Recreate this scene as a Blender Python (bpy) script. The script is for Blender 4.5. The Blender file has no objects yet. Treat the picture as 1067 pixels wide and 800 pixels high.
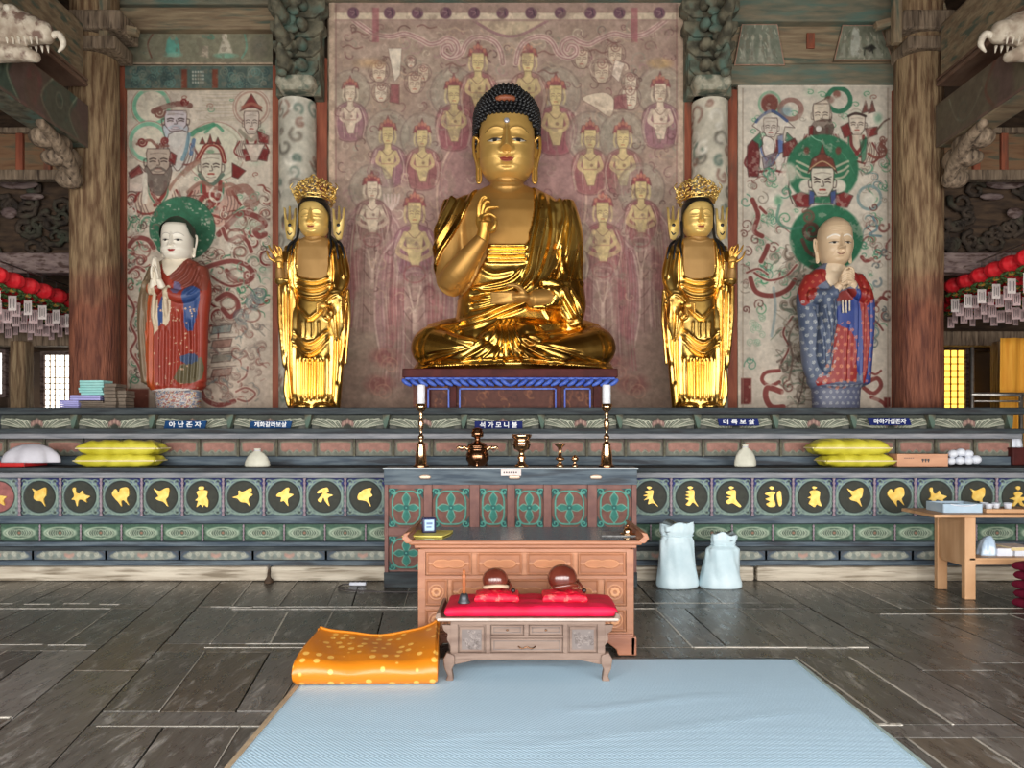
import bpy,bmesh,math,random
import numpy as np
from mathutils import Vector,Matrix
PI=math.pi
rnd=random.Random(7)
SC=bpy.context.scene
COL=SC.collection
FOC,HZ,CX,CAMZ=800.0,450.0,533.5,1.55
def P(px,py,Y):
 return((px-CX)*Y/FOC,Y,CAMZ+(HZ-py)*Y/FOC)
def PX(px,Y):return(px-CX)*Y/FOC
def PZ(py,Y):return CAMZ+(HZ-py)*Y/FOC
def lin(c):
 return tuple(((v/255)/12.92 if v/255<=0.04045 else((v/255+0.055)/1.055)**2.4)for v in c)
def nodes(name):
 m=bpy.data.materials.new(name);m.use_nodes=True
 nt=m.node_tree
 return m,nt,nt.nodes['Principled BSDF']
def mat(name,c1,c2=None,rough=0.6,metal=0.0,scale=8.0,stretch=(1,1,1),bump=0.0,bscale=None,detail=5.0,lo=0.35,hi=0.65,spec=0.5,rvar=0.0,coords='Object',c3=None,c3lo=0.6,c3hi=0.7,c3scale=3.0,sheen=0.0,coat=0.0):
 m,nt,b=nodes(name)
 b.inputs['Roughness'].default_value=rough
 b.inputs['Metallic'].default_value=metal
 b.inputs['Specular IOR Level'].default_value=spec
 if sheen:b.inputs['Sheen Weight'].default_value=sheen
 if coat:
  b.inputs['Coat Weight'].default_value=coat;b.inputs['Coat Roughness'].default_value=0.1
 L=nt.links
 tc=nt.nodes.new('ShaderNodeTexCoord');mp=nt.nodes.new('ShaderNodeMapping')
 mp.inputs['Scale'].default_value=stretch
 L.new(tc.outputs[coords],mp.inputs['Vector'])
 if c2 is None:
  b.inputs['Base Color'].default_value=(*lin(c1),1)
 else:
  n=nt.nodes.new('ShaderNodeTexNoise');n.inputs['Scale'].default_value=scale;n.inputs['Detail'].default_value=detail
  L.new(mp.outputs[0],n.inputs['Vector'])
  r=nt.nodes.new('ShaderNodeValToRGB')
  r.color_ramp.elements[0].position=lo;r.color_ramp.elements[0].color=(*lin(c1),1)
  r.color_ramp.elements[1].position=hi;r.color_ramp.elements[1].color=(*lin(c2),1)
  L.new(n.outputs['Fac'],r.inputs['Fac'])
  out=r.outputs['Color']
  if c3 is not None:
   n3=nt.nodes.new('ShaderNodeTexNoise');n3.inputs['Scale'].default_value=c3scale;n3.inputs['Detail'].default_value=6
   L.new(mp.outputs[0],n3.inputs['Vector'])
   mr=nt.nodes.new('ShaderNodeMapRange');mr.inputs[1].default_value=c3lo;mr.inputs[2].default_value=c3hi
   L.new(n3.outputs['Fac'],mr.inputs[0])
   mx=nt.nodes.new('ShaderNodeMixRGB');mx.inputs[2].default_value=(*lin(c3),1)
   L.new(mr.outputs[0],mx.inputs[0]);L.new(out,mx.inputs[1]);out=mx.outputs[0]
  L.new(out,b.inputs['Base Color'])
  if rvar:
   mr=nt.nodes.new('ShaderNodeMapRange');mr.inputs[3].default_value=rough-rvar;mr.inputs[4].default_value=rough+rvar
   L.new(n.outputs['Fac'],mr.inputs[0]);L.new(mr.outputs[0],b.inputs['Roughness'])
 if bump:
  n2=nt.nodes.new('ShaderNodeTexNoise');n2.inputs['Scale'].default_value=bscale or scale*2;n2.inputs['Detail'].default_value=4
  L.new(mp.outputs[0],n2.inputs['Vector'])
  bp=nt.nodes.new('ShaderNodeBump');bp.inputs['Strength'].default_value=bump;bp.inputs['Distance'].default_value=0.02
  L.new(n2.outputs['Fac'],bp.inputs['Height']);L.new(bp.outputs[0],b.inputs['Normal'])
 return m
def emat(name,c,strength):
 m,nt,b=nodes(name)
 b.inputs['Base Color'].default_value=(*lin(c),1)
 b.inputs['Emission Color'].default_value=(*lin(c),1);b.inputs['Emission Strength'].default_value=strength
 return m
def vmat(name,rough=0.75,var=0.25,scale=25.0,bump=0.15,bscale=60.0,spec=0.3,metal_attr=False,gold_rough=0.35,stretch=(1,1,1),dirt=0.0):
 m,nt,b=nodes(name);L=nt.links
 b.inputs['Roughness'].default_value=rough;b.inputs['Specular IOR Level'].default_value=spec
 at=nt.nodes.new('ShaderNodeAttribute');at.attribute_name='Col'
 tc=nt.nodes.new('ShaderNodeTexCoord');mp=nt.nodes.new('ShaderNodeMapping');mp.inputs['Scale'].default_value=stretch
 L.new(tc.outputs['Object'],mp.inputs[0])
 n=nt.nodes.new('ShaderNodeTexNoise');n.inputs['Scale'].default_value=scale;n.inputs['Detail'].default_value=6
 L.new(mp.outputs[0],n.inputs['Vector'])
 mr=nt.nodes.new('ShaderNodeMapRange');mr.inputs[1].default_value=0.3;mr.inputs[2].default_value=0.7
 mr.inputs[3].default_value=1-var;mr.inputs[4].default_value=1+var*0.6
 L.new(n.outputs['Fac'],mr.inputs[0])
 mx=nt.nodes.new('ShaderNodeVectorMath');mx.operation='SCALE'
 L.new(at.outputs['Color'],mx.inputs[0]);L.new(mr.outputs[0],mx.inputs['Scale'])
 L.new(mx.outputs[0],b.inputs['Base Color'])
 if metal_attr:
  L.new(at.outputs['Alpha'],b.inputs['Metallic'])
  m2=nt.nodes.new('ShaderNodeMapRange');m2.inputs[3].default_value=rough;m2.inputs[4].default_value=gold_rough
  L.new(at.outputs['Alpha'],m2.inputs[0]);L.new(m2.outputs[0],b.inputs['Roughness'])
 if bump:
  n2=nt.nodes.new('ShaderNodeTexNoise');n2.inputs['Scale'].default_value=bscale;n2.inputs['Detail'].default_value=3
  L.new(mp.outputs[0],n2.inputs['Vector'])
  bp=nt.nodes.new('ShaderNodeBump');bp.inputs['Strength'].default_value=bump;bp.inputs['Distance'].default_value=0.01
  L.new(n2.outputs['Fac'],bp.inputs['Height']);L.new(bp.outputs[0],b.inputs['Normal'])
 return m
def tag(o,label=None,cat=None,group=None,kind=None):
 if label:o['label']=label
 if cat:o['category']=cat
 if group:o['group']=group
 if kind:o['kind']=kind
 return o
def thing(name,label,cat,loc=(0,0,0),rz=0.0,group=None):
 o=bpy.data.objects.new(name,None);COL.objects.link(o);o.empty_display_size=0.1
 o.location=loc;o.rotation_euler=(0,0,rz)
 return tag(o,label,cat,group)
def mkmesh(name,V,F,m,parent=None,smooth=True,cols=None,loc=None,label=None,flat_angle=None):
 me=bpy.data.meshes.new(name)
 V=np.asarray(V,dtype=np.float32)
 if isinstance(F,np.ndarray):
  nf,k=F.shape
  me.vertices.add(len(V));me.vertices.foreach_set('co',V.ravel())
  me.loops.add(nf*k);me.loops.foreach_set('vertex_index',F.astype(np.int32).ravel())
  me.polygons.add(nf);me.polygons.foreach_set('loop_start',np.arange(0,nf*k,k,dtype=np.int32))
  me.update(calc_edges=True)
 else:
  me.from_pydata([tuple(map(float,v))for v in V],[],F)
 if cols is not None:
  ca=me.color_attributes.new('Col','FLOAT_COLOR','POINT')
  cols=np.asarray(cols,dtype=np.float32)
  if cols.shape[1]==3:cols=np.concatenate([cols,np.ones((len(cols),1),np.float32)],1)
  ca.data.foreach_set('color',cols.ravel())
 if smooth:me.polygons.foreach_set('use_smooth',np.ones(len(me.polygons),dtype=bool))
 me.validate();me.update()
 if m:me.materials.append(m)
 o=bpy.data.objects.new(name,me);COL.objects.link(o)
 if parent:o.parent=parent
 if loc:o.location=loc
 if label:o['label']=label
 return o
def copy_tree(o,parent=None):
 c=o.copy();COL.objects.link(c);c.parent=parent
 for ch in[x for x in bpy.data.objects if x.parent==o]:copy_tree(ch,c)
 return c
def kids(o):return[x for x in bpy.data.objects if x.parent==o]
class Proto:
 def __init__(s,root):
  s.root=root;s.tree=s._t(root);s.used=False
 def _t(s,o):return[(k,s._t(k))for k in kids(o)]
 def _c(s,t,par):
  for k,sub in t:
   c=k.copy();COL.objects.link(c);c.parent=par;s._c(sub,c)
 def place(s,loc,rz=0.0,label=None,scale=None,group=None):
  if not s.used:r=s.root;s.used=True
  else:
   r=s.root.copy();COL.objects.link(r);s._c(s.tree,r)
  r.location=loc;r.rotation_euler=(0,0,rz)
  if scale:r.scale=scale if hasattr(scale,'__len__')else(scale,)*3
  if label:r['label']=label
  if group:r['group']=group
  return r
def crom(pts,n=6,closed=False):
 p=[np.array(q,float)for q in pts]
 if len(p)<3 and not closed:
  return np.array([p[0]+(p[1]-p[0])*t for t in np.linspace(0,1,n+1)])
 N=len(p);out=[]
 for i in range(N if closed else N-1):
  if closed:a,b,c,d=p[(i-1)%N],p[i],p[(i+1)%N],p[(i+2)%N]
  else:a,b,c,d=p[max(i-1,0)],p[i],p[i+1],p[min(i+2,N-1)]
  for k in range(n):
   t=k/n
   out.append(0.5*((2*b)+(-a+c)*t+(2*a-5*b+4*c-d)*t*t+(-a+3*b-3*c+d)*t**3))
 if not closed:out.append(p[-1])
 return np.array(out)
class MB:
 def __init__(s):s.v=[];s.f=[]
 def add(s,V,F):
  b=len(s.v);s.v+=[tuple(map(float,v))for v in V];s.f+=[tuple(int(i)+b for i in f)for f in F];return s
 def box(s,x0,x1,y0,y1,z0,z1):
  V=[(x0,y0,z0),(x1,y0,z0),(x1,y1,z0),(x0,y1,z0),(x0,y0,z1),(x1,y0,z1),(x1,y1,z1),(x0,y1,z1)]
  return s.add(V,[(0,3,2,1),(4,5,6,7),(0,1,5,4),(1,2,6,5),(2,3,7,6),(3,0,4,7)])
 def cbox(s,c,size,rot=None):
  x,y,z=[q/2 for q in size]
  V=[Vector(q)for q in[(-x,-y,-z),(x,-y,-z),(x,y,-z),(-x,y,-z),(-x,-y,z),(x,-y,z),(x,y,z),(-x,y,z)]]
  if rot is not None:V=[rot@q for q in V]
  return s.add([q+Vector(c)for q in V],[(0,3,2,1),(4,5,6,7),(0,1,5,4),(1,2,6,5),(2,3,7,6),(3,0,4,7)])
 def tube(s,pts,r,n=10,sub=0,cap=True,flat=1.0,up=None):
  pts=np.array(pts,float)
  rr=np.array(r if hasattr(r,'__len__')else[r]*len(pts),float)
  if len(rr)!=len(pts):rr=np.interp(np.linspace(0,1,len(pts)),np.linspace(0,1,len(rr)),rr)
  if sub:
   q=crom(np.concatenate([pts,rr[:,None]],1),sub);pts,rr=q[:,:3],np.maximum(q[:,3],1e-4)
  V=[];N=len(pts)
  t=np.gradient(pts,axis=0);t/=np.linalg.norm(t,axis=1)[:,None]+1e-9
  ref=np.array(up if up is not None else((0,0,1)if abs(t[0][2])<0.9 else(1,0,0)),float)
  for i in range(N):
   a=ref-t[i]*ref.dot(t[i]);a/=np.linalg.norm(a)+1e-9
   b=np.cross(t[i],a);ref=a if up is None else ref
   for k in range(n):
    th=2*PI*k/n
    V.append(pts[i]+rr[i]*(a*math.cos(th)*flat+b*math.sin(th)))
  F=[(i*n+k,i*n+(k+1)%n,(i+1)*n+(k+1)%n,(i+1)*n+k)for i in range(N-1)for k in range(n)]
  if cap:
   V+=[pts[0]-t[0]*rr[0]*0.6,pts[-1]+t[-1]*rr[-1]*0.6]
   c0,c1=len(V)-2,len(V)-1
   F+=[(c0,(k+1)%n,k)for k in range(n)]+[(c1,(N-1)*n+k,(N-1)*n+(k+1)%n)for k in range(n)]
  return s.add(V,F)
 def lathe(s,prof,n=24,c=(0,0,0),axis='z',a0=0.0,a1=2*PI):
  V=[];m=len(prof)
  for r,z in prof:
   for k in range(n):
    th=2*PI*k/n
    p=(r*math.cos(th),r*math.sin(th),z)
    if axis=='y':p=(p[0],-p[2],p[1])
    if axis=='x':p=(p[2],p[0],p[1])
    V.append((p[0]+c[0],p[1]+c[1],p[2]+c[2]))
  F=[(i*n+k,i*n+(k+1)%n,(i+1)*n+(k+1)%n,(i+1)*n+k)for i in range(m-1)for k in range(n)]
  F.append(tuple(range(n))[::-1]);F.append(tuple((m-1)*n+k for k in range(n)))
  return s.add(V,F)
 def ell(s,c,r,nu=20,nv=12,rot=None):
  V=[]
  for j in range(nv+1):
   ph=PI*j/nv
   for i in range(nu):
    th=2*PI*i/nu
    v=Vector((r[0]*math.sin(ph)*math.cos(th),r[1]*math.sin(ph)*math.sin(th),r[2]*math.cos(ph)))
    if rot is not None:v=rot@v
    V.append((v[0]+c[0],v[1]+c[1],v[2]+c[2]))
  F=[(j*nu+i,(j+1)*nu+i,(j+1)*nu+(i+1)%nu,j*nu+(i+1)%nu)for j in range(nv)for i in range(nu)]
  return s.add(V,F)
 def loft(s,secs,n=40,power=2.4):
  V=[]
  for cx,cy,cz,rx,ry in secs:
   for k in range(n):
    th=2*PI*k/n;c,q=math.cos(th),math.sin(th)
    V.append((cx+rx*math.copysign(abs(c)**(2/power),c),cy+ry*math.copysign(abs(q)**(2/power),q),cz))
  m=len(secs)
  F=[(i*n+k,i*n+(k+1)%n,(i+1)*n+(k+1)%n,(i+1)*n+k)for i in range(m-1)for k in range(n)]
  F.append(tuple(range(n))[::-1]);F.append(tuple((m-1)*n+k for k in range(n)))
  return s.add(V,F)
 def prism(s,poly,y0,y1,plane='xz'):
  n=len(poly);V=[]
  for d in(y0,y1):
   for a,b in poly:
    V.append((a,d,b)if plane=='xz' else((a,b,d)if plane=='xy' else(d,a,b)))
  F=[tuple(range(n)),tuple(range(2*n-1,n-1,-1))]
  F+=[(k,n+k,n+(k+1)%n,(k+1)%n)for k in range(n)]
  return s.add(V,F)
 def build(s,name,m,parent=None,smooth=False,bev=0.0,label=None,loc=None,seg=2,sub=0):
  o=mkmesh(name,s.v,s.f,m,parent,smooth,label=label,loc=loc)
  bm=bmesh.new();bm.from_mesh(o.data);bmesh.ops.recalc_face_normals(bm,faces=bm.faces);bm.to_mesh(o.data);bm.free()
  if bev:
   md=o.modifiers.new('bev','BEVEL');md.width=bev;md.segments=seg;md.limit_method='ANGLE';md.angle_limit=0.7
   md.harden_normals=False
  if sub:
   md=o.modifiers.new('sub','SUBSURF');md.levels=sub;md.render_levels=sub
  return o
def structure(o):o['kind']='structure';return o
def vnoise(h,w,cell,seed):
 r=np.random.RandomState(seed);gh,gw=int(h/cell)+3,int(w/cell)+3
 g=r.rand(gh,gw);y=np.arange(h)/cell;x=np.arange(w)/cell
 yi,xi=y.astype(int),x.astype(int);fy,fx=y-yi,x-xi
 fy=(fy*fy*(3-2*fy))[:,None];fx=(fx*fx*(3-2*fx))[None]
 a=g[np.ix_(yi,xi)];b=g[np.ix_(yi,xi+1)];c=g[np.ix_(yi+1,xi)];d=g[np.ix_(yi+1,xi+1)]
 return a*(1-fy)*(1-fx)+b*(1-fy)*fx+c*fy*(1-fx)+d*fy*fx
def fbm(h,w,cell,seed,octs=4):
 s=0;a=1;t=0
 for o in range(octs):
  s=s+a*vnoise(h,w,max(cell/2**o,1.01),seed+o);t+=a;a*=0.55
 return s/t
class Canvas:
 def __init__(s,x0,y0,x1,y1,res,base):
  s.x0,s.y0,s.x1,s.y1=x0,y0,x1,y1
  s.w=int((x1-x0)*res)+1;s.h=int((y1-y0)*res)+1;s.res=res
  s.C=np.ones((s.h,s.w,3))*np.array(base,float);s.H=np.zeros((s.h,s.w));s.hm=0.0
  s.gx=np.linspace(x0,x1,s.w);s.gy=np.linspace(y0,y1,s.h);s.ol=None
 def _win(s,P_,pad):
  a=np.searchsorted(s.gx,P_[:,0].min()-pad);b=np.searchsorted(s.gx,P_[:,0].max()+pad)
  c=np.searchsorted(s.gy,P_[:,1].min()-pad);d=np.searchsorted(s.gy,P_[:,1].max()+pad)
  if b-a<1 or d-c<1:return None
  X,Y=np.meshgrid(s.gx[a:b],s.gy[c:d]);return(slice(c,d),slice(a,b),X,Y)
 @staticmethod
 def _dist(X,Y,P_,closed):
  D=np.full(X.shape,1e9);T=np.zeros(X.shape);n=len(P_);m=n if closed else n-1
  for i in range(m):
   a,b=P_[i],P_[(i+1)%n];v=b-a;L=v.dot(v)+1e-12
   t=np.clip(((X-a[0])*v[0]+(Y-a[1])*v[1])/L,0,1)
   d=np.hypot(X-a[0]-t*v[0],Y-a[1]-t*v[1])
   k=d<D;D=np.where(k,d,D);T=np.where(k,(i+t)/max(m,1),T)
  return D,T
 @staticmethod
 def _inside(X,Y,P_):
  ins=np.zeros(X.shape,bool);n=len(P_)
  for i in range(n):
   a,b=P_[i],P_[(i+1)%n]
   if a[1]==b[1]:continue
   c=((a[1]>Y)!=(b[1]>Y))&(X<(b[0]-a[0])*(Y-a[1])/(b[1]-a[1])+a[0])
   ins^=c
  return ins
 def _put(s,wy,wx,M,col,h):
  if col is not None:s.C[wy,wx]=s.C[wy,wx]*(1-M[...,None])+np.array(col,float)*M[...,None]
  if h:s.H[wy,wx]=np.maximum(s.H[wy,wx],h*M)if h>0 else np.minimum(s.H[wy,wx],h*M)
 def fill(s,poly,col,a=1.0,soft=0.5,h=0.0,smooth=0):
  Q=crom(poly,smooth,True)if smooth else np.array(poly,float)
  w=s._win(Q,soft+1)
  if w is None:return s
  D,_=s._dist(w[2],w[3],Q,True);I=s._inside(w[2],w[3],Q)
  sd=np.where(I,D,-D);M=np.clip(sd/max(soft,1e-6)*0.5+0.5,0,1)*a
  s._put(w[0],w[1],M,col,h)
  if s.ol and a>.6:s.line(np.vstack([Q,Q[:1]]),s.ol[1],s.ol[0],s.ol[2],.5,smooth=0)
  return s
 def ell(s,cx,cy,rx,ry,col,a=1.0,soft=0.5,h=0.0):
  w=s._win(np.array([[cx-rx,cy-ry],[cx+rx,cy+ry]]),soft+1)
  if w is None:return s
  d=(np.hypot((w[2]-cx)/rx,(w[3]-cy)/ry)-1)*min(rx,ry)
  s._put(w[0],w[1],np.clip(0.5-d/max(soft,1e-6)*0.5,0,1)*a,col,h);return s
 def ring(s,cx,cy,rx,ry,wd,col,a=1.0,soft=0.5,h=0.0):
  w=s._win(np.array([[cx-rx,cy-ry],[cx+rx,cy+ry]]),wd+soft+1)
  if w is None:return s
  d=np.abs((np.hypot((w[2]-cx)/rx,(w[3]-cy)/ry)-1)*min(rx,ry))-wd/2
  s._put(w[0],w[1],np.clip(0.5-d/max(soft,1e-6)*0.5,0,1)*a,col,h);return s
 def line(s,pts,wd,col,a=1.0,soft=0.5,h=0.0,smooth=5,taper=0.0):
  Q=crom(pts,smooth)if smooth and len(pts)>2 else np.array(pts,float)
  w=s._win(Q,wd+soft+1)
  if w is None:return s
  D,T=s._dist(w[2],w[3],Q,False)
  W=wd/2*(1-taper*np.abs(2*T-1)**2)
  s._put(w[0],w[1],np.clip(0.5-(D-W)/max(soft,1e-6)*0.5,0,1)*a,col,h);return s
 def age(s,seed,amt=0.15,cell=12,tint=None,thr=0.6,ta=0.6,tcell=10):
  n=fbm(s.h,s.w,cell*s.res,seed)[...,None];s.C*=(1+(n-0.5)*2*amt)
  if tint is not None:
   m=np.clip((fbm(s.h,s.w,tcell*s.res,seed+50,5)-thr)/0.07,0,1)[...,None]*ta
   s.C=s.C*(1-m)+np.array(tint,float)*m
  return s
 def mesh(s,name,m,fx,fy,fz,parent=None,label=None,loc=None):
  X,Y=np.meshgrid(s.gx,s.gy)
  V=np.stack([fx(X,Y)+0*X,fy(s.H)+0*X,fz(X,Y)+0*X],-1).reshape(-1,3)
  i=np.arange(s.h*s.w).reshape(s.h,s.w)
  F=np.stack([i[:-1,:-1],i[1:,:-1],i[1:,1:],i[:-1,1:]],-1).reshape(-1,4)
  c=np.clip(s.C,0,255).reshape(-1,3)/255;c=np.where(c<=0.04045,c/12.92,((c+0.055)/1.055)**2.4)
  return mkmesh(name,V,F,m,parent,True,cols=c,label=label,loc=loc)
def sculpt(mb,voxel,smooth=2,planar=False):
 me=bpy.data.meshes.new('tmp');me.from_pydata(mb.v,[],mb.f)
 bm=bmesh.new();bm.from_mesh(me);bmesh.ops.recalc_face_normals(bm,faces=bm.faces);bm.to_mesh(me);bm.free()
 o=bpy.data.objects.new('tmp',me);COL.objects.link(o)
 md=o.modifiers.new('r','REMESH');md.mode='VOXEL';md.voxel_size=voxel;md.adaptivity=0
 dg=bpy.context.evaluated_depsgraph_get();e=o.evaluated_get(dg);em=e.to_mesh()
 V=np.empty(len(em.vertices)*3);em.vertices.foreach_get('co',V);V=V.reshape(-1,3)
 F=np.empty(len(em.loops),dtype=np.int32);em.loops.foreach_get('vertex_index',F)
 n=np.empty(len(em.polygons),dtype=np.int32);em.polygons.foreach_get('loop_total',n)
 assert(n==4).all()
 F=F.reshape(-1,4);e.to_mesh_clear()
 bpy.data.objects.remove(o);bpy.data.meshes.remove(me)
 return relax(V,F,smooth),F
def relax(V,F,it,k=0.6):
 if not it:return V
 E=np.concatenate([F[:,[0,1]],F[:,[1,2]],F[:,[2,3]],F[:,[3,0]]])
 cnt=np.bincount(E.ravel(),minlength=len(V)).astype(float)[:,None]+1e-9
 for _ in range(it):
  S=np.zeros_like(V)
  for a in range(3):
   S[:,a]=np.bincount(E[:,0],V[E[:,1],a],len(V))+np.bincount(E[:,1],V[E[:,0],a],len(V))
  V=V+(S/cnt-V)*k
 return V
def vnormals(V,F):
 n=np.cross(V[F[:,2]]-V[F[:,0]],V[F[:,3]]-V[F[:,1]]);N=np.zeros_like(V)
 for k in range(4):
  for a in range(3):N[:,a]+=np.bincount(F[:,k],n[:,a],len(V))
 return N/(np.linalg.norm(N,axis=1)[:,None]+1e-12)
def folds(V,F,lines,face=True):
 N=vnormals(V,F);D=np.zeros(len(V));A=V[:,0];B=-V[:,2]
 wf=np.clip(-N[:,1]*1.6+0.2,0,1)if face else np.ones(len(V))
 for pts,wd,amp in lines:
  Q=crom(pts,5)if len(pts)>2 else np.array(pts,float)
  pad=wd*2.5
  idx=np.nonzero((A>Q[:,0].min()-pad)&(A<Q[:,0].max()+pad)&(B>Q[:,1].min()-pad)&(B<Q[:,1].max()+pad)&(wf>0))[0]
  if len(idx)==0:continue
  d,t=Canvas._dist(A[idx],B[idx],Q,False)
  end=np.clip(np.minimum(t,1-t)*8+0.15,0,1)
  D[idx]+=amp*np.exp(-(d/wd)**2)*wf[idx]*end
 return V+N*D[:,None]
def inpoly(V,poly,smooth=0):
 Q=crom(poly,smooth,True)if smooth else np.array(poly,float)
 return Canvas._inside(V[:,0],-V[:,2],Q)
def submesh(V,F,fm,extra=None):
 F2=F[fm];u,inv=np.unique(F2.ravel(),return_inverse=True)
 return V[u],inv.reshape(-1,4),(None if extra is None else extra[u])
def L3(c):
 c=np.asarray(c,float)/255;return np.where(c<=0.04045,c/12.92,((c+0.055)/1.055)**2.4)
EXPOSURE=0.12
SKY=2.4
DAYP=300
DOORH=3.6
GLOW=3.0
BAYS=[(-8.6,-5.4),(-4.9,-1.9),(-1.5,1.5),(1.9,4.9),(5.4,8.6)]
M={}
M['wood_old']=mat('aged_timber',(98,82,66),(150,130,108),0.8,scale=3,stretch=(6,6,0.7),bump=0.5,bscale=8,c3=(60,46,36),c3lo=0.52,c3hi=0.7,c3scale=4)
M['pillar_wood']=mat('pillar_wood',(120,94,68),(172,148,114),0.8,scale=4,stretch=(5,5,0.5),bump=0.7,bscale=10,c3=(82,56,38),c3lo=0.5,c3hi=0.72,c3scale=5)
M['beam_paint']=mat('worn_green_beam_paint',(92,98,84),(132,120,98),0.8,scale=3,stretch=(0.8,2,4),bump=0.4,c3=(90,112,100),c3lo=0.5,c3hi=0.65,c3scale=2)
M['beam_brown']=mat('bare_brown_beam',(118,98,76),(150,132,104),0.8,scale=3,stretch=(0.7,2,6),bump=0.4,c3=(84,92,78),c3lo=0.52,c3hi=0.64,c3scale=2)
M['dark_wood']=mat('dark_timber',(52,38,28),(86,66,48),0.8,scale=4,stretch=(1,1,4),bump=0.4)
M['rust']=mat('rust_red_post',(122,60,40),(152,84,58),0.75,scale=4,stretch=(3,3,0.5),bump=0.3,c3=(96,70,54),c3lo=0.55,c3hi=0.7)
M['slab_dark']=mat('altar_blue_grey_paint',(44,50,54),(70,76,78),0.7,spec=.2,scale=5,stretch=(0.5,3,5),bump=0.25,rvar=0.1,c3=(50,50,52),c3lo=0.5,c3hi=0.66,c3scale=4)
M['slab_blue']=mat('altar_slate_blue_paint',(62,74,86),(98,110,118),0.65,spec=.25,scale=5,stretch=(0.5,3,5),bump=0.25,c3=(58,62,68),c3lo=0.52,c3hi=0.66,c3scale=3)
M['slab_light']=mat('altar_worn_edge',(104,108,114),(140,140,144),0.6,spec=.3,scale=6,stretch=(0.5,3,5),bump=0.2)
M['navy']=mat('navy_paint',(40,44,92),(58,62,112),0.6,scale=6,bump=0.2)
M['post_pink']=mat('altar_post_paint',(124,104,116),(158,142,150),0.6,scale=30,bump=0.3)
M['sill']=mat('weathered_sill',(168,156,138),(204,194,176),0.85,scale=2.5,stretch=(0.6,2,8),bump=0.4,c3=(128,116,98),c3lo=0.52,c3hi=0.66)
M['door_wood']=mat('door_wood',(84,62,46),(112,86,64),0.7,scale=5,stretch=(3,3,0.6),bump=0.3)
M['earth']=mat('courtyard_gravel',(196,188,172),(216,208,194),0.9,scale=3)
M['dark_wall']=mat('smoked_plaster',(60,46,36),(84,66,52),0.9,scale=1.5,bump=0.3)
M['paint']=vmat('mural_pigment',0.85,var=0.14,scale=14,bump=0.12,bscale=40)
M['paint_rel']=vmat('painted_carving',0.7,var=0.22,scale=18,bump=0.1,bscale=70,spec=0.4)
cam=bpy.data.cameras.new('camera');co=bpy.data.objects.new('camera',cam);COL.objects.link(co)
co.location=(0,0,CAMZ);co.rotation_euler=(PI/2,0,0)
cam.sensor_width=36;cam.lens=36*FOC/1067;cam.shift_y=(HZ-400)/1067;cam.clip_end=200
SC.camera=co
SC.view_settings.view_transform='Standard';SC.view_settings.look='None'
SC.view_settings.gamma=1;SC.view_settings.use_curve_mapping=False
SC.view_settings.exposure=EXPOSURE
SC.cycles.use_denoising=True
SC.cycles.max_bounces=8;SC.cycles.diffuse_bounces=5;SC.cycles.glossy_bounces=4
SC.cycles.sample_clamp_indirect=6
w=bpy.data.worlds.new('daylight');SC.world=w;w.use_nodes=True
nt=w.node_tree;bg=nt.nodes['Background']
tcn=nt.nodes.new('ShaderNodeTexCoord');sp=nt.nodes.new('ShaderNodeSeparateXYZ');rp=nt.nodes.new('ShaderNodeValToRGB')
nt.links.new(tcn.outputs['Generated'],sp.inputs[0]);nt.links.new(sp.outputs['Z'],rp.inputs['Fac'])
rp.color_ramp.elements[0].position=0.0;rp.color_ramp.elements[0].color=(1.0,0.97,0.93,1)
rp.color_ramp.elements[1].position=0.5;rp.color_ramp.elements[1].color=(0.72,0.84,1.0,1)
nt.links.new(rp.outputs[0],bg.inputs['Color']);bg.inputs['Strength'].default_value=SKY
FY=-1.6
def area(name,x,y,z,sx,sz,power,rot,col=(1,1,1),portal=False,spread=None):
 l=bpy.data.lights.new(name,'AREA');l.shape='RECTANGLE';l.size=sx;l.size_y=sz;l.energy=power;l.color=col
 if portal:l.cycles.is_portal=True
 o=bpy.data.objects.new(name,l);COL.objects.link(o);o.location=(x,y,z);o.rotation_euler=rot
 return o
for i,(x0,x1)in enumerate(BAYS):
 area('doorway_portal',(x0+x1)/2,FY-0.05,DOORH/2,x1-x0,DOORH,1,(PI/2,0,0),portal=True)
 area('doorway_daylight',(x0+x1)/2,FY-0.1,DOORH/2+0.1,(x1-x0)*0.96,DOORH*0.92,DAYP,(PI/2+0.02,0,0),col=(1.0,0.97,0.93))
XW,YB,ZC=9.6,14.6,9.2
b=MB().box(-XW,XW,YB,YB+0.3,0,ZC);structure(b.build('wall_back',M['dark_wall']))
def front_wall():
 b=MB();xs=[-XW]+[v for p in BAYS for v in p]+[XW]
 for i in range(0,len(xs),2):b.box(xs[i],xs[i+1],FY-0.2,FY+0.1,0,DOORH)
 b.box(-XW,XW,FY-0.2,FY+0.1,DOORH,ZC);return b
structure(front_wall().build('wall_front',M['dark_wall']))
structure(MB().box(-XW-.3,-XW,FY,YB,0,ZC).build('wall_left',M['dark_wall']))
structure(MB().box(XW,XW+.3,FY,YB,0,ZC).build('wall_right',M['dark_wall']))
structure(MB().box(-XW,XW,FY,YB,ZC,ZC+.3).build('ceiling',M['dark_wood']))
structure(MB().box(-60,60,-80,FY-.2,-0.7,-0.6).build('ground',M['earth']))
YW=10.5
structure(MB().box(-5.6,5.6,YW+.02,YW+.3,0,ZC).build('wall_center',M['dark_wall']))
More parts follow.
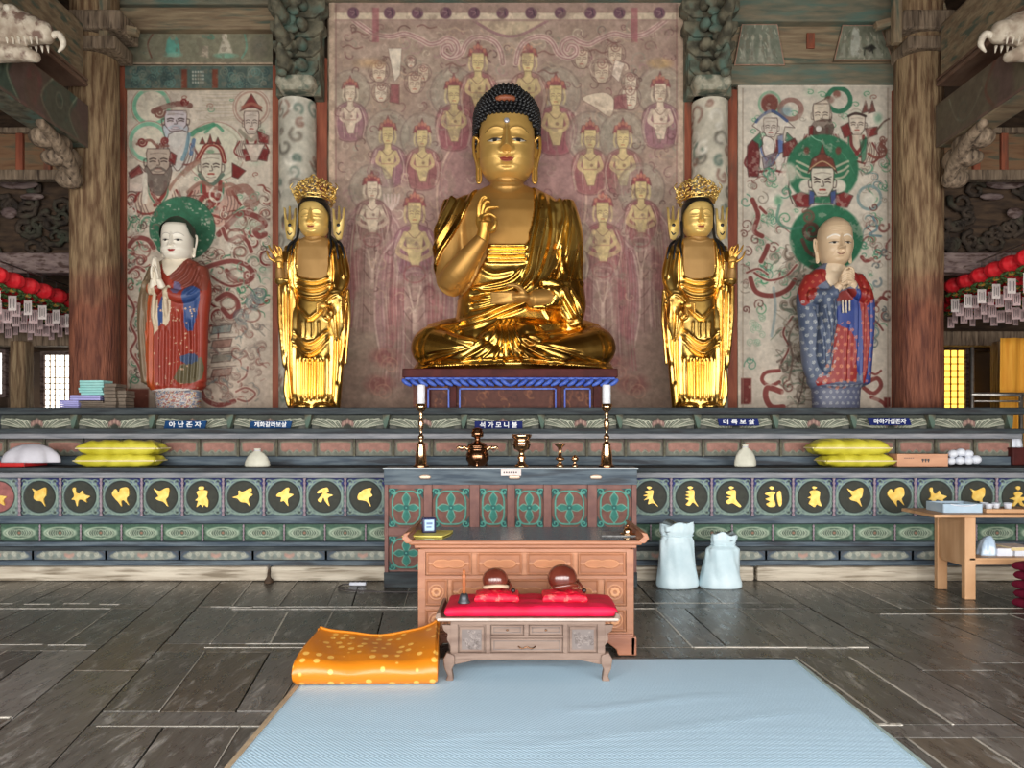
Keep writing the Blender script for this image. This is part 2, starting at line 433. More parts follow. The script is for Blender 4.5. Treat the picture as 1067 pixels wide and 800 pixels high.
def floor():
 V,F,Cc=[],[],[]
 fillc=(196,190,178)
 r=random.Random(11)
 def quad(p,c,z,t=0.05):
  b=len(V)
  c=L3(c)
  for(x,y)in p:V.append((x,y,z));Cc.append(c)
  F.append((b,b+1,b+2,b+3))
  for(x,y)in p:V.append((x,y,z-t));Cc.append(L3((30,26,22)))
  for k in range(4):F.append((b+k,b+4+k,b+4+(k+1)%4,b+(k+1)%4))
 def shade():
  base=r.choice([(92,88,82),(82,80,74),(100,94,84),(76,72,66),(96,84,68),(88,86,84),(106,102,98)])
  k=r.uniform(.85,1.12);return[(v*.55+(sum(base)/3)*.45)*k*q for v,q in zip(base,(1.08,1.06,1.03))]
 def fc(a):
  k=r.uniform(a,1.05);return[v*k for v in fillc]
 def strip(xl,xr,y0,y1,c=None,g=0.006):
  quad([(xl(y0)+g,y0+g),(xr(y0)-g,y0+g),(xr(y1)-g,y1-g),(xl(y1)+g,y1-g)],c or shade(),-r.uniform(0.0,0.006))
 def fill(xl,xr,y0,y1,w=0.012):
  quad([(xl,y0),(xr,y0),(xr,y0+w),(xl,y0+w*r.uniform(.5,1.2))],fc(.8),0.0015,0.01)
 def fillv(x0,y0,x1,y1,w=0.01):
  quad([(x0-w/2,y0),(x0+w/2,y0),(x1+w/2,y1),(x1-w/2,y1)],fc(.7),0.0015,0.01)
 rails=[((-9.6,-9.6),(-7.9,-7.9)),((-6.3,-5.9),(-5.9,-5.4)),((-3.45,-2.6),(-3.05,-2.15)),((-0.35,-0.2),(0.15,0.25)),((2.60,2.70),(3.02,3.22)),((5.7,5.8),(6.2,6.4)),((8.2,8.2),(9.6,9.6))]
 def ln(pr):return lambda y:pr[0]+(pr[1]-pr[0])*(8.1-y)/4.5
 ends=[-1.6,2.2,5.0,8.15,11,14.6]
 for a,bb in rails:
  for k in range(len(ends)-1):strip(ln(a),ln(bb),ends[k],ends[k+1],shade())
 rows={0:[-1.6,.6,2.6,4.4,5.5,6.7,8.15,11,14.6],1:[-1.6,.6,2.6,3.95,5.45,6.75,8.15,11,14.6],2:[-1.6,.5,2.5,4.05,5.42,6.62,8.15,11,14.6],3:[-1.6,.5,2.5,3.9,5.3,6.75,8.15,11,14.6],4:[-1.6,.5,2.4,3.74,4.95,6.55,8.15,11,14.6],5:[-1.6,.5,2.4,3.9,5.3,6.7,8.15,11,14.6]}
 for c in range(len(rails)-1):
  L,R=ln(rails[c][1]),ln(rails[c+1][0]);ys=rows[c]
  for k in range(len(ys)-1):
   y0,y1=ys[k],ys[k+1]
   rw=r.uniform(.16,.26)
   strip(L,R,y0,y0+rw)
   if r.random()<.75:
    a,e=sorted((r.random(),r.random()));a*=.5;e=.5+e*.5
    fill(L(y0)+a*(R(y0)-L(y0)),L(y0)+e*(R(y0)-L(y0)),y0+rw-.006,0,r.uniform(.008,.022))
   if r.random()<.6:fill(L(y0)+.05,L(y0)+r.uniform(.4,1)*(R(y0)-L(y0)),y0-.006,0,r.uniform(.006,.018))
   for q in range(r.randint(1,4)):a=L(y0)+r.random()*(R(y0)-L(y0)-.3);fill(a,a+r.uniform(.08,.4),y0+rw+r.uniform(-.03,.01),0,r.uniform(.01,.035))
   if r.random()<.5:fill(L(y0)+.3,L(y0)+r.uniform(.5,1)*(R(y0)-L(y0)),y0+rw*.5,0,.005)
   W=R(y0)-L(y0);n=max(2,round(W/.36));cut=[0]
   for i in range(1,n):cut.append((i+r.uniform(-.22,.22))/n)
   cut.append(1.0);jit=[0]+[r.uniform(-.012,.012)for _ in range(n-1)]+[0]
   for i in range(n):
    f=lambda y,i=i:L(y)+(R(y)-L(y))*(cut[i]+jit[i]*(y-y0))
    g=lambda y,i=i:L(y)+(R(y)-L(y))*(cut[i+1]+jit[i+1]*(y-y0))
    strip(f,g,y0+rw,y1)
    if i and r.random()<.6:fillv(f(y0+rw),y0+rw,f(y1),y1,r.uniform(.004,.014))
 V+=[(-9.6,-1.6,-.04),(9.6,-1.6,-.04),(9.6,14.6,-.04),(-9.6,14.6,-.04)];n=len(V);F.append((n-4,n-3,n-2,n-1));Cc.extend([L3((34,30,26))]*4)
 m,nt,bs=nodes('old_floor_boards');Lk=nt.links
 at=nt.nodes.new('ShaderNodeAttribute');at.attribute_name='Col'
 tc=nt.nodes.new('ShaderNodeTexCoord');mp=nt.nodes.new('ShaderNodeMapping');mp.inputs['Scale'].default_value=(5,1.2,5)
 Lk.new(tc.outputs['Object'],mp.inputs[0])
 n1=nt.nodes.new('ShaderNodeTexNoise');n1.inputs['Scale'].default_value=3.5;n1.inputs['Detail'].default_value=9;n1.inputs['Roughness'].default_value=.65
 Lk.new(mp.outputs[0],n1.inputs['Vector'])
 mr=nt.nodes.new('ShaderNodeMapRange');mr.inputs[1].default_value=.32;mr.inputs[2].default_value=.7;mr.inputs[3].default_value=.6;mr.inputs[4].default_value=1.3
 Lk.new(n1.outputs['Fac'],mr.inputs[0])
 vm=nt.nodes.new('ShaderNodeVectorMath');vm.operation='SCALE';Lk.new(at.outputs['Color'],vm.inputs[0]);Lk.new(mr.outputs[0],vm.inputs['Scale'])
 n3=nt.nodes.new('ShaderNodeTexNoise');n3.inputs['Scale'].default_value=2.2;n3.inputs['Detail'].default_value=12;n3.inputs['Roughness'].default_value=.75;n3.inputs['Distortion'].default_value=.8
 Lk.new(mp.outputs[0],n3.inputs['Vector'])
 m3=nt.nodes.new('ShaderNodeMapRange');m3.inputs[1].default_value=.53;m3.inputs[2].default_value=.68;m3.inputs[4].default_value=.75;Lk.new(n3.outputs['Fac'],m3.inputs[0])
 mx=nt.nodes.new('ShaderNodeMixRGB');mx.inputs[2].default_value=(*lin((176,172,166)),1);Lk.new(m3.outputs[0],mx.inputs[0]);Lk.new(vm.outputs[0],mx.inputs[1])
 Lk.new(mx.outputs[0],bs.inputs['Base Color'])
 mr2=nt.nodes.new('ShaderNodeMapRange');mr2.inputs[1].default_value=.3;mr2.inputs[2].default_value=.7;mr2.inputs[3].default_value=.2;mr2.inputs[4].default_value=.42
 Lk.new(n1.outputs['Fac'],mr2.inputs[0]);Lk.new(mr2.outputs[0],bs.inputs['Roughness'])
 n2=nt.nodes.new('ShaderNodeTexNoise');n2.inputs['Scale'].default_value=9;n2.inputs['Detail'].default_value=6;Lk.new(mp.outputs[0],n2.inputs['Vector'])
 bp=nt.nodes.new('ShaderNodeBump');bp.inputs['Strength'].default_value=.35;bp.inputs['Distance'].default_value=.01
 Lk.new(n2.outputs['Fac'],bp.inputs['Height']);Lk.new(bp.outputs[0],bs.inputs['Normal'])
 structure(mkmesh('floor',V,F,m,None,False,cols=Cc))
floor()
def pillar(name,label,px0,px1,Y,m,z1=9.2,z0=1.83,knots=0):
 x=(PX(px0,Y)+PX(px1,Y))/2;R=(PX(px1,Y)-PX(px0,Y))/2/1.0
 n=48;rs=random.Random(int(px0));V=[];zs=np.linspace(z0,z1,60)
 ph=[rs.uniform(0,6)for _ in range(6)]
 for z in zs:
  for k in range(n):
   t=2*PI*k/n
   q=R*(1+.012*math.sin(3*t+ph[0]+z*.4)+.01*math.sin(7*t+ph[1]+z*.7)+.01*math.sin(z*2+ph[2])+.006*math.sin(19*t+z*.3))
   V.append((q*math.cos(t),q*math.sin(t),z-z0))
 F=[(i*n+k,i*n+(k+1)%n,(i+1)*n+(k+1)%n,(i+1)*n+k)for i in range(len(zs)-1)for k in range(n)]
 F+=[tuple(range(n))[::-1],tuple(range(len(V)-n,len(V)))]
 o=mkmesh(name,V,F,m,loc=(x,Y+R*.2,z0));return tag(o,label,'pillar')
YO=10.0
def two_tone_pillar():
 m,nt,bs=nodes('two_tone_pillar');L=nt.links
 g=nt.nodes.new('ShaderNodeTexCoord');sp=nt.nodes.new('ShaderNodeSeparateXYZ');L.new(g.outputs['Object'],sp.inputs[0])
 mp=nt.nodes.new('ShaderNodeMapping');mp.inputs['Scale'].default_value=(6,6,.8);L.new(g.outputs['Object'],mp.inputs[0])
 n=nt.nodes.new('ShaderNodeTexNoise');n.inputs['Scale'].default_value=3.5;n.inputs['Detail'].default_value=8;L.new(mp.outputs[0],n.inputs['Vector'])
 r1=nt.nodes.new('ShaderNodeValToRGB');r1.color_ramp.elements[0].position=.38;r1.color_ramp.elements[1].position=.62
 r1.color_ramp.elements[0].color=(*lin((100,72,48)),1);r1.color_ramp.elements[1].color=(*lin((158,132,98)),1)
 r2=nt.nodes.new('ShaderNodeValToRGB');r2.color_ramp.elements[0].position=.38;r2.color_ramp.elements[1].position=.66
 r2.color_ramp.elements[0].color=(*lin((92,48,34)),1);r2.color_ramp.elements[1].color=(*lin((140,84,60)),1)
 L.new(n.outputs['Fac'],r1.inputs[0]);L.new(n.outputs['Fac'],r2.inputs[0])
 n4=nt.nodes.new('ShaderNodeTexNoise');n4.inputs['Scale'].default_value=2.5;L.new(g.outputs['Object'],n4.inputs['Vector'])
 ad=nt.nodes.new('ShaderNodeMath');ad.operation='MULTIPLY_ADD';ad.inputs[1].default_value=1.1;L.new(n4.outputs['Fac'],ad.inputs[0]);L.new(sp.outputs['Z'],ad.inputs[2])
 mr=nt.nodes.new('ShaderNodeMapRange');mr.inputs[1].default_value=1.9;mr.inputs[2].default_value=2.5;L.new(ad.outputs[0],mr.inputs[0])
 mx=nt.nodes.new('ShaderNodeMixRGB');L.new(mr.outputs[0],mx.inputs[0]);L.new(r2.outputs[0],mx.inputs[1]);L.new(r1.outputs[0],mx.inputs[2]);L.new(mx.outputs[0],bs.inputs['Base Color'])
 bs.inputs['Roughness'].default_value=.75
 n5=nt.nodes.new('ShaderNodeTexNoise');n5.inputs['Scale'].default_value=9;n5.inputs['Detail'].default_value=5;L.new(mp.outputs[0],n5.inputs['Vector'])
 bp=nt.nodes.new('ShaderNodeBump');bp.inputs['Strength'].default_value=.8;bp.inputs['Distance'].default_value=.03;L.new(n5.outputs['Fac'],bp.inputs['Height']);L.new(bp.outputs[0],bs.inputs['Normal'])
 return m
M['two_tone']=two_tone_pillar()
pillar('pillar','thick bare wooden pillar on the left, reddish at its foot, behind the stacked books',73,120,YO,M['two_tone'])
pillar('pillar','thick bare wooden pillar on the right, reddish at its foot, next to the yellow-lit window',936,983,YO,M['two_tone'])
def painted_pillar(label,px0,px1,Y,seed,tone):
 x=(PX(px0,Y)+PX(px1,Y))/2;R=(PX(px1,Y)-PX(px0,Y))/2;z0,z1=1.83,5.95
 c=Canvas(0,0,2*PI*R,z1-z0,55,tone);rs=random.Random(seed)
 c.age(seed,.12,.5)
 for i in range(170):
  a,q=rs.uniform(0,2*PI*R),rs.uniform(0,z1-z0);col=rs.choice([(106,100,90),(130,96,84),(104,120,108),(216,210,196),(208,202,188),(120,110,98)])
  rr=rs.uniform(.04,.13);ph=rs.uniform(0,6)
  c.line([(a+rr*math.cos(ph+t)*(1-t*.12),q+rr*math.sin(ph+t)*(1-t*.12))for t in np.linspace(0,5,8)],rs.uniform(.02,.045),col,.95,.02)
  if rs.random()<.5:c.ell(a,q,.04,.03,col,.6,.02)
 c.age(seed+5,.1,.1,tint=(150,146,134),thr=.6,ta=.5,tcell=.25)
 o=c.mesh('pillar',M['paint'],lambda X,Y_:R*np.sin(X/R),lambda H:0,lambda X,Y_:(z1-z0)-Y_)
 me=o.data;co_=np.empty(len(me.vertices)*3,np.float32);me.vertices.foreach_get('co',co_);co_=co_.reshape(-1,3)
 X,_=np.meshgrid(c.gx,c.gy);co_[:,1]=(R*np.cos(X/R)).ravel();me.vertices.foreach_set('co',co_.ravel());me.update()
 o.location=(x,Y,z0);tag(o,label,'pillar')
 return x,R
painted_pillar('whitish painted pillar behind the golden attendant left of the great Buddha',291,329,10.3,3,(190,184,168))
painted_pillar('whitish flower-painted pillar behind the golden attendant right of the great Buddha',721,758,10.3,4,(194,186,168))
def post(px0,px1,py0,py1,Y,label,m='rust',d=.13):
 o=MB().box(PX(px0,Y),PX(px1,Y),Y,Y+d,PZ(py1,Y)if py1<420 else 1.83,PZ(py0,Y)).build('post',M[m],bev=.01);tag(o,label,'post',group=None);return o
for a in[(119,130,36,425,'slim rust-red post between the thick left pillar and the left wall painting'),(283.5,291.5,68,425,'slim rust-red post along the right edge of the left wall painting'),(329,341,60,425,'rust-red post along the left edge of the large mauve painting'),(713,722,60,425,'rust-red post along the right edge of the large mauve painting'),(758,768.5,93,425,'rust-red post along the left edge of the right wall painting'),(931,937,93,425,'thin brown post between the right wall painting and the thick right pillar')]:
 post(a[0],a[1],a[2],a[3],10.36,a[4])
def panel_board(parent,px0,px1,py0,py1,Y,m='wood_old',d=.03,name='backing_board'):
 MB().box(PX(px0,Y),PX(px1,Y),Y+.004,Y+d,PZ(py1,Y),PZ(py0,Y)).build(name,M[m],parent)
def face(c,x,y,w,h,skin,ink,ia=.7):
 c.fill([(x-w*.5,y-h*.35),(x-w*.45,y-h*.5),(x+w*.45,y-h*.5),(x+w*.5,y-h*.35),(x+w*.46,y+h*.2),(x+w*.25,y+h*.48),(x-w*.25,y+h*.48),(x-w*.46,y+h*.2)],skin,.95,.8)
 lw=max(w*.055,.6)
 for s in(-1,1):c.line([(x+s*w*.5,y-h*.1),(x+s*w*.6,y-h*.06),(x+s*w*.58,y+h*.16),(x+s*w*.48,y+h*.18)],lw,ink,ia*.7)
 c.line([(x-w*.34,y-h*.3),(x,y-h*.34),(x+w*.34,y-h*.3)],lw*.7,ink,ia*.4);c.line([(x-w*.2,y+h*.36),(x,y+h*.4),(x+w*.2,y+h*.36)],lw*.7,ink,ia*.5)
 for s in(-1,1):
  c.line([(x+s*w*.1,y-h*.1),(x+s*w*.22,y-h*.13),(x+s*w*.36,y-h*.09)],lw,ink,ia)
  c.line([(x+s*w*.12,y),(x+s*w*.24,y-h*.02),(x+s*w*.35,y+h*.01)],lw*.9,ink,ia)
 c.line([(x+w*.02,y-h*.04),(x+w*.06,y+h*.12),(x-w*.06,y+h*.14)],lw*.8,ink,ia*.8)
 c.line([(x-w*.12,y+h*.26),(x,y+h*.25),(x+w*.12,y+h*.26)],lw*1.4,(150,60,50),ia)
def cloud(c,x,y,s,col,ink,rs,n=3,ia=.85):
 for i in range(n):
  a=x+rs.uniform(-1,1)*s;q=y+rs.uniform(-.6,.6)*s;r=s*rs.uniform(.4,.8)
  c.ell(a,q,r,r*.7,col,.5,r*.8)
  ph=rs.uniform(0,6)
  c.line([(a+r*math.cos(ph+t)*(1-t/9),q+r*.7*math.sin(ph+t)*(1-t/9))for t in np.linspace(0,6,10)],max(.8,s*.09),ink,ia)
def ribbon(c,pts,w,col,edge=None,a=.9):
 if edge is not None:c.line(pts,w+1.6,edge,a,.6)
 c.line(pts,w,col,a,.6)
def scroll(c,x,y,r,rs,col,pale,a=.9):
 ph=rs.uniform(0,6);d=rs.choice((-1,1));q=curl(x,y,r,ph,rs.uniform(.7,1.1),d,12)
 c.line(q,r*.62,(84,62,56),a*.7,.5);c.line(q,r*.62-1.1,pale,a,.5);c.line([(u+.8,v+.6)for u,v in q[:9]],r*.24,col,a,.5,taper=.5)
 e=q[0];t=(q[0][0]-q[2][0],q[0][1]-q[2][1]);c.line([q[1],e,(e[0]+t[0]*.9+d*2,e[1]+t[1]*.9),(e[0]+t[0]*1.6,e[1]+t[1]*1.5+3)],r*.22,col,a,.5,taper=.7)
def bust(c,x,y,w,robe,collar,trim):
 c.fill([(x-w*.22,y-w*.1),(x+w*.22,y-w*.1),(x+w*.6,y+w*.22),(x+w*.85,y+w*.75),(x+w*.6,y+w*1.3),(x-w*.6,y+w*1.3),(x-w*.85,y+w*.75),(x-w*.6,y+w*.22)],robe,.9,.8,smooth=3)
 for s in(-1,1):
  c.line([(x+s*w*.25,y),(x+s*w*.2,y+w*.4),(x-s*w*.12,y+w*.8)],w*.13,collar,.9);c.line([(x+s*w*.34,y+w*.04),(x+s*w*.3,y+w*.45),(x-s*w*.02,y+w*.9)],w*.06,trim,.9)
  for k in range(4):c.line([(x+s*w*(.42+.1*k),y+w*.25),(x+s*w*(.5+.1*k),y+w*.65),(x+s*w*(.28+.13*k),y+w*1.2)],.9,(84,58,54),.75)
  c.line([(x+s*w*.62,y+w*.28),(x+s*w*.9,y+w*.8),(x+s*w*.5,y+w*1.1),(x,y+w*1.0)],w*.08,collar,.85)
 c.fill([(x-w*.16,y-w*.1),(x+w*.16,y-w*.1),(x,y+w*.3)],(206,188,168),.95,.6)
def curl(cx,cy,r,ph,turns=1.5,dirn=1,n=14):
 return[(cx+r*(1-.8*t)*math.cos(ph+dirn*t*turns*2*PI),cy+r*(1-.8*t)*math.sin(ph+dirn*t*turns*2*PI))for t in np.linspace(0,1,n)]
def centre_painting():
 c=Canvas(343,0,712,428,1.35,(158,134,120));rs=random.Random(5)
 n1=fbm(c.h,c.w,60,1)[...,None];n2=fbm(c.h,c.w,22,9,5)[...,None]
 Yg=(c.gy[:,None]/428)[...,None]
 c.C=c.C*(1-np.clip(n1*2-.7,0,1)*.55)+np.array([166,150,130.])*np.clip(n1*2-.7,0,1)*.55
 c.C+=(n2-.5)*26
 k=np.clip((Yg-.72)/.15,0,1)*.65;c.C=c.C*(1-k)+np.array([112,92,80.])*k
 c.fill([(380,300),(420,180),(470,120),(600,120),(650,190),(690,300),(650,390),(560,400),(420,390)],(150,108,110),.32,40)
 mauve,pale,ink,gold,grey,crim=(160,124,122),(206,188,164),(96,66,64),(196,176,128),(142,136,120),(136,80,82)
 for i in range(520):
  x,y=rs.uniform(350,706),rs.uniform(28,330);r=rs.uniform(3,9)
  c.line(curl(x,y,r,rs.uniform(0,6),rs.uniform(.5,1.1),rs.choice((-1,1)),9),rs.uniform(.8,1.5),rs.choice([ink,pale,mauve,grey,(176,150,128),(124,92,88),(184,166,146)]),rs.uniform(.45,.85),.6)
 for i in range(40):
  x,y=rs.uniform(350,706),rs.uniform(30,400);c.ell(x,y,rs.uniform(6,16),rs.uniform(4,14),rs.choice([(150,100,106),(150,140,120),(160,138,112),(130,96,92)]),.3,8)
 c.ell(531,130,47,47,(150,134,122),.3,4);c.ring(531,130,47,47,1.6,(190,168,152),.8)
 c.ell(533,208,78,92,(150,112,110),.45,3);c.ring(533,208,78,92,2.0,(190,160,142),.85);c.ring(533,208,74,88,1.2,(170,132,122),.8)
 c.ol=((100,72,68),.8,.55)
 def figure(x,y,s,tone,robe=crim,halo=True,lower=True,arms=1):
  robe=rs.choice([(136,80,82),(128,96,92),(148,104,96),(118,104,92),(140,76,84),(132,88,100)])
  if halo:
   c.ell(x,y+s*.5,s*1.75,s*1.9,(148,140,124),.5,2.5);c.ring(x,y+s*.5,s*1.75,s*1.9,s*.14,(124,106,96),.5)
   c.ring(x,y+s*.5,s*1.45,s*1.6,s*.1,(166,150,134),.5)
  c.fill([(x-s*1.35,y+s*3),(x-s*1.15,y+s*1.9),(x-s*.4,y+s*1.4),(x+s*.4,y+s*1.4),(x+s*1.2,y+s*1.9),(x+s*1.5,y+s*3),(x+s*.9,y+s*4.6),(x-s*.9,y+s*4.6)],robe,.65,2,smooth=4)
  for q in range(5):c.line([(x+(q-2)*s*.45,y+s*2),(x+(q-2)*s*.6,y+s*3.2),(x+(q-2)*s*.5,y+s*4.4)],.8,rs.choice([ink,pale]),.5)
  c.fill([(x-s*.75,y+s*.2),(x-s*.6,y-s*.35),(x-s*.2,y-s*.45),(x,y-s*.95),(x+s*.2,y-s*.45),(x+s*.6,y-s*.35),(x+s*.75,y+s*.2)],(134,72,74),.85,1)
  for q in(-2,-1,0,1,2):c.ell(x+q*s*.24,y-s*(.55-.08*q*q),s*.11,s*.16,(176,120,100),.8,.6)
  face(c,x,y+s*.68,s*.92,s*1.5,tone,ink,.55)
  for d in(-1,1):c.line([(x+d*s*.58,y+s*.2),(x+d*s*.66,y+s*.8),(x+d*s*.56,y+s*1.2)],s*.14,tone,.7)
  c.fill([(x-s*.25,y+s*1.3),(x+s*.25,y+s*1.3),(x+s*.3,y+s*1.7),(x+s*.62,y+s*1.95),(x+s*.5,y+s*3.2),(x+s*.3,y+s*4.1),(x-s*.2,y+s*4.1),(x-s*.5,y+s*3.2),(x-s*.62,y+s*1.95),(x-s*.3,y+s*1.7)],tone,.88,1)
  for d in(-1,1):
   c.line([(x+d*s*.62,y+s*1.95),(x+d*s*.85,y+s*2.7),(x+d*s*.35,y+s*3.1)],s*.28,tone,.75)
   c.line([(x+d*s*.9,y+s*1.8),(x+d*s*1.3,y+s*3),(x+d*s*1.1,y+s*4.4)],s*.1,pale,.5)
  c.line([(x-s*.4,y+s*1.9),(x,y+s*2.25),(x+s*.4,y+s*1.9)],.8,ink,.6);c.line([(x-s*.5,y+s*2.9),(x+s*.5,y+s*2.9)],.9,crim,.5,smooth=0)
  c.ell(x+s*.1,y+s*2.6,s*.12,s*.12,ink,.5)
 def standing(x,y,s,tone,robe=crim):
  H=(425-y)
  for d in(-1,1):
   c.line([(x+d*s*.6,y+s*1.8),(x+d*s*1.9,y+s*3.5),(x+d*s*2.3,y+s*7),(x+d*s*1.9,y+s*9.5)],s*.65,(150,112,112),.6,1.5)
   c.line([(x+d*s*.8,y+s*1.9),(x+d*s*2.2,y+s*3.7),(x+d*s*2.6,y+s*7.2),(x+d*s*2.2,y+s*10)],s*.12,(186,160,148),.7)
   c.fill([(x+d*s*.6,y+s*5),(x+d*s*1.6,y+s*6),(x+d*s*1.9,y+s*9.3),(x+d*s*1.1,y+s*8.8),(x+d*s*.7,y+s*6.6)],robe,.55,1.5,smooth=3)
   c.line([(x+d*s*.35,y+s*4.5),(x+d*s*.7,y+s*8),(x+d*s*.9,y+s*11.5)],s*.12,(184,156,146),.6)
  figure(x,y,s,tone,(144,96,96),False)
  c.fill([(x-s*.8,y+s*4),(x+s*.8,y+s*4),(x+s*1.1,y+s*8),(x+s*1.3,y+s*12),(x-s*1.3,y+s*12),(x-s*1.1,y+s*8)],(140,112,104),.5,2)
  for q in range(16):
   d=-1 if q%2 else 1;a_=.5+.22*(q//2);c.line([(x+d*s*a_,y+s*3.4),(x+d*s*(a_+.25),y+s*6),(x+d*s*(a_+.1),y+s*9),(x+d*s*(a_+.3),y+s*11.6)],rs.uniform(.8,1.6),rs.choice([(118,82,82),(176,148,138),(132,78,82),(150,124,112)]),.6)
  for q in range(4):c.line([(x-s*.7,y+s*(5.6+q*1.4)),(x,y+s*(6.4+q*1.4)),(x+s*.7,y+s*(5.6+q*1.4))],1.2,rs.choice([ink,(184,160,146)]),.55)
  for q in range(6):
   xx=x+(q-2.5)*s*.4;c.line([(xx,y+s*4.6),(xx+(q-2.5)*.8,y+s*8.5),(xx+(q-2.5)*1.6,y+s*12)],.9,rs.choice([ink,(178,154,142)]),.5)
  c.ring(x,y+s*4.9,s*1.0,s*.5,s*.12,(176,150,138),.4);c.ring(x,y+s*4.6,s*.7,s*.55,s*.1,crim,.6)
  c.line([(x-s*.4,y+s*5.4),(x,y+s*7),(x+s*.4,y+s*5.4)],s*.12,(190,166,150),.7);c.line([(x,y+s*7),(x,y+s*8.4)],s*.25,(196,172,156),.6,smooth=0)
  for d in(-1,1):c.line([(x+d*s*.75,y+s*2.3),(x+d*s*1.1,y+s*3.2),(x+d*s*.2,y+s*3.7)],s*.3,tone,.6)
 figure(365,90,12,pale);figure(404,133,13,gold);figure(440,136,13,gold);figure(473,90,14,gold);figure(387,190,13,pale,lower=False)
 figure(579,90,15,gold);figure(615,136,14,gold);figure(649,136,14,gold);figure(688,88,14,pale);figure(668,190,14,gold);figure(498,56,14,gold,halo=False);figure(550,56,14,gold,halo=False)
 standing(388,190,13,pale);standing(432,212,16,gold);standing(668,190,13,gold);standing(628,212,15,gold)
 for i in range(300):
  x,y=rs.uniform(352,704),rs.uniform(26,330)
  if abs(x-533)<70 and y>120 or any(abs(x-a)<9 and-4<y-b<46 for a,b in[(365,90),(404,133),(440,136),(473,90),(387,190),(579,90),(615,136),(649,136),(688,88),(668,190),(498,56),(550,56),(432,212),(628,212)]):continue
  c.line(curl(x,y,rs.uniform(3,8),rs.uniform(0,6),rs.uniform(.4,.9),rs.choice((-1,1)),9),rs.uniform(.8,1.4),rs.choice([ink,(186,164,146),(180,150,128),grey,(120,80,80)]),rs.uniform(.4,.75),.6)
 for i in range(26):
  x,y=rs.uniform(352,704),rs.uniform(26,84);c.line([(x,y),(x+6,y-2),(x+13,y+1.5),(x+20,y)],1.6,rs.choice([(188,160,136),(120,84,78),(170,150,130)]),.7)
 c.fill([(404,50),(419,50),(417,78),(411,86)],(212,198,178),.9,1);c.fill([(407,88),(416,88),(416,108),(406,106)],crim,.8,1)
 for x,y,r in[(395,76,9),(397,98,8),(441,78,7),(432,88,9),(428,66,5),(606,62,9),(627,76,10),(641,58,9),(657,88,8),(656,104,10)]:
  face(c,x,y,r*1.6,r*2.1,rs.choice([(202,186,164),(196,176,152),(186,170,148)]),ink,.6);c.ring(x,y-2,r*1.2,r*1.3,.9,ink,.45);c.line(curl(x,y-r,r*.6,0),1,(124,80,76),.7)
 c.ring(627,70,12,12,1.6,(178,158,140),.7);c.fill([(606,102),(628,96),(640,104),(636,122),(620,112)],(206,188,164),.85,1,smooth=3);c.fill([(641,62),(651,66),(645,86),(637,78)],(214,196,178),.85,1)
 c.ell(688,66,12,5,(182,148,98),.6,2);c.ell(385,66,14,4,(184,146,100),.5,3);c.fill([(640,100),(652,98),(654,114),(640,114)],(126,72,76),.7,1)
 c.ell(401,108,4,4,ink,.1);figure(600,245,10,(182,158,116),lower=False)
 for d in(-2,-1,0,1,2):c.line([(408,218),(408+d*3,212),(408+d*4,203)],2.4,(192,170,158),.7)
 for x,y in[(402,372),(395,400),(640,380),(660,400)]:
  c.ell(x,y,14,9,(116,62,60),.6,4);c.line(curl(x,y,12,1),2,(150,112,98),.5);c.line(curl(x+5,y+9,10,3),1.5,(160,122,104),.5)
 c.ol=None
 for w_,col in[(6.5,(196,172,156)),(4.2,(146,104,104)),(1.6,(200,178,162))]:
  for sx,o in((1,0),(-1,1062)):
   L=[(365,18),(378,28),(392,36),(408,38),(422,35),(438,41),(448,46),(458,44),(466,40),(475,44),(477,53),(470,60),(462,56),(462,49),(468,47),(471,52)]
   L2=[(462,56),(470,60),(480,56),(486,45),(494,39),(505,39),(516,44),(522,54),(524,66)]
   for q in(L,L2):c.line([(x*sx+o,y)for x,y in q],w_,col,.8,.6)
 c.fill([(494,22),(570,22),(560,30),(538,38),(526,38),(506,30)],(192,172,142),.7,1);c.line([(494,22),(515,34),(532,38),(548,34),(570,22)],3,(140,104,106),.8)
 c.fill([(343,0),(712,0),(712,22),(343,22)],(154,128,116),.8,.5);c.fill([(343,13.5),(712,13.5),(712,20),(343,20)],(198,180,156),.9,.6)
 for x in(368,406,435,464.5,494,523.5,553.5,584,615,645.5,687):
  c.ell(x,13.5,6.2,6.2,(104,74,84),.95,.8);c.line([(x-3,11),(x+2,12.5),(x-1,16)],1,(150,120,120),.7);c.line([(x+2,10),(x+3,16)],1,(66,50,60),.8,smooth=0)
 for x in(391.5,661):c.fill([(x-3.5,8),(x+3.5,8),(x+3.5,44),(x-3.5,44)],(146,88,92),.7,.8)
 for x in(345.5,709.5):c.fill([(x-3,2),(x+3,2),(x+3,425),(x-3,425)],(186,162,140),.85,.8)
 c.line([(350,5),(350,425)],.9,(130,92,84),.8,smooth=0);c.line([(705,5),(705,425)],.9,(130,92,84),.8,smooth=0)
 c.age(71,.10,9,tint=(136,116,102),thr=.6,ta=.4,tcell=9);c.age(93,.09,3)
 c.C=np.clip(c.C*1.06,0,255)
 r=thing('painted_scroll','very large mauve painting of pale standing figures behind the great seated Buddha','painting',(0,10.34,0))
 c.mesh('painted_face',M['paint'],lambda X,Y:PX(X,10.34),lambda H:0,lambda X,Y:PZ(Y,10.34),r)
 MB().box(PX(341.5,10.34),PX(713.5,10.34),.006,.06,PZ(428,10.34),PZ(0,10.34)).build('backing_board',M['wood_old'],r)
centre_painting()
CREAM,GRN,LGRN,MAR,INK,DIRT=(206,192,174),(44,104,76),(128,168,140),(112,38,36),(62,46,42),(158,142,126)
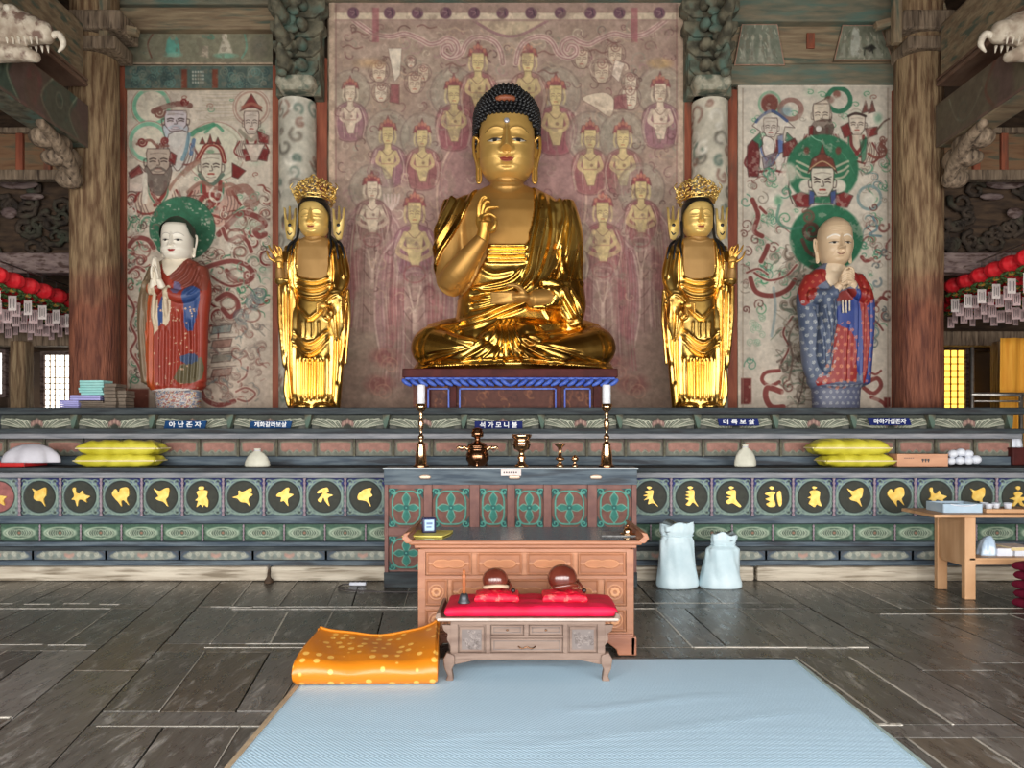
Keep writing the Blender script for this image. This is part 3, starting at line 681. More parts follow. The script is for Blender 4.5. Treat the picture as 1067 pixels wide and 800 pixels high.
def bearded(c,x,y,w,h,skin,beard,ink=INK):
 c.fill([(x-w*.5,y),(x+w*.5,y),(x+w*.42,y+h*.7),(x+w*.1,y+h*1.05),(x-w*.3,y+h*.9),(x-w*.48,y+h*.5)],beard,.9,1.2,smooth=3)
 face(c,x,y-h*.12,w,h*.9,skin,ink,.9)
 c.line([(x-w*.3,y+h*.18),(x-w*.1,y+h*.1),(x+w*.1,y+h*.1),(x+w*.3,y+h*.2)],w*.1,beard,.9)
def halo2(c,x,y,r,a,b_,w_=3):
 c.ell(x,y,r,r,a,.9,.8);c.ring(x,y,r*.86,r*.86,w_,b_,.9);c.ring(x,y,r,r,1,(150,110,100),.7)
def left_painting():
 c=Canvas(130,92,284,428,1.6,CREAM);rs=random.Random(21)
 n1=fbm(c.h,c.w,50,2)[...,None];c.C=c.C*(1-n1*.25)+np.array([150,138,124.])*n1*.25
 k=np.clip((c.gy[:,None,None]-330)/90,0,1)*.35;c.C=c.C*(1-k)+np.array([140,116,102.])*k
 for i in range(120):
  x,y=rs.uniform(134,280),rs.uniform(96,330);g=rs.random()
  cloud(c,x,y,rs.uniform(5,10),(150,178,152)if g<.3 else(192,180,162),(76,140,104)if g<.45 else((136,74,64)if g<.75 else(214,204,188)),rs,1)
 for i in range(14):c.line([(200+rs.uniform(0,20),96+i*2.2),(225,97+i*2.2+rs.uniform(-2,2)),(250+rs.uniform(0,12),96+i*2.2)],.9,(170,156,134),.6)
 halo2(c,158,111,21,(206,196,176),(112,172,140),4);halo2(c,155,148,22,(206,196,176),(120,176,146),4);halo2(c,262,112,19,(198,184,164),(166,132,118),2)
 halo2(c,224,158,31,(202,196,174),(178,172,150),2)
 c.line([(222,130),(205,136),(200,140)],5,(64,130,96),.8);c.line([(214,138),(224,130),(232,136)],3,(72,138,104),.8)
 bust(c,183,143,26,(190,182,172),(108,60,56),(84,110,126));bust(c,165,190,30,(196,174,154),(118,44,40),(80,116,92));bust(c,262,142,20,(200,186,168),MAR,(120,112,96));bust(c,221,190,34,(188,150,134),(122,52,46),(70,116,92))
 for k_ in range(44):
  x,y=rs.uniform(206,278),rs.uniform(205,335);scroll(c,x,y,rs.uniform(5,10),rs,rs.choice([(116,40,38),(124,62,54),(72,120,90),(110,80,70)]),(208,194,174))
 for k_ in range(16):scroll(c,rs.uniform(134,156),rs.uniform(230,400),rs.uniform(4,8),rs,rs.choice([(116,44,40),(72,120,90)]),(206,192,174))
 for k_ in range(34):scroll(c,rs.uniform(208,276),rs.uniform(335,415),rs.uniform(3,7),rs,rs.choice([(118,92,82),(104,108,104),(124,66,58)]),(182,166,150),.6)
 c.ol=((74,50,46),.9,.75)
 bearded(c,183,129,24,24,(196,184,186),(176,180,186));c.line([(160,116),(170,112),(185,108),(198,110)],6,(112,72,64),.85);c.line(curl(166,117,6,0),2.5,(120,80,70),.9);c.line(curl(192,106,4,0),2,MAR,.9)
 c.fill([(176,140),(196,138),(192,168),(184,178),(176,160)],(198,190,180),.9,1.5,smooth=3);c.line([(197,140),(194,156),(190,166)],4,(104,138,150),.8);c.line([(202,146),(199,160)],4,(76,104,138),.8,smooth=0)
 bearded(c,165,172,25,30,(176,158,142),(104,92,84));c.line(curl(148,148,5,0),2,MAR,.9);c.line([(143,150),(156,146),(164,152),(175,152)],3,(120,76,66),.8);c.line(curl(172,147,4,2),2.4,MAR,.8)
 c.fill([(134,184),(146,173),(152,180),(148,200),(134,200)],(200,182,168),.9,1);c.fill([(134,180),(145,172),(149,180),(136,186)],MAR,.8,1)
 c.line([(151,182),(151,210)],5,(206,196,180),.9,smooth=0);c.fill([(178,158),(184,162),(182,172),(176,168)],MAR,.9,1)
 face(c,262,128,16,24,(200,184,170),INK,.75);c.fill([(250,116),(262,98),(273,116),(266,112),(258,112)],MAR,.9,1);c.line([(252,112),(262,108),(272,112)],3,(150,96,80),.9)
 c.line([(250,136),(262,146),(272,136)],4,(142,134,116),.9);c.fill([(268,136),(280,142),(280,150),(270,148)],MAR,.9,1);c.fill([(252,156),(260,154),(266,166),(256,168)],MAR,.9,1);c.fill([(280,156),(272,154),(268,166),(278,168)],MAR,.9,1)
 c.fill([(254,150),(276,150),(268,168),(262,168)],(206,190,174),.9,1)
 face(c,220,174,23,28,(204,194,174),INK,.9);c.line([(208,182),(214,190),(222,192),(232,182)],4,(78,98,84),.85)
 c.line([(206,166),(214,153),(222,150),(230,155),(234,168)],5,(128,50,46),.95);c.line([(206,166),(214,153),(222,150),(230,155),(234,168)],1,(210,180,150),.8)
 for d in(-8,0,8):c.fill([(216+d,150),(219+d,140+abs(d)*.4),(222+d,150)],(112,50,44),.9,.6);
 c.ell(219,158,4,2,(90,140,100),.9)
 c.line([(206,168),(196,176),(186,186),(178,196)],6,(148,110,94),.8);c.line([(190,184),(182,194),(176,206)],3,(206,192,174),.9)
 c.fill([(242,170),(256,178),(248,186),(242,184)],MAR,.95,.8);c.line([(196,200),(210,190),(224,196),(240,192),(252,200)],4,(140,98,84),.7);c.line([(240,200),(256,196),(266,210),(258,212)],9,(136,92,80),.75)
 c.line(curl(222,212,14,PI,.55),5,(130,54,50),.9);c.line(curl(222,214,11,PI,.55),1.2,(208,190,164),.9)
 for i in range(40):
  x,y=rs.choice([(rs.uniform(134,150),rs.uniform(200,400)),(rs.uniform(205,280),rs.uniform(180,320))]);c.line(curl(x,y,rs.uniform(4,9),rs.uniform(0,6),1.2,rs.choice((-1,1))),rs.uniform(1,2),rs.choice([(116,44,40),(60,122,88),(214,206,190),(92,70,64)]),.8)
 c.ell(190,238,34,33,(52,108,80),.95,1.2);c.ring(190,238,34,33,1,(40,80,62),.8)
 for i in range(50):
  t=rs.uniform(0,6.3);q=rs.uniform(20,33);c.ell(190+q*math.cos(t),238+q*math.sin(t),rs.uniform(.4,1.6),rs.uniform(.4,1.2),(196,190,172),.8,.5)
 ribs=[([(228,244),(240,232),(252,222),(268,226),(276,234),(266,240),(270,246),(276,244)],6),([(232,238),(238,250),(250,246),(258,252),(262,262)],4),([(212,280),(222,276),(240,272),(256,276),(264,286),(256,294),(244,290),(236,282)],5),([(216,284),(226,292),(240,298),(252,296)],2.5),([(226,312),(236,306),(246,312),(248,322),(240,330),(232,322)],5),([(134,256),(142,248),(154,250),(160,258)],5),([(134,284),(142,278),(150,282)],3),([(133,308),(140,322),(136,338),(142,352),(136,366),(144,380),(150,396),(158,398)],2.5),([(208,402),(214,416),(228,422),(244,418)],5),([(246,408),(256,404),(266,410),(258,418),(248,416)],2.2),([(248,398),(256,392),(258,382)],2),([(212,326),(216,336),(210,348),(218,356)],3)]
 for p,w_ in ribs:ribbon(c,p,w_,(118,56,52)if w_>2.4 else(128,78,70),(206,190,172))
 for x,y,r in[(246,232,11),(246,246,9),(250,262,6),(238,316,8),(147,262,9),(246,287,9),(262,328,9)]:c.ring(x,y,r,r*.8,1.6,(130,84,74),.8);c.ell(x,y,r*.8,r*.55,(198,188,170),.6,2)
 for x,y in[(264,315),(270,308),(252,330)]:c.line(curl(x,y,8,1),2.4,(118,128,124),.7);c.line(curl(x,y,9,3),1,(80,96,104),.7)
 for i in range(4):c.fill([(222,340+i*15),(242,338+i*15),(240,346+i*15),(220,348+i*15)],rs.choice([(118,112,100),(136,94,82),(110,124,120)]),.7,1);c.line([(220,338+i*15),(246,336+i*15)],.8,INK,.7,smooth=0)
 for i in range(60):
  x,y=rs.uniform(206,280),rs.uniform(318,420);c.line([(x,y),(x+rs.uniform(-5,5),y+rs.uniform(-4,4)),(x+rs.uniform(-7,7),y+rs.uniform(-5,5))],rs.uniform(.6,1.8),rs.choice([(124,82,74),(108,104,98),(96,112,112),(180,164,150)]),.6)
 for i in range(46):
  x,y=rs.uniform(133,281),rs.uniform(200,300)
  if 165<x<222 and y<275:continue
  c.line(curl(x,y,rs.uniform(3,7),rs.uniform(0,6),.8,rs.choice((-1,1))),rs.uniform(.7,1.8),rs.choice([(122,60,54),(112,156,130),(128,98,88),(210,200,184)]),.65)
 c.ell(262,235,9,5,(160,178,152),.5,3);c.ell(196,300,8,12,(158,168,146),.4,5)
 c.ol=None
 c.fill([(131,405),(155,405),(155,428),(131,428)],(108,58,46),.95,1)
 for x in(131.5,282.5):c.line([(x,92),(x,428)],2.4,(186,168,148),.9,smooth=0)
 c.line([(130,94),(284,94)],2,(184,168,148),.9,smooth=0)
 c.age(31,.08,14,tint=(166,152,138),thr=.62,ta=.5,tcell=8);c.age(35,.07,3)
 r=thing('wall_painting','cream wall painting of bearded guardians behind the white-faced monk','painting',(0,10.42,0))
 c.mesh('painted_face',M['paint'],lambda X,Y:PX(X,10.42),lambda H:0,lambda X,Y:PZ(Y,10.42),r)
 MB().box(PX(129,10.42),PX(285,10.42),.006,.08,PZ(428,10.42),PZ(91,10.42)).build('backing_board',M['wood_old'],r)
left_painting()
def right_painting():
 c=Canvas(769,88,931,428,1.6,(204,194,178));rs=random.Random(33)
 n1=fbm(c.h,c.w,50,3)[...,None];c.C=c.C*(1-n1*.22)+np.array([160,148,134.])*n1*.22
 k=np.clip((c.gy[:,None,None]-330)/90,0,1)*.25;c.C=c.C*(1-k)+np.array([150,128,114.])*k
 for i in range(120):
  x,y=rs.uniform(773,927),rs.uniform(96,300);g=rs.random()
  cloud(c,x,y,rs.uniform(5,10),(168,188,160)if g<.45 else(202,192,176),(66,136,98)if g<.62 else((138,84,72)if g<.75 else(150,140,126)),rs,1)
 bust(c,803,146,30,(206,194,182),(104,40,40),(84,104,150));bust(c,856,134,24,(176,158,146),(108,44,42),(60,110,80));bust(c,893,142,26,(196,182,162),(112,48,46),GRN)
 for k_ in range(26):scroll(c,rs.uniform(775,832),rs.uniform(170,300),rs.uniform(3,7),rs,rs.choice([(66,130,94),(92,148,112),(110,54,50)]),(196,198,178),.7)
 for k_ in range(14):scroll(c,rs.uniform(898,926),rs.uniform(150,360),rs.uniform(4,8),rs,rs.choice([(76,112,116),(66,130,94),(112,50,48)]),(204,198,182),.75)
 for k_ in range(34):scroll(c,rs.gauss(832,11),rs.uniform(262,418),rs.uniform(4,9),rs,rs.choice([(92,78,68),(112,100,86),(84,104,86)]),(170,158,140),.7)
 c.ol=((70,52,48),.9,.75)
 c.ell(802,108,9,10,(112,60,52),.9,1);c.ring(802,108,11,12,2.5,(122,160,130),.8);c.ring(824,114,11,10,5,(138,100,90),.85);c.ell(819,116,6,5,(110,140,150),.6,2)
 c.fill([(784,131),(792,121),(804,117),(816,122),(828,133),(818,132),(816,140),(794,138)],(214,204,190),.95,1);c.line([(788,127),(796,119),(806,116),(820,126)],3,(70,86,124),.9)
 face(c,803,133,15,20,(206,194,180),INK,.8);c.fill([(796,142),(806,146),(806,160),(798,164),(794,152)],(216,206,194),.95,1,smooth=3)
 c.fill([(784,146),(792,138),(795,150),(790,156)],GRN,.8,1);c.fill([(820,138),(830,148),(826,152),(818,146)],GRN,.8,1);c.fill([(810,142),(816,140),(817,158),(811,160)],(88,108,158),.9,1)
 c.fill([(779,152),(784,146),(790,150),(792,164),(790,184),(780,184),(778,170)],(104,40,40),.95,1);c.fill([(816,150),(828,144),(831,150),(822,162),(816,164)],(108,46,44),.9,1)
 c.fill([(794,164),(810,158),(806,172),(796,176)],(112,104,116),.7,1)
 c.ring(874,104,12,12,5,GRN,.9);c.ell(864,104,5,4,(110,66,58),.8,1);c.ell(872,98,4,4,(120,72,60),.8,1);c.fill([(848,110),(854,106),(862,104),(866,116),(864,126),(848,124)],(204,188,168),.95,1,smooth=3)
 face(c,856,120,18,24,(206,192,172),INK,.8);c.fill([(848,127),(866,125),(867,140),(846,140)],(86,70,62),.85,1,smooth=2);c.ell(853,134,3,3,(220,214,204),.9);c.fill([(843,132),(848,130),(847,141),(843,141)],MAR,.9,1)
 c.ell(912,122,10,12,(212,202,186),.9,1);c.ell(915,123,4,5,(122,158,132),.8,2);face(c,893,130,17,21,(208,194,176),INK,.8);c.line([(884,121),(892,118),(902,121)],2.5,INK,.9)
 for x in(902,909):c.fill([(x-4,118),(x,105),(x+3,116)],(106,58,52),.9,1)
 c.fill([(876,132),(884,128),(888,140),(880,144)],MAR,.9,1);c.fill([(902,134),(914,132),(914,140),(904,144)],MAR,.9,1);c.line([(912,138),(920,128),(926,124)],2,(96,72,64),.9);c.line([(905,160),(912,164),(920,163),(923,156),(918,150)],3,(124,70,60),.9);c.fill([(896,146),(904,144),(902,166),(898,170)],GRN,.7,1)
 for q in range(4):c.line(curl(920,145+q*5,4,q),1.6,(118,74,64),.8)
 c.ell(857,176,37.5,36,(50,108,78),.97,1.2);c.line([(845,141),(850,145),(856,147)],1,(150,190,160),.8);c.line([(866,150),(880,162),(890,180)],.8,(96,150,116),.6)
 for d in(-1,1):
  for q in range(3):c.line([(857+d*14,186-q*6),(857+d*22,184-q*7),(857+d*27,178-q*5)],2.2,(196,184,160),.8)
  c.ell(857+d*17,194,7.5,7,(212,200,184),.95,1);c.fill([(857+d*8,205),(857+d*22,200),(857+d*32,204),(857+d*26,216),(857+d*12,216)],(118,42,42),.95,1);c.fill([(857+d*8,200),(857+d*14,198),(857+d*14,214),(857+d*9,214)],(70,84,132),.9,1)
  c.ell(857+d*16.5,157,3,4,(110,64,54),.9,1)
 c.fill([(842,180),(846,166),(857,158),(868,166),(872,180),(866,174),(848,174)],(116,60,50),.95,1);c.fill([(854,160),(857,151),(860,160)],(116,60,50),.95,1);c.line([(844,176),(857,168),(870,176)],1.2,(196,170,130),.9)
 face(c,857,190,24,30,(214,202,184),INK,.95);c.line([(848,184),(854,187)],1.2,(60,50,46),.9,smooth=0);c.line([(866,184),(860,187)],1.2,(60,50,46),.9,smooth=0)
 c.fill([(836,224),(846,212),(868,212),(878,222),(870,232),(844,232)],(196,186,176),.85,1);
 c.line([(818,172),(822,182),(822,200),(826,212)],1.2,INK,.8);c.ell(822,180,8,10,(210,200,182),.8,2);c.ell(808,208,9,10,(212,204,188),.9,1.5);c.ell(811,209,4,5,(92,146,110),.8,2);c.ring(906,206,12,12,3,(116,140,140),.8);c.ell(906,208,6,7,(208,200,186),.9,1)
 for i in range(46):
  x,y=rs.choice([(rs.uniform(774,826),rs.uniform(180,300)),(rs.uniform(900,926),rs.uniform(170,300)),(rs.uniform(774,850),rs.uniform(280,420))]);c.line(curl(x,y,rs.uniform(3,8),rs.uniform(0,6),1.2,rs.choice((-1,1))),rs.uniform(.9,1.8),rs.choice([(96,48,44),(56,130,88),(60,126,100),(120,110,98)]),.75)
 c.ell(861,248,38,35,(44,106,76),.97,1.2)
 c.line(curl(846,240,10,1),4,(104,58,52),.8);c.line(curl(842,226,7,4),3,(120,76,66),.7);c.line([(836,250),(842,262),(852,268)],4,(104,60,54),.8)
 for p,w_ in[([(800,256),(797,264),(793,272)],5),([(782,290),(788,304),(804,308),(820,302),(828,292)],5),([(786,284),(800,292),(818,288),(830,276)],2.2),([(778,284),(790,280),(800,286)],2),([(784,208),(790,224),(786,240),(794,246)],5),([(792,216),(798,222)],3),([(908,270),(902,272),(898,268)],4),([(912,318),(918,310),(924,312)],3.5),([(906,330),(914,336),(920,344)],2),([(812,386),(798,388),(794,396),(802,402),(812,398)],4),([(814,408),(800,404),(798,414),(804,424),(816,424)],6),([(904,398),(914,394),(918,402),(910,410),(900,404)],4.5),([(904,386),(912,390),(918,386)],2.4),([(908,414),(918,418),(924,424)],4),([(826,330),(816,346),(822,362),(814,378)],2)]:
  ribbon(c,p,w_,(114,50,46),(204,194,178))
 for i in range(90):
  x=rs.gauss(834,12);y=rs.uniform(270,422);c.line([(x,y),(x+rs.uniform(-8,8),y+rs.uniform(-3,6)),(x+rs.uniform(-9,9),y+rs.uniform(2,12))],rs.uniform(.8,2.6),rs.choice([(122,112,98),(96,84,74),(150,140,124),(110,122,106),(88,72,64)]),.65)
 c.line([(832,332),(822,350),(826,372),(822,396)],2,(110,88,78),.8);c.line([(846,340),(834,356),(838,390),(832,420)],1.4,(84,66,58),.8)
 for i in range(10):c.line(curl(784+rs.uniform(-5,10),330+i*3+rs.uniform(-20,20),4,rs.uniform(0,6)),1.1,(128,158,132),.6)
 for i in range(14):c.line(curl(rs.uniform(905,926),rs.uniform(230,360),rs.uniform(3,7),rs.uniform(0,6),.9),rs.uniform(1,2.6),rs.choice([(112,54,50),(110,124,128),(88,96,96)]),.75)
 c.line([(806,300),(808,322),(804,350)],3,(126,146,150),.6);c.line([(910,226),(914,238),(906,244),(918,246)],2.4,(88,118,128),.8);c.line([(812,214),(810,230),(822,238),(836,236)],3,(76,122,104),.7)
 c.ol=None
 c.fill([(772,394),(783,394),(783,421),(772,421)],(104,44,40),.95,.8);c.fill([(921,414),(930,414),(930,424),(921,424)],(104,44,40),.95,.8)
 for x in(770.5,929):c.line([(x,88),(x,428)],2.6,(206,194,176),.9,smooth=0)
 for x in(774,925):c.line([(x,92),(x,428)],.8,(136,116,100),.8,smooth=0)
 c.line([(769,90),(931,89)],2.6,(210,200,184),.9,smooth=0)
 c.age(41,.07,14,tint=(186,174,158),thr=.62,ta=.45,tcell=8);c.age(45,.07,3)
 r=thing('wall_painting','cream wall painting of a crowned king with green halo behind the bald monk','painting',(0,10.42,0))
 c.mesh('painted_face',M['paint'],lambda X,Y:PX(X,10.42),lambda H:0,lambda X,Y:PZ(Y,10.42),r)
 MB().box(PX(768,10.42),PX(932,10.42),.006,.08,PZ(428,10.42),PZ(88,10.42)).build('backing_board',M['wood_old'],r)
right_painting()
def small_panel(name,label,x0,y0,x1,y1,Y,draw,base,quad=None):
 c=Canvas(x0,y0,x1,y1,1.8,base);rs=random.Random(int(x0));draw(c,rs);c.age(int(x0),.14,6,tint=(120,112,96),thr=.58,ta=.5,tcell=6)
 r=thing(name,label,'painting',(0,Y,0))
 if quad:
  (a,b_),(cc,d)=quad
  fx=lambda X,Yv:PX((x0+a+(x1-x0-a-b_)*(X-x0)/(x1-x0))*(1-(Yv-y0)/(y1-y0))+(x0+cc+(x1-x0-cc-d)*(X-x0)/(x1-x0))*((Yv-y0)/(y1-y0)),Y)
 else:fx=lambda X,Yv:PX(X,Y)
 c.mesh('painted_face',M['paint'],fx,lambda H:0,lambda X,Yv:PZ(Yv,Y),r)
 P4=[(fx(x0,y0),PZ(y0,Y)),(fx(x1,y0),PZ(y0,Y)),(fx(x1,y1),PZ(y1,Y)),(fx(x0,y1),PZ(y1,Y))]
 MB().prism(P4,.004,.05).build('backing_board',M['beam_brown'],r)
def strip_a(c,rs):
 for i in range(30):cloud(c,rs.uniform(132,282),rs.uniform(34,66),5,(122,124,104),(96,100,86),rs,1)
 c.fill([(156,36),(250,34),(260,50),(252,64),(162,65),(154,52)],(138,134,112),.7,2,smooth=3);c.line([(160,34),(154,46),(158,60)],1.6,(110,70,58),.8)
 c.fill([(174,42),(180,34),(186,42),(188,56),(172,56)],(98,158,142),.95,1);c.ell(180,38,3,4,(150,150,126),.9);c.ell(180,57,9,2.5,(130,176,156),.8,1)
 c.fill([(227,56),(231,44),(234,38),(239,44),(243,56)],(190,180,160),.95,1);c.ell(234,38,3,4,(196,184,164),.95);c.ell(235,58,12,2.6,(124,164,140),.9,1);c.fill([(209,58),(212,48),(217,48),(217,60)],(182,166,146),.9,1)
 c.line([(212,38),(222,40),(220,36)],3,(96,132,112),.8);c.line([(255,36),(257,50),(252,60)],2,(108,158,136),.7);c.ell(142,48,7,10,(100,98,82),.6,3);c.ell(270,48,8,12,(104,96,86),.5,3);c.line([(130,66),(284,66)],1.8,(190,164,140),.9,smooth=0)
small_panel('lintel_painting','long faded painting with small seated figures above the left wall painting',130,32,284,67,10.38,strip_a,(118,114,94))
def strip_b(c,rs):
 for i in range(26):c.line(curl(rs.uniform(134,186),rs.uniform(72,90),5,rs.uniform(0,6)),1.4,rs.choice([(60,80,78),(96,124,114),(116,122,108)]),.7)
 for i in range(26):c.line(curl(rs.uniform(230,280),rs.uniform(72,90),5,rs.uniform(0,6)),1.4,rs.choice([(60,80,78),(96,124,114),(116,122,108)]),.7)
 for x in(192,224):c.fill([(x-3,72),(x+3,72),(x+3,92),(x-3,92)],(118,62,46),.9,.8)
 for i in range(5):
  for j in range(4):c.ell(201+i*2.7,75+j*3.6,.9,1.1,(184,182,168),.9,.6)
 c.ring(266,80,8,9,1,(120,134,122),.7);c.line([(130,68.5),(284,68.5)],1,(150,136,116),.8,smooth=0)
small_panel('lintel_beam','blue-green patterned beam directly above the left wall painting',130,68,284,92,10.36,strip_b,(84,98,90))
def trap(c,rs):
 for i in range(40):
  x,y=rs.uniform(c.x0,c.x1),rs.uniform(c.y0,c.y1);c.line([(x,y),(x+rs.uniform(-3,3),y+rs.uniform(1,6))],rs.uniform(.7,1.4),rs.choice([(92,96,84),(166,162,144),(188,184,166)]),.8,smooth=0)
 for x in np.arange(c.x0+8,c.x1-6,10):c.fill([(x-4,c.y1-3),(x,c.y0+12),(x+4,c.y1-3)],(156,154,138),.7,1);c.ell(x,c.y0+14,2,3,(170,164,144),.8)
 for a,b_ in[((c.x0,c.y0),(c.x1,c.y0)),((c.x0,c.y1),(c.x1,c.y1)),((c.x0,c.y0),(c.x0,c.y1)),((c.x1,c.y0),(c.x1,c.y1))]:c.line([a,b_],2,(176,130,110),.9,smooth=0)
small_panel('lintel_painting','small trapezoid painting nearest the large mauve painting, above the right wall painting',765,25,818,68,10.38,trap,(118,122,106),((8,8),(0,0)))
def trap2(c,rs):
 trap(c,rs);c.fill([(886,32),(892,28),(896,34),(896,56),(886,56)],(176,176,162),.9,1,smooth=3);c.fill([(900,50),(912,46),(916,50),(908,54)],(40,38,34),.9,1);c.line([(902,52),(901,57)],1.2,(40,38,34),.9,smooth=0);c.line([(911,50),(911,55)],1.2,(40,38,34),.9,smooth=0)
small_panel('lintel_painting','small trapezoid painting with a dark animal, above the right end of the right wall painting',869,26,931,63,10.38,trap2,(120,122,104),((9,14),(0,0)))
def xbeam(name,label,px0,px1,py0,py1,Y,m,d=.3,cat='beam',bev=.02):
 o=MB().box(PX(px0,Y),PX(px1,Y),0,d,PZ(py1,Y),PZ(py0,Y)).build(name,M[m],bev=bev,loc=(0,Y,0));return tag(o,label,cat)
xbeam('lintel_beam','long brown upper beam crossing above the left wall painting',118,292,7,30,10.25,'beam_brown')
xbeam('lintel_beam','thin greenish beam at the very top edge above the left wall painting',100,292,-14,4,10.3,'beam_paint')
xbeam('lintel_beam','dull green beam at the very top edge above the large mauve painting',330,716,-30,-1,10.25,'beam_paint')
xbeam('lintel_beam','brown painted beam behind the two trapezoid paintings on the right',757,936,22,66,10.44,'beam_brown',.05)
xbeam('lintel_beam','greenish plank directly above the right wall painting',757,936,66,88,10.4,'beam_paint',.1)
xbeam('lintel_beam','greenish brown beam at the top edge above the trapezoid paintings',757,945,-16,22,10.3,'beam_paint')
xbeam('hanging_tag','small dark red plate on the beam between the two trapezoid paintings',841,849,34,50,10.40,'rust',.03,'plate',.004)
M['carve']=mat('weathered_carving',(128,124,106),(176,170,150),0.8,scale=9,bump=0.5,bscale=14,c3=(88,98,84),c3lo=.5,c3hi=.62,c3scale=6)
M['bracket']=mat('dim_green_bracket',(64,62,50),(118,112,92),0.85,scale=8,bump=0.4,c3=(84,104,92),c3lo=.5,c3hi=.62,c3scale=4)
M['dragon']=mat('pale_dragon_wood',(140,122,104),(204,192,172),0.75,scale=6,bump=0.6,bscale=12,c3=(112,88,76),c3lo=.52,c3hi=.62,c3scale=7)
M['tooth']=mat('tooth_white',(214,204,186),(188,176,158),0.6,scale=20)
M['purple_beam']=mat('limewashed_beam',(104,86,84),(140,122,116),0.85,scale=5,stretch=(1,1,3),bump=.4,c3=(78,58,52),c3lo=.5,c3hi=.62,c3scale=7)
def painted_beam(side,label):
 x=side*5.55;z0,z1=5.14,5.68;y0,y1=-1.4,9.72
 r=thing('ceiling_beam',label,'beam',(x,y1,z0))
 c=Canvas(0,0,y1-3.2,z1-z0,60,(104,84,76));rs=random.Random(61+(side>0))
 L=y1-3.2
 if side<0:
  for k in range(int(L/1.1)+1):
   a=k*1.15
   c.fill([(a+.25,.02),(a+.75,.02),(a+.95,.3),(a+.7,.52),(a+.2,.52),(a+.4,.3)],(74,92,78),.9,.02,smooth=3)
   c.line([(a+.25,.0),(a+.42,.28),(a+.2,.54)],.022,(150,158,132),.8,.01);c.line([(a+.75,.0),(a+.97,.3),(a+.7,.54)],.022,(150,156,130),.8,.01)
   c.line(curl(a+.6,.28,.17,0,1.3),.03,(58,70,60),.8,.015);c.ring(a+.62,.2,.07,.09,.018,(150,156,134),.7,.01)
   c.fill([(a+.95,.1),(a+1.15,.02),(a+1.25,.3),(a+1.1,.5)],(116,74,68),.8,.03,smooth=3)
 else:
  for k in range(int(L/1.5)+1):
   a=k*1.5
   c.fill([(a,.0),(a+1.1,.0),(a+1.2,.54),(a,.54)],(108,100,80),.8,.05);c.line([(a+1.2,0),(a+1.02,.26),(a+1.2,.54)],.05,(116,70,58),.85,.015)
   c.line([(a+.3,.05),(a+.45,.35),(a+.7,.42),(a+.95,.2)],.015,(150,156,134),.7,.01);c.line(curl(a+.6,.3,.15,1,1.2),.025,(86,92,78),.7,.015)
 c.line([(0,.52),(L,.52)],.03,(128,96,86),.8,.01,smooth=0)
 c.age(62,.15,.5,tint=(96,84,70),thr=.55,ta=.6,tcell=.5)
 sx=-side*.185
 c.mesh('painted_side',M['paint'],lambda X,Y:sx,lambda H:0,lambda X,Y:(z1-z0)-Y,r)
 o=r.children[0]if r.children else kids(r)[0]
 me=o.data;a=np.empty(len(me.vertices)*3,np.float32);me.vertices.foreach_get('co',a);a=a.reshape(-1,3)
 X,_=np.meshgrid(c.gx,c.gy);a[:,1]=-X.ravel();me.vertices.foreach_set('co',a.ravel());me.update()
 if side>0:me.flip_normals()
 MB().box(-.18,.18,y0-y1,0,0,z1-z0).build('beam_body',M['beam_brown']if side>0 else M['bracket'],r,bev=.03)
 b=MB()
 for k,(yy,zz,rr)in enumerate([(-.35,-.08,.14),(-.62,-.1,.12),(-.15,-.2,.16),(-.4,-.26,.1),(-.1,-.42,.12)]):
  b.ell((0,yy,zz),(.17,rr*1.2,rr),12,8)
 b.tube([(-side*.12,-.9,-.02),(-side*.14,-.6,-.14),(-side*.12,-.3,-.3),(-side*.1,-.1,-.5)],[.05,.08,.09,.06],10,sub=4)
 b.build('carved_end',M['wood_old'],r,smooth=True)
 return r
painted_beam(-1,'lower ceiling beam on the left painted with green and maroon swirls, running into the thick pillar')
painted_beam(1,'lower ceiling beam on the right with dull green paint, running into the thick pillar')
M['mould']=mat('brown_red_moulding',(92,64,50),(128,100,82),.8,scale=4,stretch=(1,.5,1),bump=.3)
def upper_beam(side,label):
 x=side*5.6;r=thing('ceiling_beam',label,'beam',(x,9.7,5.95))
 MB().box(-.2,.2,-11.2,0,0.06,.75).build('beam_body',M['beam_brown'],r,bev=.04)
 m=MB();
 for k in range(2):m.box(-side*.22-.03,-side*.22+.03,-11,0,.03-k*.06,.06-k*.06)
 m.box(-.24,.24,-11.1,0,-.04,.02)
 m.build('moulding',M['mould'],r,bev=.01)
upper_beam(-1,'upper ceiling beam on the left behind the carved dragon head')
upper_beam(1,'upper ceiling beam on the right behind the carved dragon head')
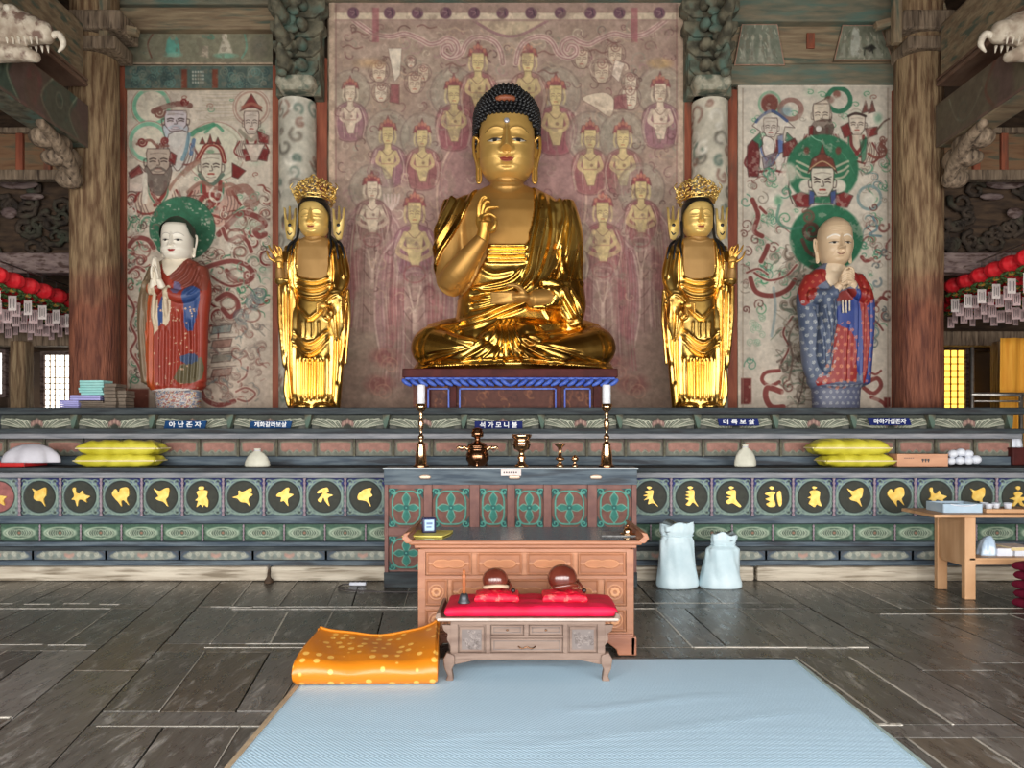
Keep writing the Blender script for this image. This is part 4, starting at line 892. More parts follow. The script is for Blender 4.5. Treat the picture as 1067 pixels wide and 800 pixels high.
def dragon(side,label):
 r=thing('dragon_head',label,'carving',(side*4.95+(.3 if side>0 else-.1),7.75,5.6))
 s=-side
 b=MB()
 b.tube([(side*.75,.3,-.05),(side*.35,.1,.0),(0,0,.02),(s*.28,-.04,-.03),(s*.42,-.05,-.1)],[.26,.24,.2,.13,.07],16,sub=5)
 b.tube([(side*.4,.05,-.16),(side*.1,-.02,-.22),(s*.15,-.05,-.26),(s*.3,-.05,-.3)],[.14,.11,.08,.05],14,sub=5)
 for k in range(4):b.tube([(side*(.2+.15*k),-.15,.1),(side*(.1+.18*k),-.26,.0+.02*k),(side*(.3+.18*k),-.28,-.12),(side*(.5+.16*k),-.2,-.08)],[.05,.06,.045,.02],8,sub=4)
 b.ell((s*.36,-.07,-.02),(.09,.1,.08));b.ell((s*.08,-.14,.12),(.08,.07,.07));b.ell((s*.02,.12,.12),(.08,.07,.07))
 V,F=sculpt(b,.018,2);mkmesh('head',V,F,M['dragon'],r)
 t=MB()
 for k in range(6):
  for yy in(-.11,.07):t.tube([(s*(.02+.06*k),yy,-.12),(s*(.03+.06*k),yy,-.19)],[.018,.004],6)
 t.tube([(s*.4,-.05,-.1),(s*.5,-.05,-.06),(s*.55,-.05,-.16),(s*.5,-.05,-.24)],[.03,.035,.03,.01],8,sub=4)
 t.build('teeth',M['tooth'],r,smooth=True)
 h=MB();h.tube([(s*.0,-.1,.15),(side*.2,-.14,.3),(side*.5,-.12,.34)],[.04,.035,.01],8,sub=4);h.tube([(s*.0,.1,.15),(side*.2,.14,.3),(side*.5,.12,.34)],[.04,.035,.01],8,sub=4)
 h.build('horn',M['dragon'],r,smooth=True)
 for yy in(-.2,.16):
  e=MB();e.ell((s*.08,yy,.12),(.035,.03,.035),12,8);e.build('eye',M['tooth'],r,smooth=True)
dragon(-1,'pale carved dragon head with open jaws jutting from the upper left beam')
dragon(1,'pale carved dragon head with open jaws jutting from the upper right beam')
def bracket(px,label,mirror):
 Y=10.15;x=PX(px,Y);r=thing('bracket_set',label,'bracket',(x,Y,0));z=lambda py:PZ(py,Y)
 s=-1 if mirror else 1;k=Y/FOC
 b=MB()
 b.loft([(0,0,z(100),.2,.2),(0,0,z(92),.26,.24),(0,0,z(86),.25,.24)],24,6).build('capital',M['carve'],r,bev=.01)
 for i,(pw,p0,p1,d)in enumerate([(44,84,66,.5),(50,62,46,.62),(56,42,26,.75),(60,22,4,.9)]):
  bb=MB();w_=pw*k/2
  prof=[(-w_,z(p1)),(w_,z(p1)),(w_,z((p0+p1)/2)),(w_*.62,z(p0)),(-w_*.62,z(p0)),(-w_,z((p0+p1)/2))]
  bb.prism(prof,-.1,.12);bb.build('bracket_arm',M['bracket'],r,bev=.015)
  t=MB();zz=z((p0+p1)/2)
  t.tube([(s*-.06,.1,zz),(s*-.08,-d*.5,zz-.02),(s*-.1,-d*.85,zz+.03),(s*-.1,-d,zz+.14)],[.1,.095,.07,.02],10,sub=5)
  t.ell((s*-.09,-d*.6,zz-.06),(.08,.1,.07));t.ell((s*.1,-.2,zz),(.08,.12,.08))
  V,F=sculpt(t,.016,1);mkmesh('carved_arm',V,F,M['bracket'],r)
 t=MB()
 for j in range(9):
  t.ell((s*(-.12+.02*j%3),-.34+.02*(j%2),z(88-j*9)),(.07+.02*(j%3),.06,.055),12,8)
 V,F=sculpt(t,.014,1);mkmesh('cloud_carving',V,F,M['bracket'],r)
 MB().box(-.09+s*.2,.09+s*.2,-.05,.12,z(90),z(-20)).build('wall_strut',M['bracket'],r,bev=.01)
 MB().box(-.3,.3,.0,.2,z(100),z(-20)).build('back_plank',M['bracket'],r,bev=.01)
bracket(311,'carved greenish bracket stack on top of the left whitish pillar',False)
bracket(739,'carved greenish bracket stack on top of the right whitish pillar',True)
def bar(name,label,p,q,w_,h,m,cat='beam'):
 a,b_=Vector(p),Vector(q);d=b_-a;o=MB().cbox((0,0,0),(d.length,w_,h)).build(name,M[m],bev=.012)
 o.location=(a+b_)/2;o.rotation_euler=d.to_track_quat('X','Z').to_euler();return tag(o,label,cat)
bar('brace','thin slanting rail above the left thick pillar, meeting the brown upper beam',P(66,18,9.9),P(144,34,9.9),.1,.1,'beam_brown')
bar('strut','short upright strut at the top above the left thick pillar',P(109,-20,9.8),P(109,52,9.8),.1,.11,'beam_brown')
bar('brace','thin slanting rail above the right thick pillar',P(912,28,9.9),P(984,8,9.9),.1,.1,'beam_brown')
bar('strut','short upright strut at the top above the right thick pillar',P(934,-20,9.8),P(934,46,9.8),.1,.11,'beam_brown')
for sx,nm in((-1,'left'),(1,'right')):
 o=MB()
 x=sx*5.35;zt=lambda py:PZ(py,9.95)
 for i,(a,b_,w_)in enumerate([(60,46,.33),(40,20,.4)]):o.box(x-w_,x+w_,9.7,10.2,zt(a),zt(b_))
 tag(o.build('pillar_cap',M['wood_old'],bev=.03),'block of bracket timber capping the thick '+nm+' pillar','bracket')
M['leafcarve']=mat('dark_cloud_carving',(40,32,26),(84,70,58),0.85,scale=6,bump=0.6,bscale=12,c3=(64,68,54),c3lo=.5,c3hi=.64)
M['panelboard']=mat('brown_board',(110,78,54),(146,112,80),0.8,scale=3,stretch=(.6,1,4),bump=.3,c3=(90,84,66),c3lo=.5,c3hi=.62)
def aisle(s,nm):
 X=lambda px,Y:PX(px if s<0 else 1067-px,Y)
 def bx(name,label,px0,px1,py0,py1,Y,d,m,cat='beam'):
  a,b_=sorted((X(px0,Y),X(px1,Y)))
  o=MB().box(a,b_,0,d,PZ(py1,Y),PZ(py0,Y)).build(name,M[m],bev=.02,loc=(0,Y,0));return tag(o,label,cat)
 r=thing('panelled_screen','brown boarded panel in a frame between beams, beyond the %s pillar'%nm,'panel',(0,11.0,0))
 a,b_=sorted((X(-90,11),X(96,11)))
 MB().box(a,b_,0,.06,PZ(180,11),PZ(136,11)).build('board',M['panelboard'],r)
 MB().box(a,b_,-.06,.08,PZ(188,11),PZ(178,11)).build('rail',M['wood_old'],r,bev=.01);MB().box(a,b_,-.06,.08,PZ(140,11),PZ(134,11)).build('rail',M['wood_old'],r,bev=.01)
 for px in(-30,22,51):c_=X(px,11);MB().box(c_-.05,c_+.05,-.05,.07,PZ(180,11),PZ(138,11)).build('stile',M['rust'],r,bev=.008)
 r=thing('cloud_carving','dark carved cloud fretwork above the lanterns, beyond the %s pillar'%nm,'carving',(0,11.6,0));rs=random.Random(5+s)
 t=MB()
 for i in range(34):
  px,py=rs.uniform(-70,88),rs.uniform(190,262);Y=0
  cx,cz=X(px,11.6),PZ(py,11.6);rr=rs.uniform(.1,.2);ph=rs.uniform(0,6)
  q=[(cx+rr*(1-.7*u)*math.cos(ph+u*7),rs.uniform(-.02,.02),cz+rr*.8*(1-.7*u)*math.sin(ph+u*7))for u in np.linspace(0,1,9)]
  t.tube(q,[.05*(1-.5*u)for u in np.linspace(0,1,9)],6)
 t.build('scrolls',M['leafcarve'],r,smooth=True)
 a,b_=sorted((X(-90,11.6),X(92,11.6)));MB().box(a,b_,.08,.14,PZ(268,11.6),PZ(184,11.6)).build('backing_board',M['dark_wood'],r)
 t=MB()
 for(px,py,w_,h)in[(20,192,30,9),(56,184,22,10),(10,222,12,10),(34,205,18,6)]:
  t.ell((X(px,11.55),-.06,PZ(py,11.55)),(w_*.0145*.7,.05,h*.0145*.6),16,8)
 t.build('cloud_lobe',M['purple_beam'],r,smooth=True)
 bx('aisle_beam','pale limewashed beam just above the %s row of red lanterns'%nm,-120,92,263,284,10.6,.25,'purple_beam')
 bx('aisle_beam','dark lower beam under the hanging tags of the %s lanterns'%nm,-160,92,345,360,13.2,.25,'wood_old')
 bx('aisle_post','round-edged wooden post beneath the %s lanterns'%nm,10,26,355,545.2,13.0,.25,'pillar_wood','post')
 bx('wall_board','dark boarded wall around the window behind the %s lanterns'%nm,-190,100,100,366,14.3,.2,'dark_wood','wall panel')
aisle(-1,'left');aisle(1,'right')
M['glow_white']=emat('daylit_paper_white',(255,253,246),GLOW)
M['glow_amber']=emat('daylit_paper_amber',(255,206,84),GLOW*.72)
M['amber']=mat('amber_cloth',(214,142,36),(232,168,58),.8,scale=3,stretch=(8,1,.5),bump=.4)
def window(n,px0,px1,py0,py1,Y,glow,cols,rows,frame='purple_beam'):
 r=bpy.data.objects.new('window_%d'%n,None);COL.objects.link(r);r.location=(0,Y,0);structure(r)
 a,b_=PX(px0,Y),PX(px1,Y);z0,z1=PZ(py1,Y),PZ(py0,Y)
 MB().box(a,b_,.02,.04,z0,z1).build('window_pane',M[glow],r)
 f=MB();t=.07
 f.box(a-t,a,-.04,.06,z0-t,z1+t);f.box(b_,b_+t,-.04,.06,z0-t,z1+t);f.box(a,b_,-.04,.06,z1,z1+t);f.box(a,b_,-.04,.06,z0-t,z0)
 f.build('window_frame',M[frame],r,bev=.008)
 l=MB()
 for i in range(1,cols):x=a+(b_-a)*i/cols;l.box(x-.009,x+.009,-.01,.015,z0,z1)
 for i in range(1,rows):z=z0+(z1-z0)*i/rows;l.box(a,b_,-.008,.013,z-.009,z+.009)
 l.build('window_lattice',M['lattice'],r)
M['lattice']=mat('lattice_wood',(168,150,128),(188,170,146),.8,scale=6)
M['lattice_d']=mat('lattice_wood_dark',(150,96,40),(168,112,50),.8,scale=6)
window(1,47,88,370,470,14.2,'glow_white',8,17)
window(2,-40,3,368,410,14.2,'glow_white',8,7)
M_l=M['lattice'];M['lattice']=M['lattice_d'];window(3,962,1005,365,470,14.2,'glow_amber',6,15);M['lattice']=M_l
def amber_cloth():
 V,F=[],[];Y=11.2;x0,x1=PX(1043,Y),PX(1160,Y);n,m_=70,20
 for j in range(m_+1):
  for i in range(n+1):
   u,v=i/n,j/m_;V.append((x0+(x1-x0)*u,.04*math.sin(u*40+math.sin(v*3))*(.6+.4*v),PZ(352,Y)*(1-v)+0.3*v))
 F=[(j*(n+1)+i,(j+1)*(n+1)+i,(j+1)*(n+1)+i+1,j*(n+1)+i+1)for j in range(m_)for i in range(n)]
 o=mkmesh('curtain',V,F,M['amber'],loc=(0,Y,0));sm=o.modifiers.new('s','SOLIDIFY');sm.thickness=.01
 tag(o,'amber yellow curtain hanging at the right edge beyond the metal rail','curtain')
amber_cloth()
M['steel']=mat('brushed_steel',(150,146,140),(176,172,166),.35,metal=.9,scale=20)
def railing():
 Y=10.62;r=thing('metal_rail','thin metal handrail standing behind the right end of the altar','railing',(0,Y,0));z=lambda p:PZ(p,Y);x=lambda p:PX(p,Y)
 MB().tube([(x(1012),0,z(411)),(x(1100),0,z(411))],.03,10).build('rail',M['steel'],r,smooth=True)
 MB().tube([(x(1012),0,z(418)),(x(1100),0,z(418))],.014,8).build('rail',M['steel'],r,smooth=True)
 MB().tube([(x(1013),0,z(362)),(x(1013),0,0)],.026,10).build('rail_post',M['steel'],r,smooth=True);MB().tube([(x(1064),0,z(411)),(x(1064),0,0)],.03,10).build('rail_post',M['steel'],r,smooth=True)
railing()
M['red_paper']=mat('red_paper',(222,16,34),(244,60,66),.6,scale=12,spec=.4);M['leafgreen']=mat('leaf_green',(58,84,42),(84,108,58),.7,scale=12)
M['tag_paper']=mat('tag_paper',(214,200,196),(226,214,208),.8,scale=10);M['tag_pink']=mat('tag_paper_pink',(206,176,176),(222,196,194),.8,scale=10);M['goldpaper']=mat('gold_paper',(206,160,62),(226,182,90),.4,scale=12,metal=.3)
M['ink']=mat('ink',(66,60,60))
def make_lantern(pink):
 r=thing('lotus_lantern','','lantern',(0,0,0))
 b=MB();R=.143
 n=40;V=[];m_=14
 for j in range(m_+1):
  ph=PI*(.04+.92*j/m_)
  for i in range(n):
   t=2*PI*i/n;q=R*math.sin(ph)*(1+.09*abs(math.sin(5*t))+.03*math.sin(20*t));V.append((q*math.cos(t),q*math.sin(t),R*.82*math.cos(ph)))
 F=[(j*n+i,(j+1)*n+i,(j+1)*n+(i+1)%n,j*n+(i+1)%n)for j in range(m_)for i in range(n)];F+=[tuple(range(n)),tuple(range(len(V)-n,len(V)))[::-1]]
 b.add(V,F);b.build('paper_body',M['red_paper'],r,smooth=True)
 g=MB()
 for k in range(9):
  t=2*PI*k/9;g.ell((.1*math.cos(t),.1*math.sin(t),-.13),(.045,.03,.014),8,5,rot=Matrix.Rotation(t,3,'Z')@Matrix.Rotation(.6,3,'Y'))
 g.build('leaf_ring',M['leafgreen'],r,smooth=True)
 g=MB();g.ell((0,0,-.125),(.05,.05,.03),10,6);g.build('base_cup',M['goldpaper'],r,smooth=True)
 g=MB();g.tube([(0,0,.12),(0,0,.2)],.006,6);g.build('hanging_wire',M['ink'],r)
 t=MB();t.cbox((0,0,-.3),(.115,.004,.2));tg=t.build('paper_tag',M['tag_pink' if pink else 'tag_paper'],r)
 t=MB();t.tube([(0,0,-.15),(0,0,-.21)],.003,5);t.build('tag_string',M['ink'],r)
 t=MB()
 for i in range(3):t.cbox((-.028+.028*i,-.0035,-.3),(.008,.002,.13-.03*(i%2)))
 t.build('tag_writing',M['ink'],tg)
 return Proto(r)
PL,PK=make_lantern(False),make_lantern(True)
rs=random.Random(77)
for s in(-1,1):
 z0=3.5 if s<0 else 3.72
 nm='left' if s<0 else 'right'
 Ys=[9.55+.315*k for k in range(6)]
 for i,Y in enumerate(Ys):
  where=['nearest in its front row','second in its front row','third in its front row','fourth in its front row','fifth in its front row','last in its front row, by the pillar'][i]
  PL.place((s*6.42,Y,z0-.01*i),rs.uniform(-.15,.15),'red lotus lantern on the %s, %s'%(nm,where),.95,group='front row of red lanterns on the %s'%nm)
 for row in range(1,7):
  for k in range(10):
   X_,Y_=6.42+row*.37,9.75+.38*k
   pc=abs(X_*FOC/Y_)
   if pc>560 or pc<452:continue
   PK.place((s*X_,Y_,z0+rs.uniform(-.03,.05)),rs.uniform(-.4,.4),'red lantern with pinkish tag in the crowded rows behind the %s front row'%nm,.95,group='crowded back rows of lanterns on the %s'%nm)
 o=MB().tube([(s*6.42,8.6,z0+.21),(s*6.42,11.6,z0+.15)],.012,6).build('lantern_wire',M['steel'],smooth=True);tag(o,'thin wire the %s front row of red lanterns hangs from'%nm,'wire')
AX0,AX1=-7.3,7.0
altar=thing('altar','long tiered altar of blue-grey painted wood with carved panels and golden characters','altar',(0,8.1,0))
def AB(name,x0,x1,Y0,Y1,z0,z1,m,bev=.008,parent=altar):
 return MB().box(x0,x1,Y0-8.1,Y1-8.1,z0,z1).build(name,M[m],parent,bev=bev)
zz=lambda py,Y=8.12:PZ(py,Y)
AB('lower_body',AX0,AX1,8.24,10.45,0.02,1.13,'slab_dark',.01)
AB('middle_body',AX0,5.55,8.72,10.45,1.13,1.5,'slab_dark',.01)
AB('upper_body',AX0,5.88,9.02,10.45,1.5,1.79,'slab_dark',.01)
AB('foot_rail',AX0,AX1,8.06,8.3,zz(590,8.06),zz(584,8.06),'slab_blue')
AB('base_rail',AX0,AX1,8.16,8.3,zz(584,8.16),zz(573,8.16),'slab_blue')
AB('base_rail',AX0,AX1,8.08,8.3,zz(574,8.08),zz(569.5,8.08),'slab_dark')
AB('base_rail',AX0,AX1,8.11,8.3,zz(569.5,8.11),zz(564.5,8.11),'slab_blue')
AB('shelf_edge',AX0,AX1,8.12,8.3,zz(545.5,8.12),zz(537.5,8.12),'slab_blue')
AB('shelf_edge',AX0,AX1,8.06,8.3,zz(498,8.06),zz(492.5,8.06),'slab_light')
AB('lower_shelf',AX0,AX1,8.02,8.8,zz(492,8.02),zz(487,8.02),'slab_dark')
AB('lower_shelf_edge',AX0,AX1,8.14,8.8,1.165,1.18,'slab_dark')
AB('step_moulding',AX0,5.62,8.62,8.8,1.18,zz(475.5,8.62),'slab_blue')
AB('middle_shelf',AX0,5.66,8.52,9.1,zz(457,8.52),zz(451.5,8.52),'slab_light')
AB('middle_shelf',AX0,5.7,8.5,9.1,zz(451.5,8.5),zz(446.5,8.5),'slab_dark')
AB('upper_shelf',AX0,5.98,8.84,10.45,zz(431.5,8.84),1.83,'slab_dark',.012)
def relief(name,w,h,res,draw,base,dz):
 c=Canvas(-w/2,-h/2,w/2,h/2,res,base);draw(c)
 c.age(int(w*1000+h*77),.12,w/6);c.H+=0
 o=c.mesh(name,M['paint_rel'],lambda X,Y:X,lambda H:-H*dz,lambda X,Y:-Y)
 bpy.data.objects.remove(o)if False else None
 return o
def place_copies(proto,spots,parent=altar,name=None):
 first=True;out=[]
 for(x,Y,z,sx)in spots:
  o=proto if first else proto.copy()
  if not first:COL.objects.link(o)
  first=False
  o.parent=parent;o.location=(x,Y-8.1,z);o.scale=(sx,1,1);out.append(o)
 return out
pitch=42.45
def mantra_bg(disc,blue):
 def d(c):
  W,H=.205,.205
  G,G2,dk=(126,146,134),(104,126,122),(44,52,48)
  c.fill([(-.23,-.23),(.23,-.23),(.23,-.02),(.16,-.1),(-.16,-.1),(-.23,-.02)],blue,.95,.04)
  for sx in(-1,1):
   for sy in(-1,1):
    c.line([(sx*.19,0),(sx*.185,sy*.1),(sx*.15,sy*.14)],.022,G,1,.008,h=.6)
    c.line([(0,sy*.187),(sx*.08,sy*.18),(sx*.13,sy*.165)],.022,G,1,.008,h=.6)
    c.line([(sx*a,sy*b)for a,b in curl(.155,.15,.034,.5,1.1)],.017,G,1,.006,h=.8)
    c.ell(sx*.165,sy*.165,.013,.012,dk,.9,.006,h=.2);c.ell(sx*.185,sy*.12,.008,.01,dk,.7,.005)
  c.ring(0,0,.18,.18,.02,G,.95,.006,h=.8);c.ring(0,0,.172,.172,.008,G2,.9,.006)
  c.ell(0,0,.168,.168,disc,1,.006);c.line([(-.15,.03),(.15,.03)],.003,(90,92,84),.5,.003,smooth=0)
  c.ring(0,0,.166,.166,.01,(30,34,32),.9,.006)
 return d
GL=[[[(.2,.1),(.45,.2),(.4,.4),(.7,.45),(.9,.5),(.75,.65),(.8,.9),(.55,.8),(.35,.95),(.3,.6),(.1,.5),(.3,.35)]],[[(.18,.1),(.4,.2),(.75,.06),(.85,.12),(.84,.42),(.72,.62),(.8,.95),(.62,.72),(.4,.68),(.25,.55),(.28,.3)]],[[(.16,.12),(.3,.06),(.34,.3),(.5,.34),(.62,.2),(.72,.38),(.98,.48),(.8,.62),(.84,.76),(.62,.64),(.46,.66),(.38,.95),(.28,.66),(.12,.62),(.24,.45)]],[[(.1,.36),(.26,.12),(.42,.3),(.5,.1),(.84,.06),(.9,.4),(.78,.6),(.9,.9),(.66,.66),(.54,.72),(.56,.95),(.4,.75),(.26,.6)]],[[(.14,.1),(.4,.22),(.72,.08),(.88,.12),(.82,.5),(.72,.62),(.82,.96),(.6,.74),(.34,.66),(.24,.56),(.36,.46),(.26,.3)]],[[(.36,.02),(.58,.02),(.56,.16),(.36,.16)],[(.24,.26),(.5,.18),(.76,.22),(.72,.5),(.8,.7),(.76,.98),(.6,.88),(.54,.98),(.42,.86),(.24,.98),(.3,.7),(.18,.66),(.32,.5)]],[[(.0,.52),(.28,.42),(.3,.2),(.5,.26),(.86,.08),(.92,.22),(.84,.3),(.96,.4),(.76,.6),(.84,.94),(.66,.78),(.4,.74),(.24,.58)]],[[(.2,.36),(.4,.24),(.66,.06),(.78,.12),(.74,.32),(.96,.4),(.7,.6),(.72,.94),(.52,.7),(.36,.72),(.38,.52),(.16,.48)]],[[(.16,.26),(.36,.12),(.62,.06),(.7,.24),(.6,.34),(.9,.42),(.66,.56),(.74,.94),(.54,.72),(.44,.52),(.34,.76),(.18,.66),(.34,.44),(.42,.3),(.2,.34)]],[[(.16,.4),(.42,.16),(.78,.08),(.74,.28),(.84,.44),(.66,.58),(.76,.96),(.56,.72),(.34,.66),(.16,.62)]],None,None,None,None,None,None,[[(.3,.04),(.42,.0),(.54,.06),(.42,.14)],[(.2,.26),(.5,.18),(.62,.24),(.58,.6),(.84,.96),(.6,.8),(.36,.84),(.4,.6),(.16,.66),(.34,.5),(.14,.44),(.34,.36)]],[[(.3,.04),(.44,.0),(.56,.06),(.42,.14)],[(.2,.26),(.6,.18),(.62,.6),(.8,.96),(.56,.76),(.4,.92),(.22,.86),(.36,.68),(.2,.58),(.4,.52),(.2,.42),(.38,.34)]],[[(.32,.04),(.44,.0),(.56,.06),(.42,.14)],[(.2,.26),(.62,.18),(.66,.62),(.9,.92),(.8,.98),(.5,.8),(.3,.84),(.18,.72),(.36,.58),(.2,.5),(.44,.46),(.26,.38)]],[[(.3,.06),(.42,.0),(.54,.08),(.42,.16)],[(.1,.36),(.4,.24),(.6,.3),(.5,.5),(.6,.9),(.34,.98),(.16,.84),(.34,.72),(.12,.6),(.34,.5)],[(.68,.3),(.84,.24),(.9,.8),(.78,.94),(.68,.6)]],[[(.4,.04),(.5,.0),(.62,.06),(.5,.14)],[(.28,.26),(.5,.18),(.76,.26),(.74,.6),(.84,.94),(.62,.86),(.52,.98),(.36,.9),(.24,.8),(.34,.6),(.2,.54),(.36,.44)]],]
GL+=[GL[4],GL[3],GL[2],GL[1],[[(.42,.0),(.56,.0),(.6,.1),(.5,.18),(.4,.1)],[(.3,.34),(.5,.24),(.7,.34),(.6,.5),(.84,.52),(.9,.66),(.66,.7),(.84,.96),(.6,.9),(.5,.76),(.3,.96),(.16,.9),(.34,.68),(.1,.58),(.36,.5)]]]
M['gold_paint']=mat('gold_leaf_paint',(224,178,72),(240,206,112),.45,metal=.25,scale=20)
mp_dark=relief('mantra_panel',.435,.415,150,mantra_bg((50,52,44),(26,30,96)),(78,92,104),.012)
mp_red=relief('mantra_panel',.435,.415,150,mantra_bg((150,92,88),(86,92,118)),(104,116,116),.012)
kk=[i for i in range(-13,14)]
xs_m=[PX(529.5+pitch*(i+.5),8.18)for i in range(-13,16)]
zc=PZ(517.5,8.18)
panels=place_copies(mp_dark,[(x,8.18,zc,1)for x in xs_m[1:]]);place_copies(mp_red,[(xs_m[0],8.18,zc,1)])
allp=[mp_red]+panels
for i,pnl in enumerate(allp):
 g=GL[i]if i<len(GL)else None
 if g is None or i in(10,11,12,13,14):g=None
 if g is None:continue
 b=MB();S=.225
 for poly in g:
  q=crom(poly,4,True)
  b.prism([((a-.5)*S,(.5-c_)*S)for a,c_ in q],-.016,0)
 bm_o=b.build('golden_character',M['gold_paint'],pnl)
 bm_o.location=(0,0,0)
def beads(h,r_,m,n=9):
 prof=[(r_*.5,0)]
 for i in range(n):prof+=[(r_*.6,h*(i+.1)/n),(r_,h*(i+.5)/n),(r_*.6,h*(i+.9)/n)]
 prof.append((r_*.5,h));b=MB();b.lathe(prof,10);return b
pp=beads(.43,.018,'post_pink').build('beaded_post',M['post_pink'],altar,smooth=True)
place_copies(pp,[(PX(529.5+pitch*i,8.15),8.155,PZ(538.5,8.15),1)for i in range(-13,17)])
def green_draw(c):
 G=(158,172,150)
 c.fill([(-.21,-.085),(.21,-.085),(.21,-.05),(-.21,-.05)],(52,84,66),.7,.02)
 c.ring(0,0,.158,.058,.016,G,.9,.006,h=.9);c.ell(0,0,.145,.045,(74,90,76),.9,.006)
 for s in(-1,1):
  c.line([(s*.135,0),(s*.11,-.028),(s*.07,-.034),(s*.03,-.03),(0,-.036)],.011,G,.9,.005,h=.7);c.line([(s*.135,0),(s*.11,.028),(s*.07,.034),(s*.03,.03),(0,.034)],.011,G,.9,.005,h=.7)
  for q in range(5):c.line([(s*(.02+.024*q),-.024),(s*(.032+.024*q),0),(s*(.02+.024*q),.024)],.008,(168,176,156),.9,.004,h=.6)
  c.line(curl(s*.183,-.045,.02,0),.008,(104,132,108),.8,.005,h=.5);c.line(curl(s*.183,.045,.02,0),.008,(104,132,108),.8,.005,h=.5)
 c.ell(0,0,.016,.014,(168,116,96),.8,.005,h=.7)
gp=relief('green_carved_panel',.435,.185,160,green_draw,(62,88,72),.012)
place_copies(gp,[(PX(529.5+pitch*i,8.2),8.2,PZ(555,8.2),1)for i in range(-13,17)])
pp=beads(.18,.012,'post_pink',5).build('short_post',M['post_pink'],altar,smooth=True)
place_copies(pp,[(PX(529.5+pitch*(i+.5),8.18),8.185,PZ(564,8.18),1)for i in range(-13,16)])
def base_draw(c):
 c.fill([(-.26,-.04),(-.12,-.06),(0,-.064),(.12,-.06),(.26,-.04),(.35,.01),(.25,.045),(.12,.058),(-.12,.058),(-.25,.045),(-.35,.01)],(140,142,130),.9,.01,h=.5,smooth=3)
 for s in(-1,1):
  for q in range(6):c.line(curl(s*(.06+.045*q),(-1)**q*.012,.026,q),.009,(176,176,160)if q%2 else(106,120,116),.9,.005,h=.9)
 for q in range(5):c.ell(-.04+q*.02,.01-abs(q-2)*.008,.014,.022,(180,136,122),.7,.006,h=.9)
 c.line([(-.38,0),(-.3,-.055),(0,-.075),(.3,-.055),(.38,0)],.01,(78,66,64),.7,.005)
bp_=relief('base_carving',.8,.155,130,base_draw,(66,78,90),.012)
place_copies(bp_,[(PX(-4+76.4*i,8.13),8.13,PZ(578.5,8.13),1)for i in range(0,16)])
def leaf_draw(c):
 G=(160,164,146)
 c.fill([(-.42,.05),(.42,.05),(.42,.1),(-.42,.1)],(112,110,102),.8,.02)
 c.fill([(-.4,-.07),(.4,-.07),(.33,.075),(-.33,.075)],(58,62,54),.95,.01)
 for s in(-1,1):
  for q in range(10):
   a=.12+q*.135;x0=s*(.05+.018*q);L_=.1+.024*q;dx,dy=math.sin(a)*L_*1.25+.02,-math.cos(a)*L_*.62
   c.line([(x0,.06),(x0+s*dx*.5,.055+dy*.75),(x0+s*dx,.05+dy),(x0+s*(dx+.022),.062+dy),(x0+s*(dx+.008),.07+dy)],.0125,(190,190,170)if q%2 else(142,148,130),.98,.003,h=.9)
 for q in range(7):c.ell(-.06+.02*q,.02-.012*(3-abs(q-3)),.013,.034,(188,150,136)if q%2 else(148,112,104),.9,.005,h=1)
 c.line([(-.41,-.078),(.41,-.078)],.008,(70,74,66),.8,.004,smooth=0)
lp=relief('leaf_carved_panel',.84,.175,170,leaf_draw,(84,88,80),.016)
U=[524+80.9*k for k in range(-6,7)]
place_copies(lp,[(PX(u,8.98),8.985,PZ(440,8.98),1)for u in U])
rb=MB().prism([(-.035,.09),(.05,.09),(.035,.02),(.005,-.09),(-.02,-.09),(-.03,0)],-.07,.03).build('shelf_bracket',M['bracket'],altar,bev=.006)
place_copies(rb,[(PX(u+40.4,8.95),8.96,PZ(439,8.95),1 if u<524 else-1)for u in U])
def red_draw(c):
 c.fill([(-.2,.0),(.2,.0),(.2,.1),(-.2,.1)],(112,120,108),.8,.03)
 c.fill([(-.175,.03),(-.18,-.03),(-.15,-.06),(.15,-.06),(.18,-.03),(.175,.03),(.12,.05),(.08,.03),(.04,.055),(0,.025),(-.04,.055),(-.08,.03),(-.12,.05)],(148,106,94),1,.008,h=-.6,smooth=3)
 c.line([(-.175,.03),(-.18,-.03),(-.15,-.06),(.15,-.06),(.18,-.03),(.175,.03)],.009,(116,128,106),.9,.005,h=.6)
 for s in(-1,0,1):c.line([(s*.08-.03,.06),(s*.08,.035),(s*.08+.03,.06)],.012,(140,140,124),.9,.006,h=.8)
rp_=relief('red_carved_panel',.42,.19,140,red_draw,(84,74,66),.014)
xr=[PX(389.6+40.35*k,8.66)for k in range(-10,17)]
place_copies(rp_,[(x,8.665,PZ(466,8.66),1)for x in xr if x<5.45])
pp=MB().box(-.012,.012,-.015,.02,0,.2).build('narrow_post',M['bracket'],altar,bev=.003)
place_copies(pp,[(x+.218,8.655,PZ(475.5,8.66),1)for x in xr if x<5.4])
def sill(name,px0,px1,label,h=0):
 Y=7.98;b=MB();x0,x1=PX(px0,Y),PX(px1,Y);n=24;V=[]
 rs=random.Random(int(px0)+9)
 o=MB().box(x0,x1,0,.3,0.0,PZ(590.5,Y)+h).build(name,M['sill'],None,bev=.02,loc=(0,Y,0));tag(o,label,'timber')
sill('sill_timber',-60,279,'long pale weathered sill timber under the left part of the altar');sill('sill_timber',281.5,436,'pale weathered sill timber under the altar between the plug and the carved table')
sill('sill_timber',640,686,'short pale sill timber directly under the altar, right of the large desk');sill('sill_timber',690,786,'pale sill timber behind the two white sacks');sill('sill_timber',789,1130,'long pale weathered sill timber under the right part of the altar')
M['plate_blue']=mat('plate_blue',(10,56,100),(16,64,112),.6,scale=8,spec=.15);M['plate_navy']=mat('plate_navy',(12,26,84),(16,32,96),.6,scale=8,spec=.15)
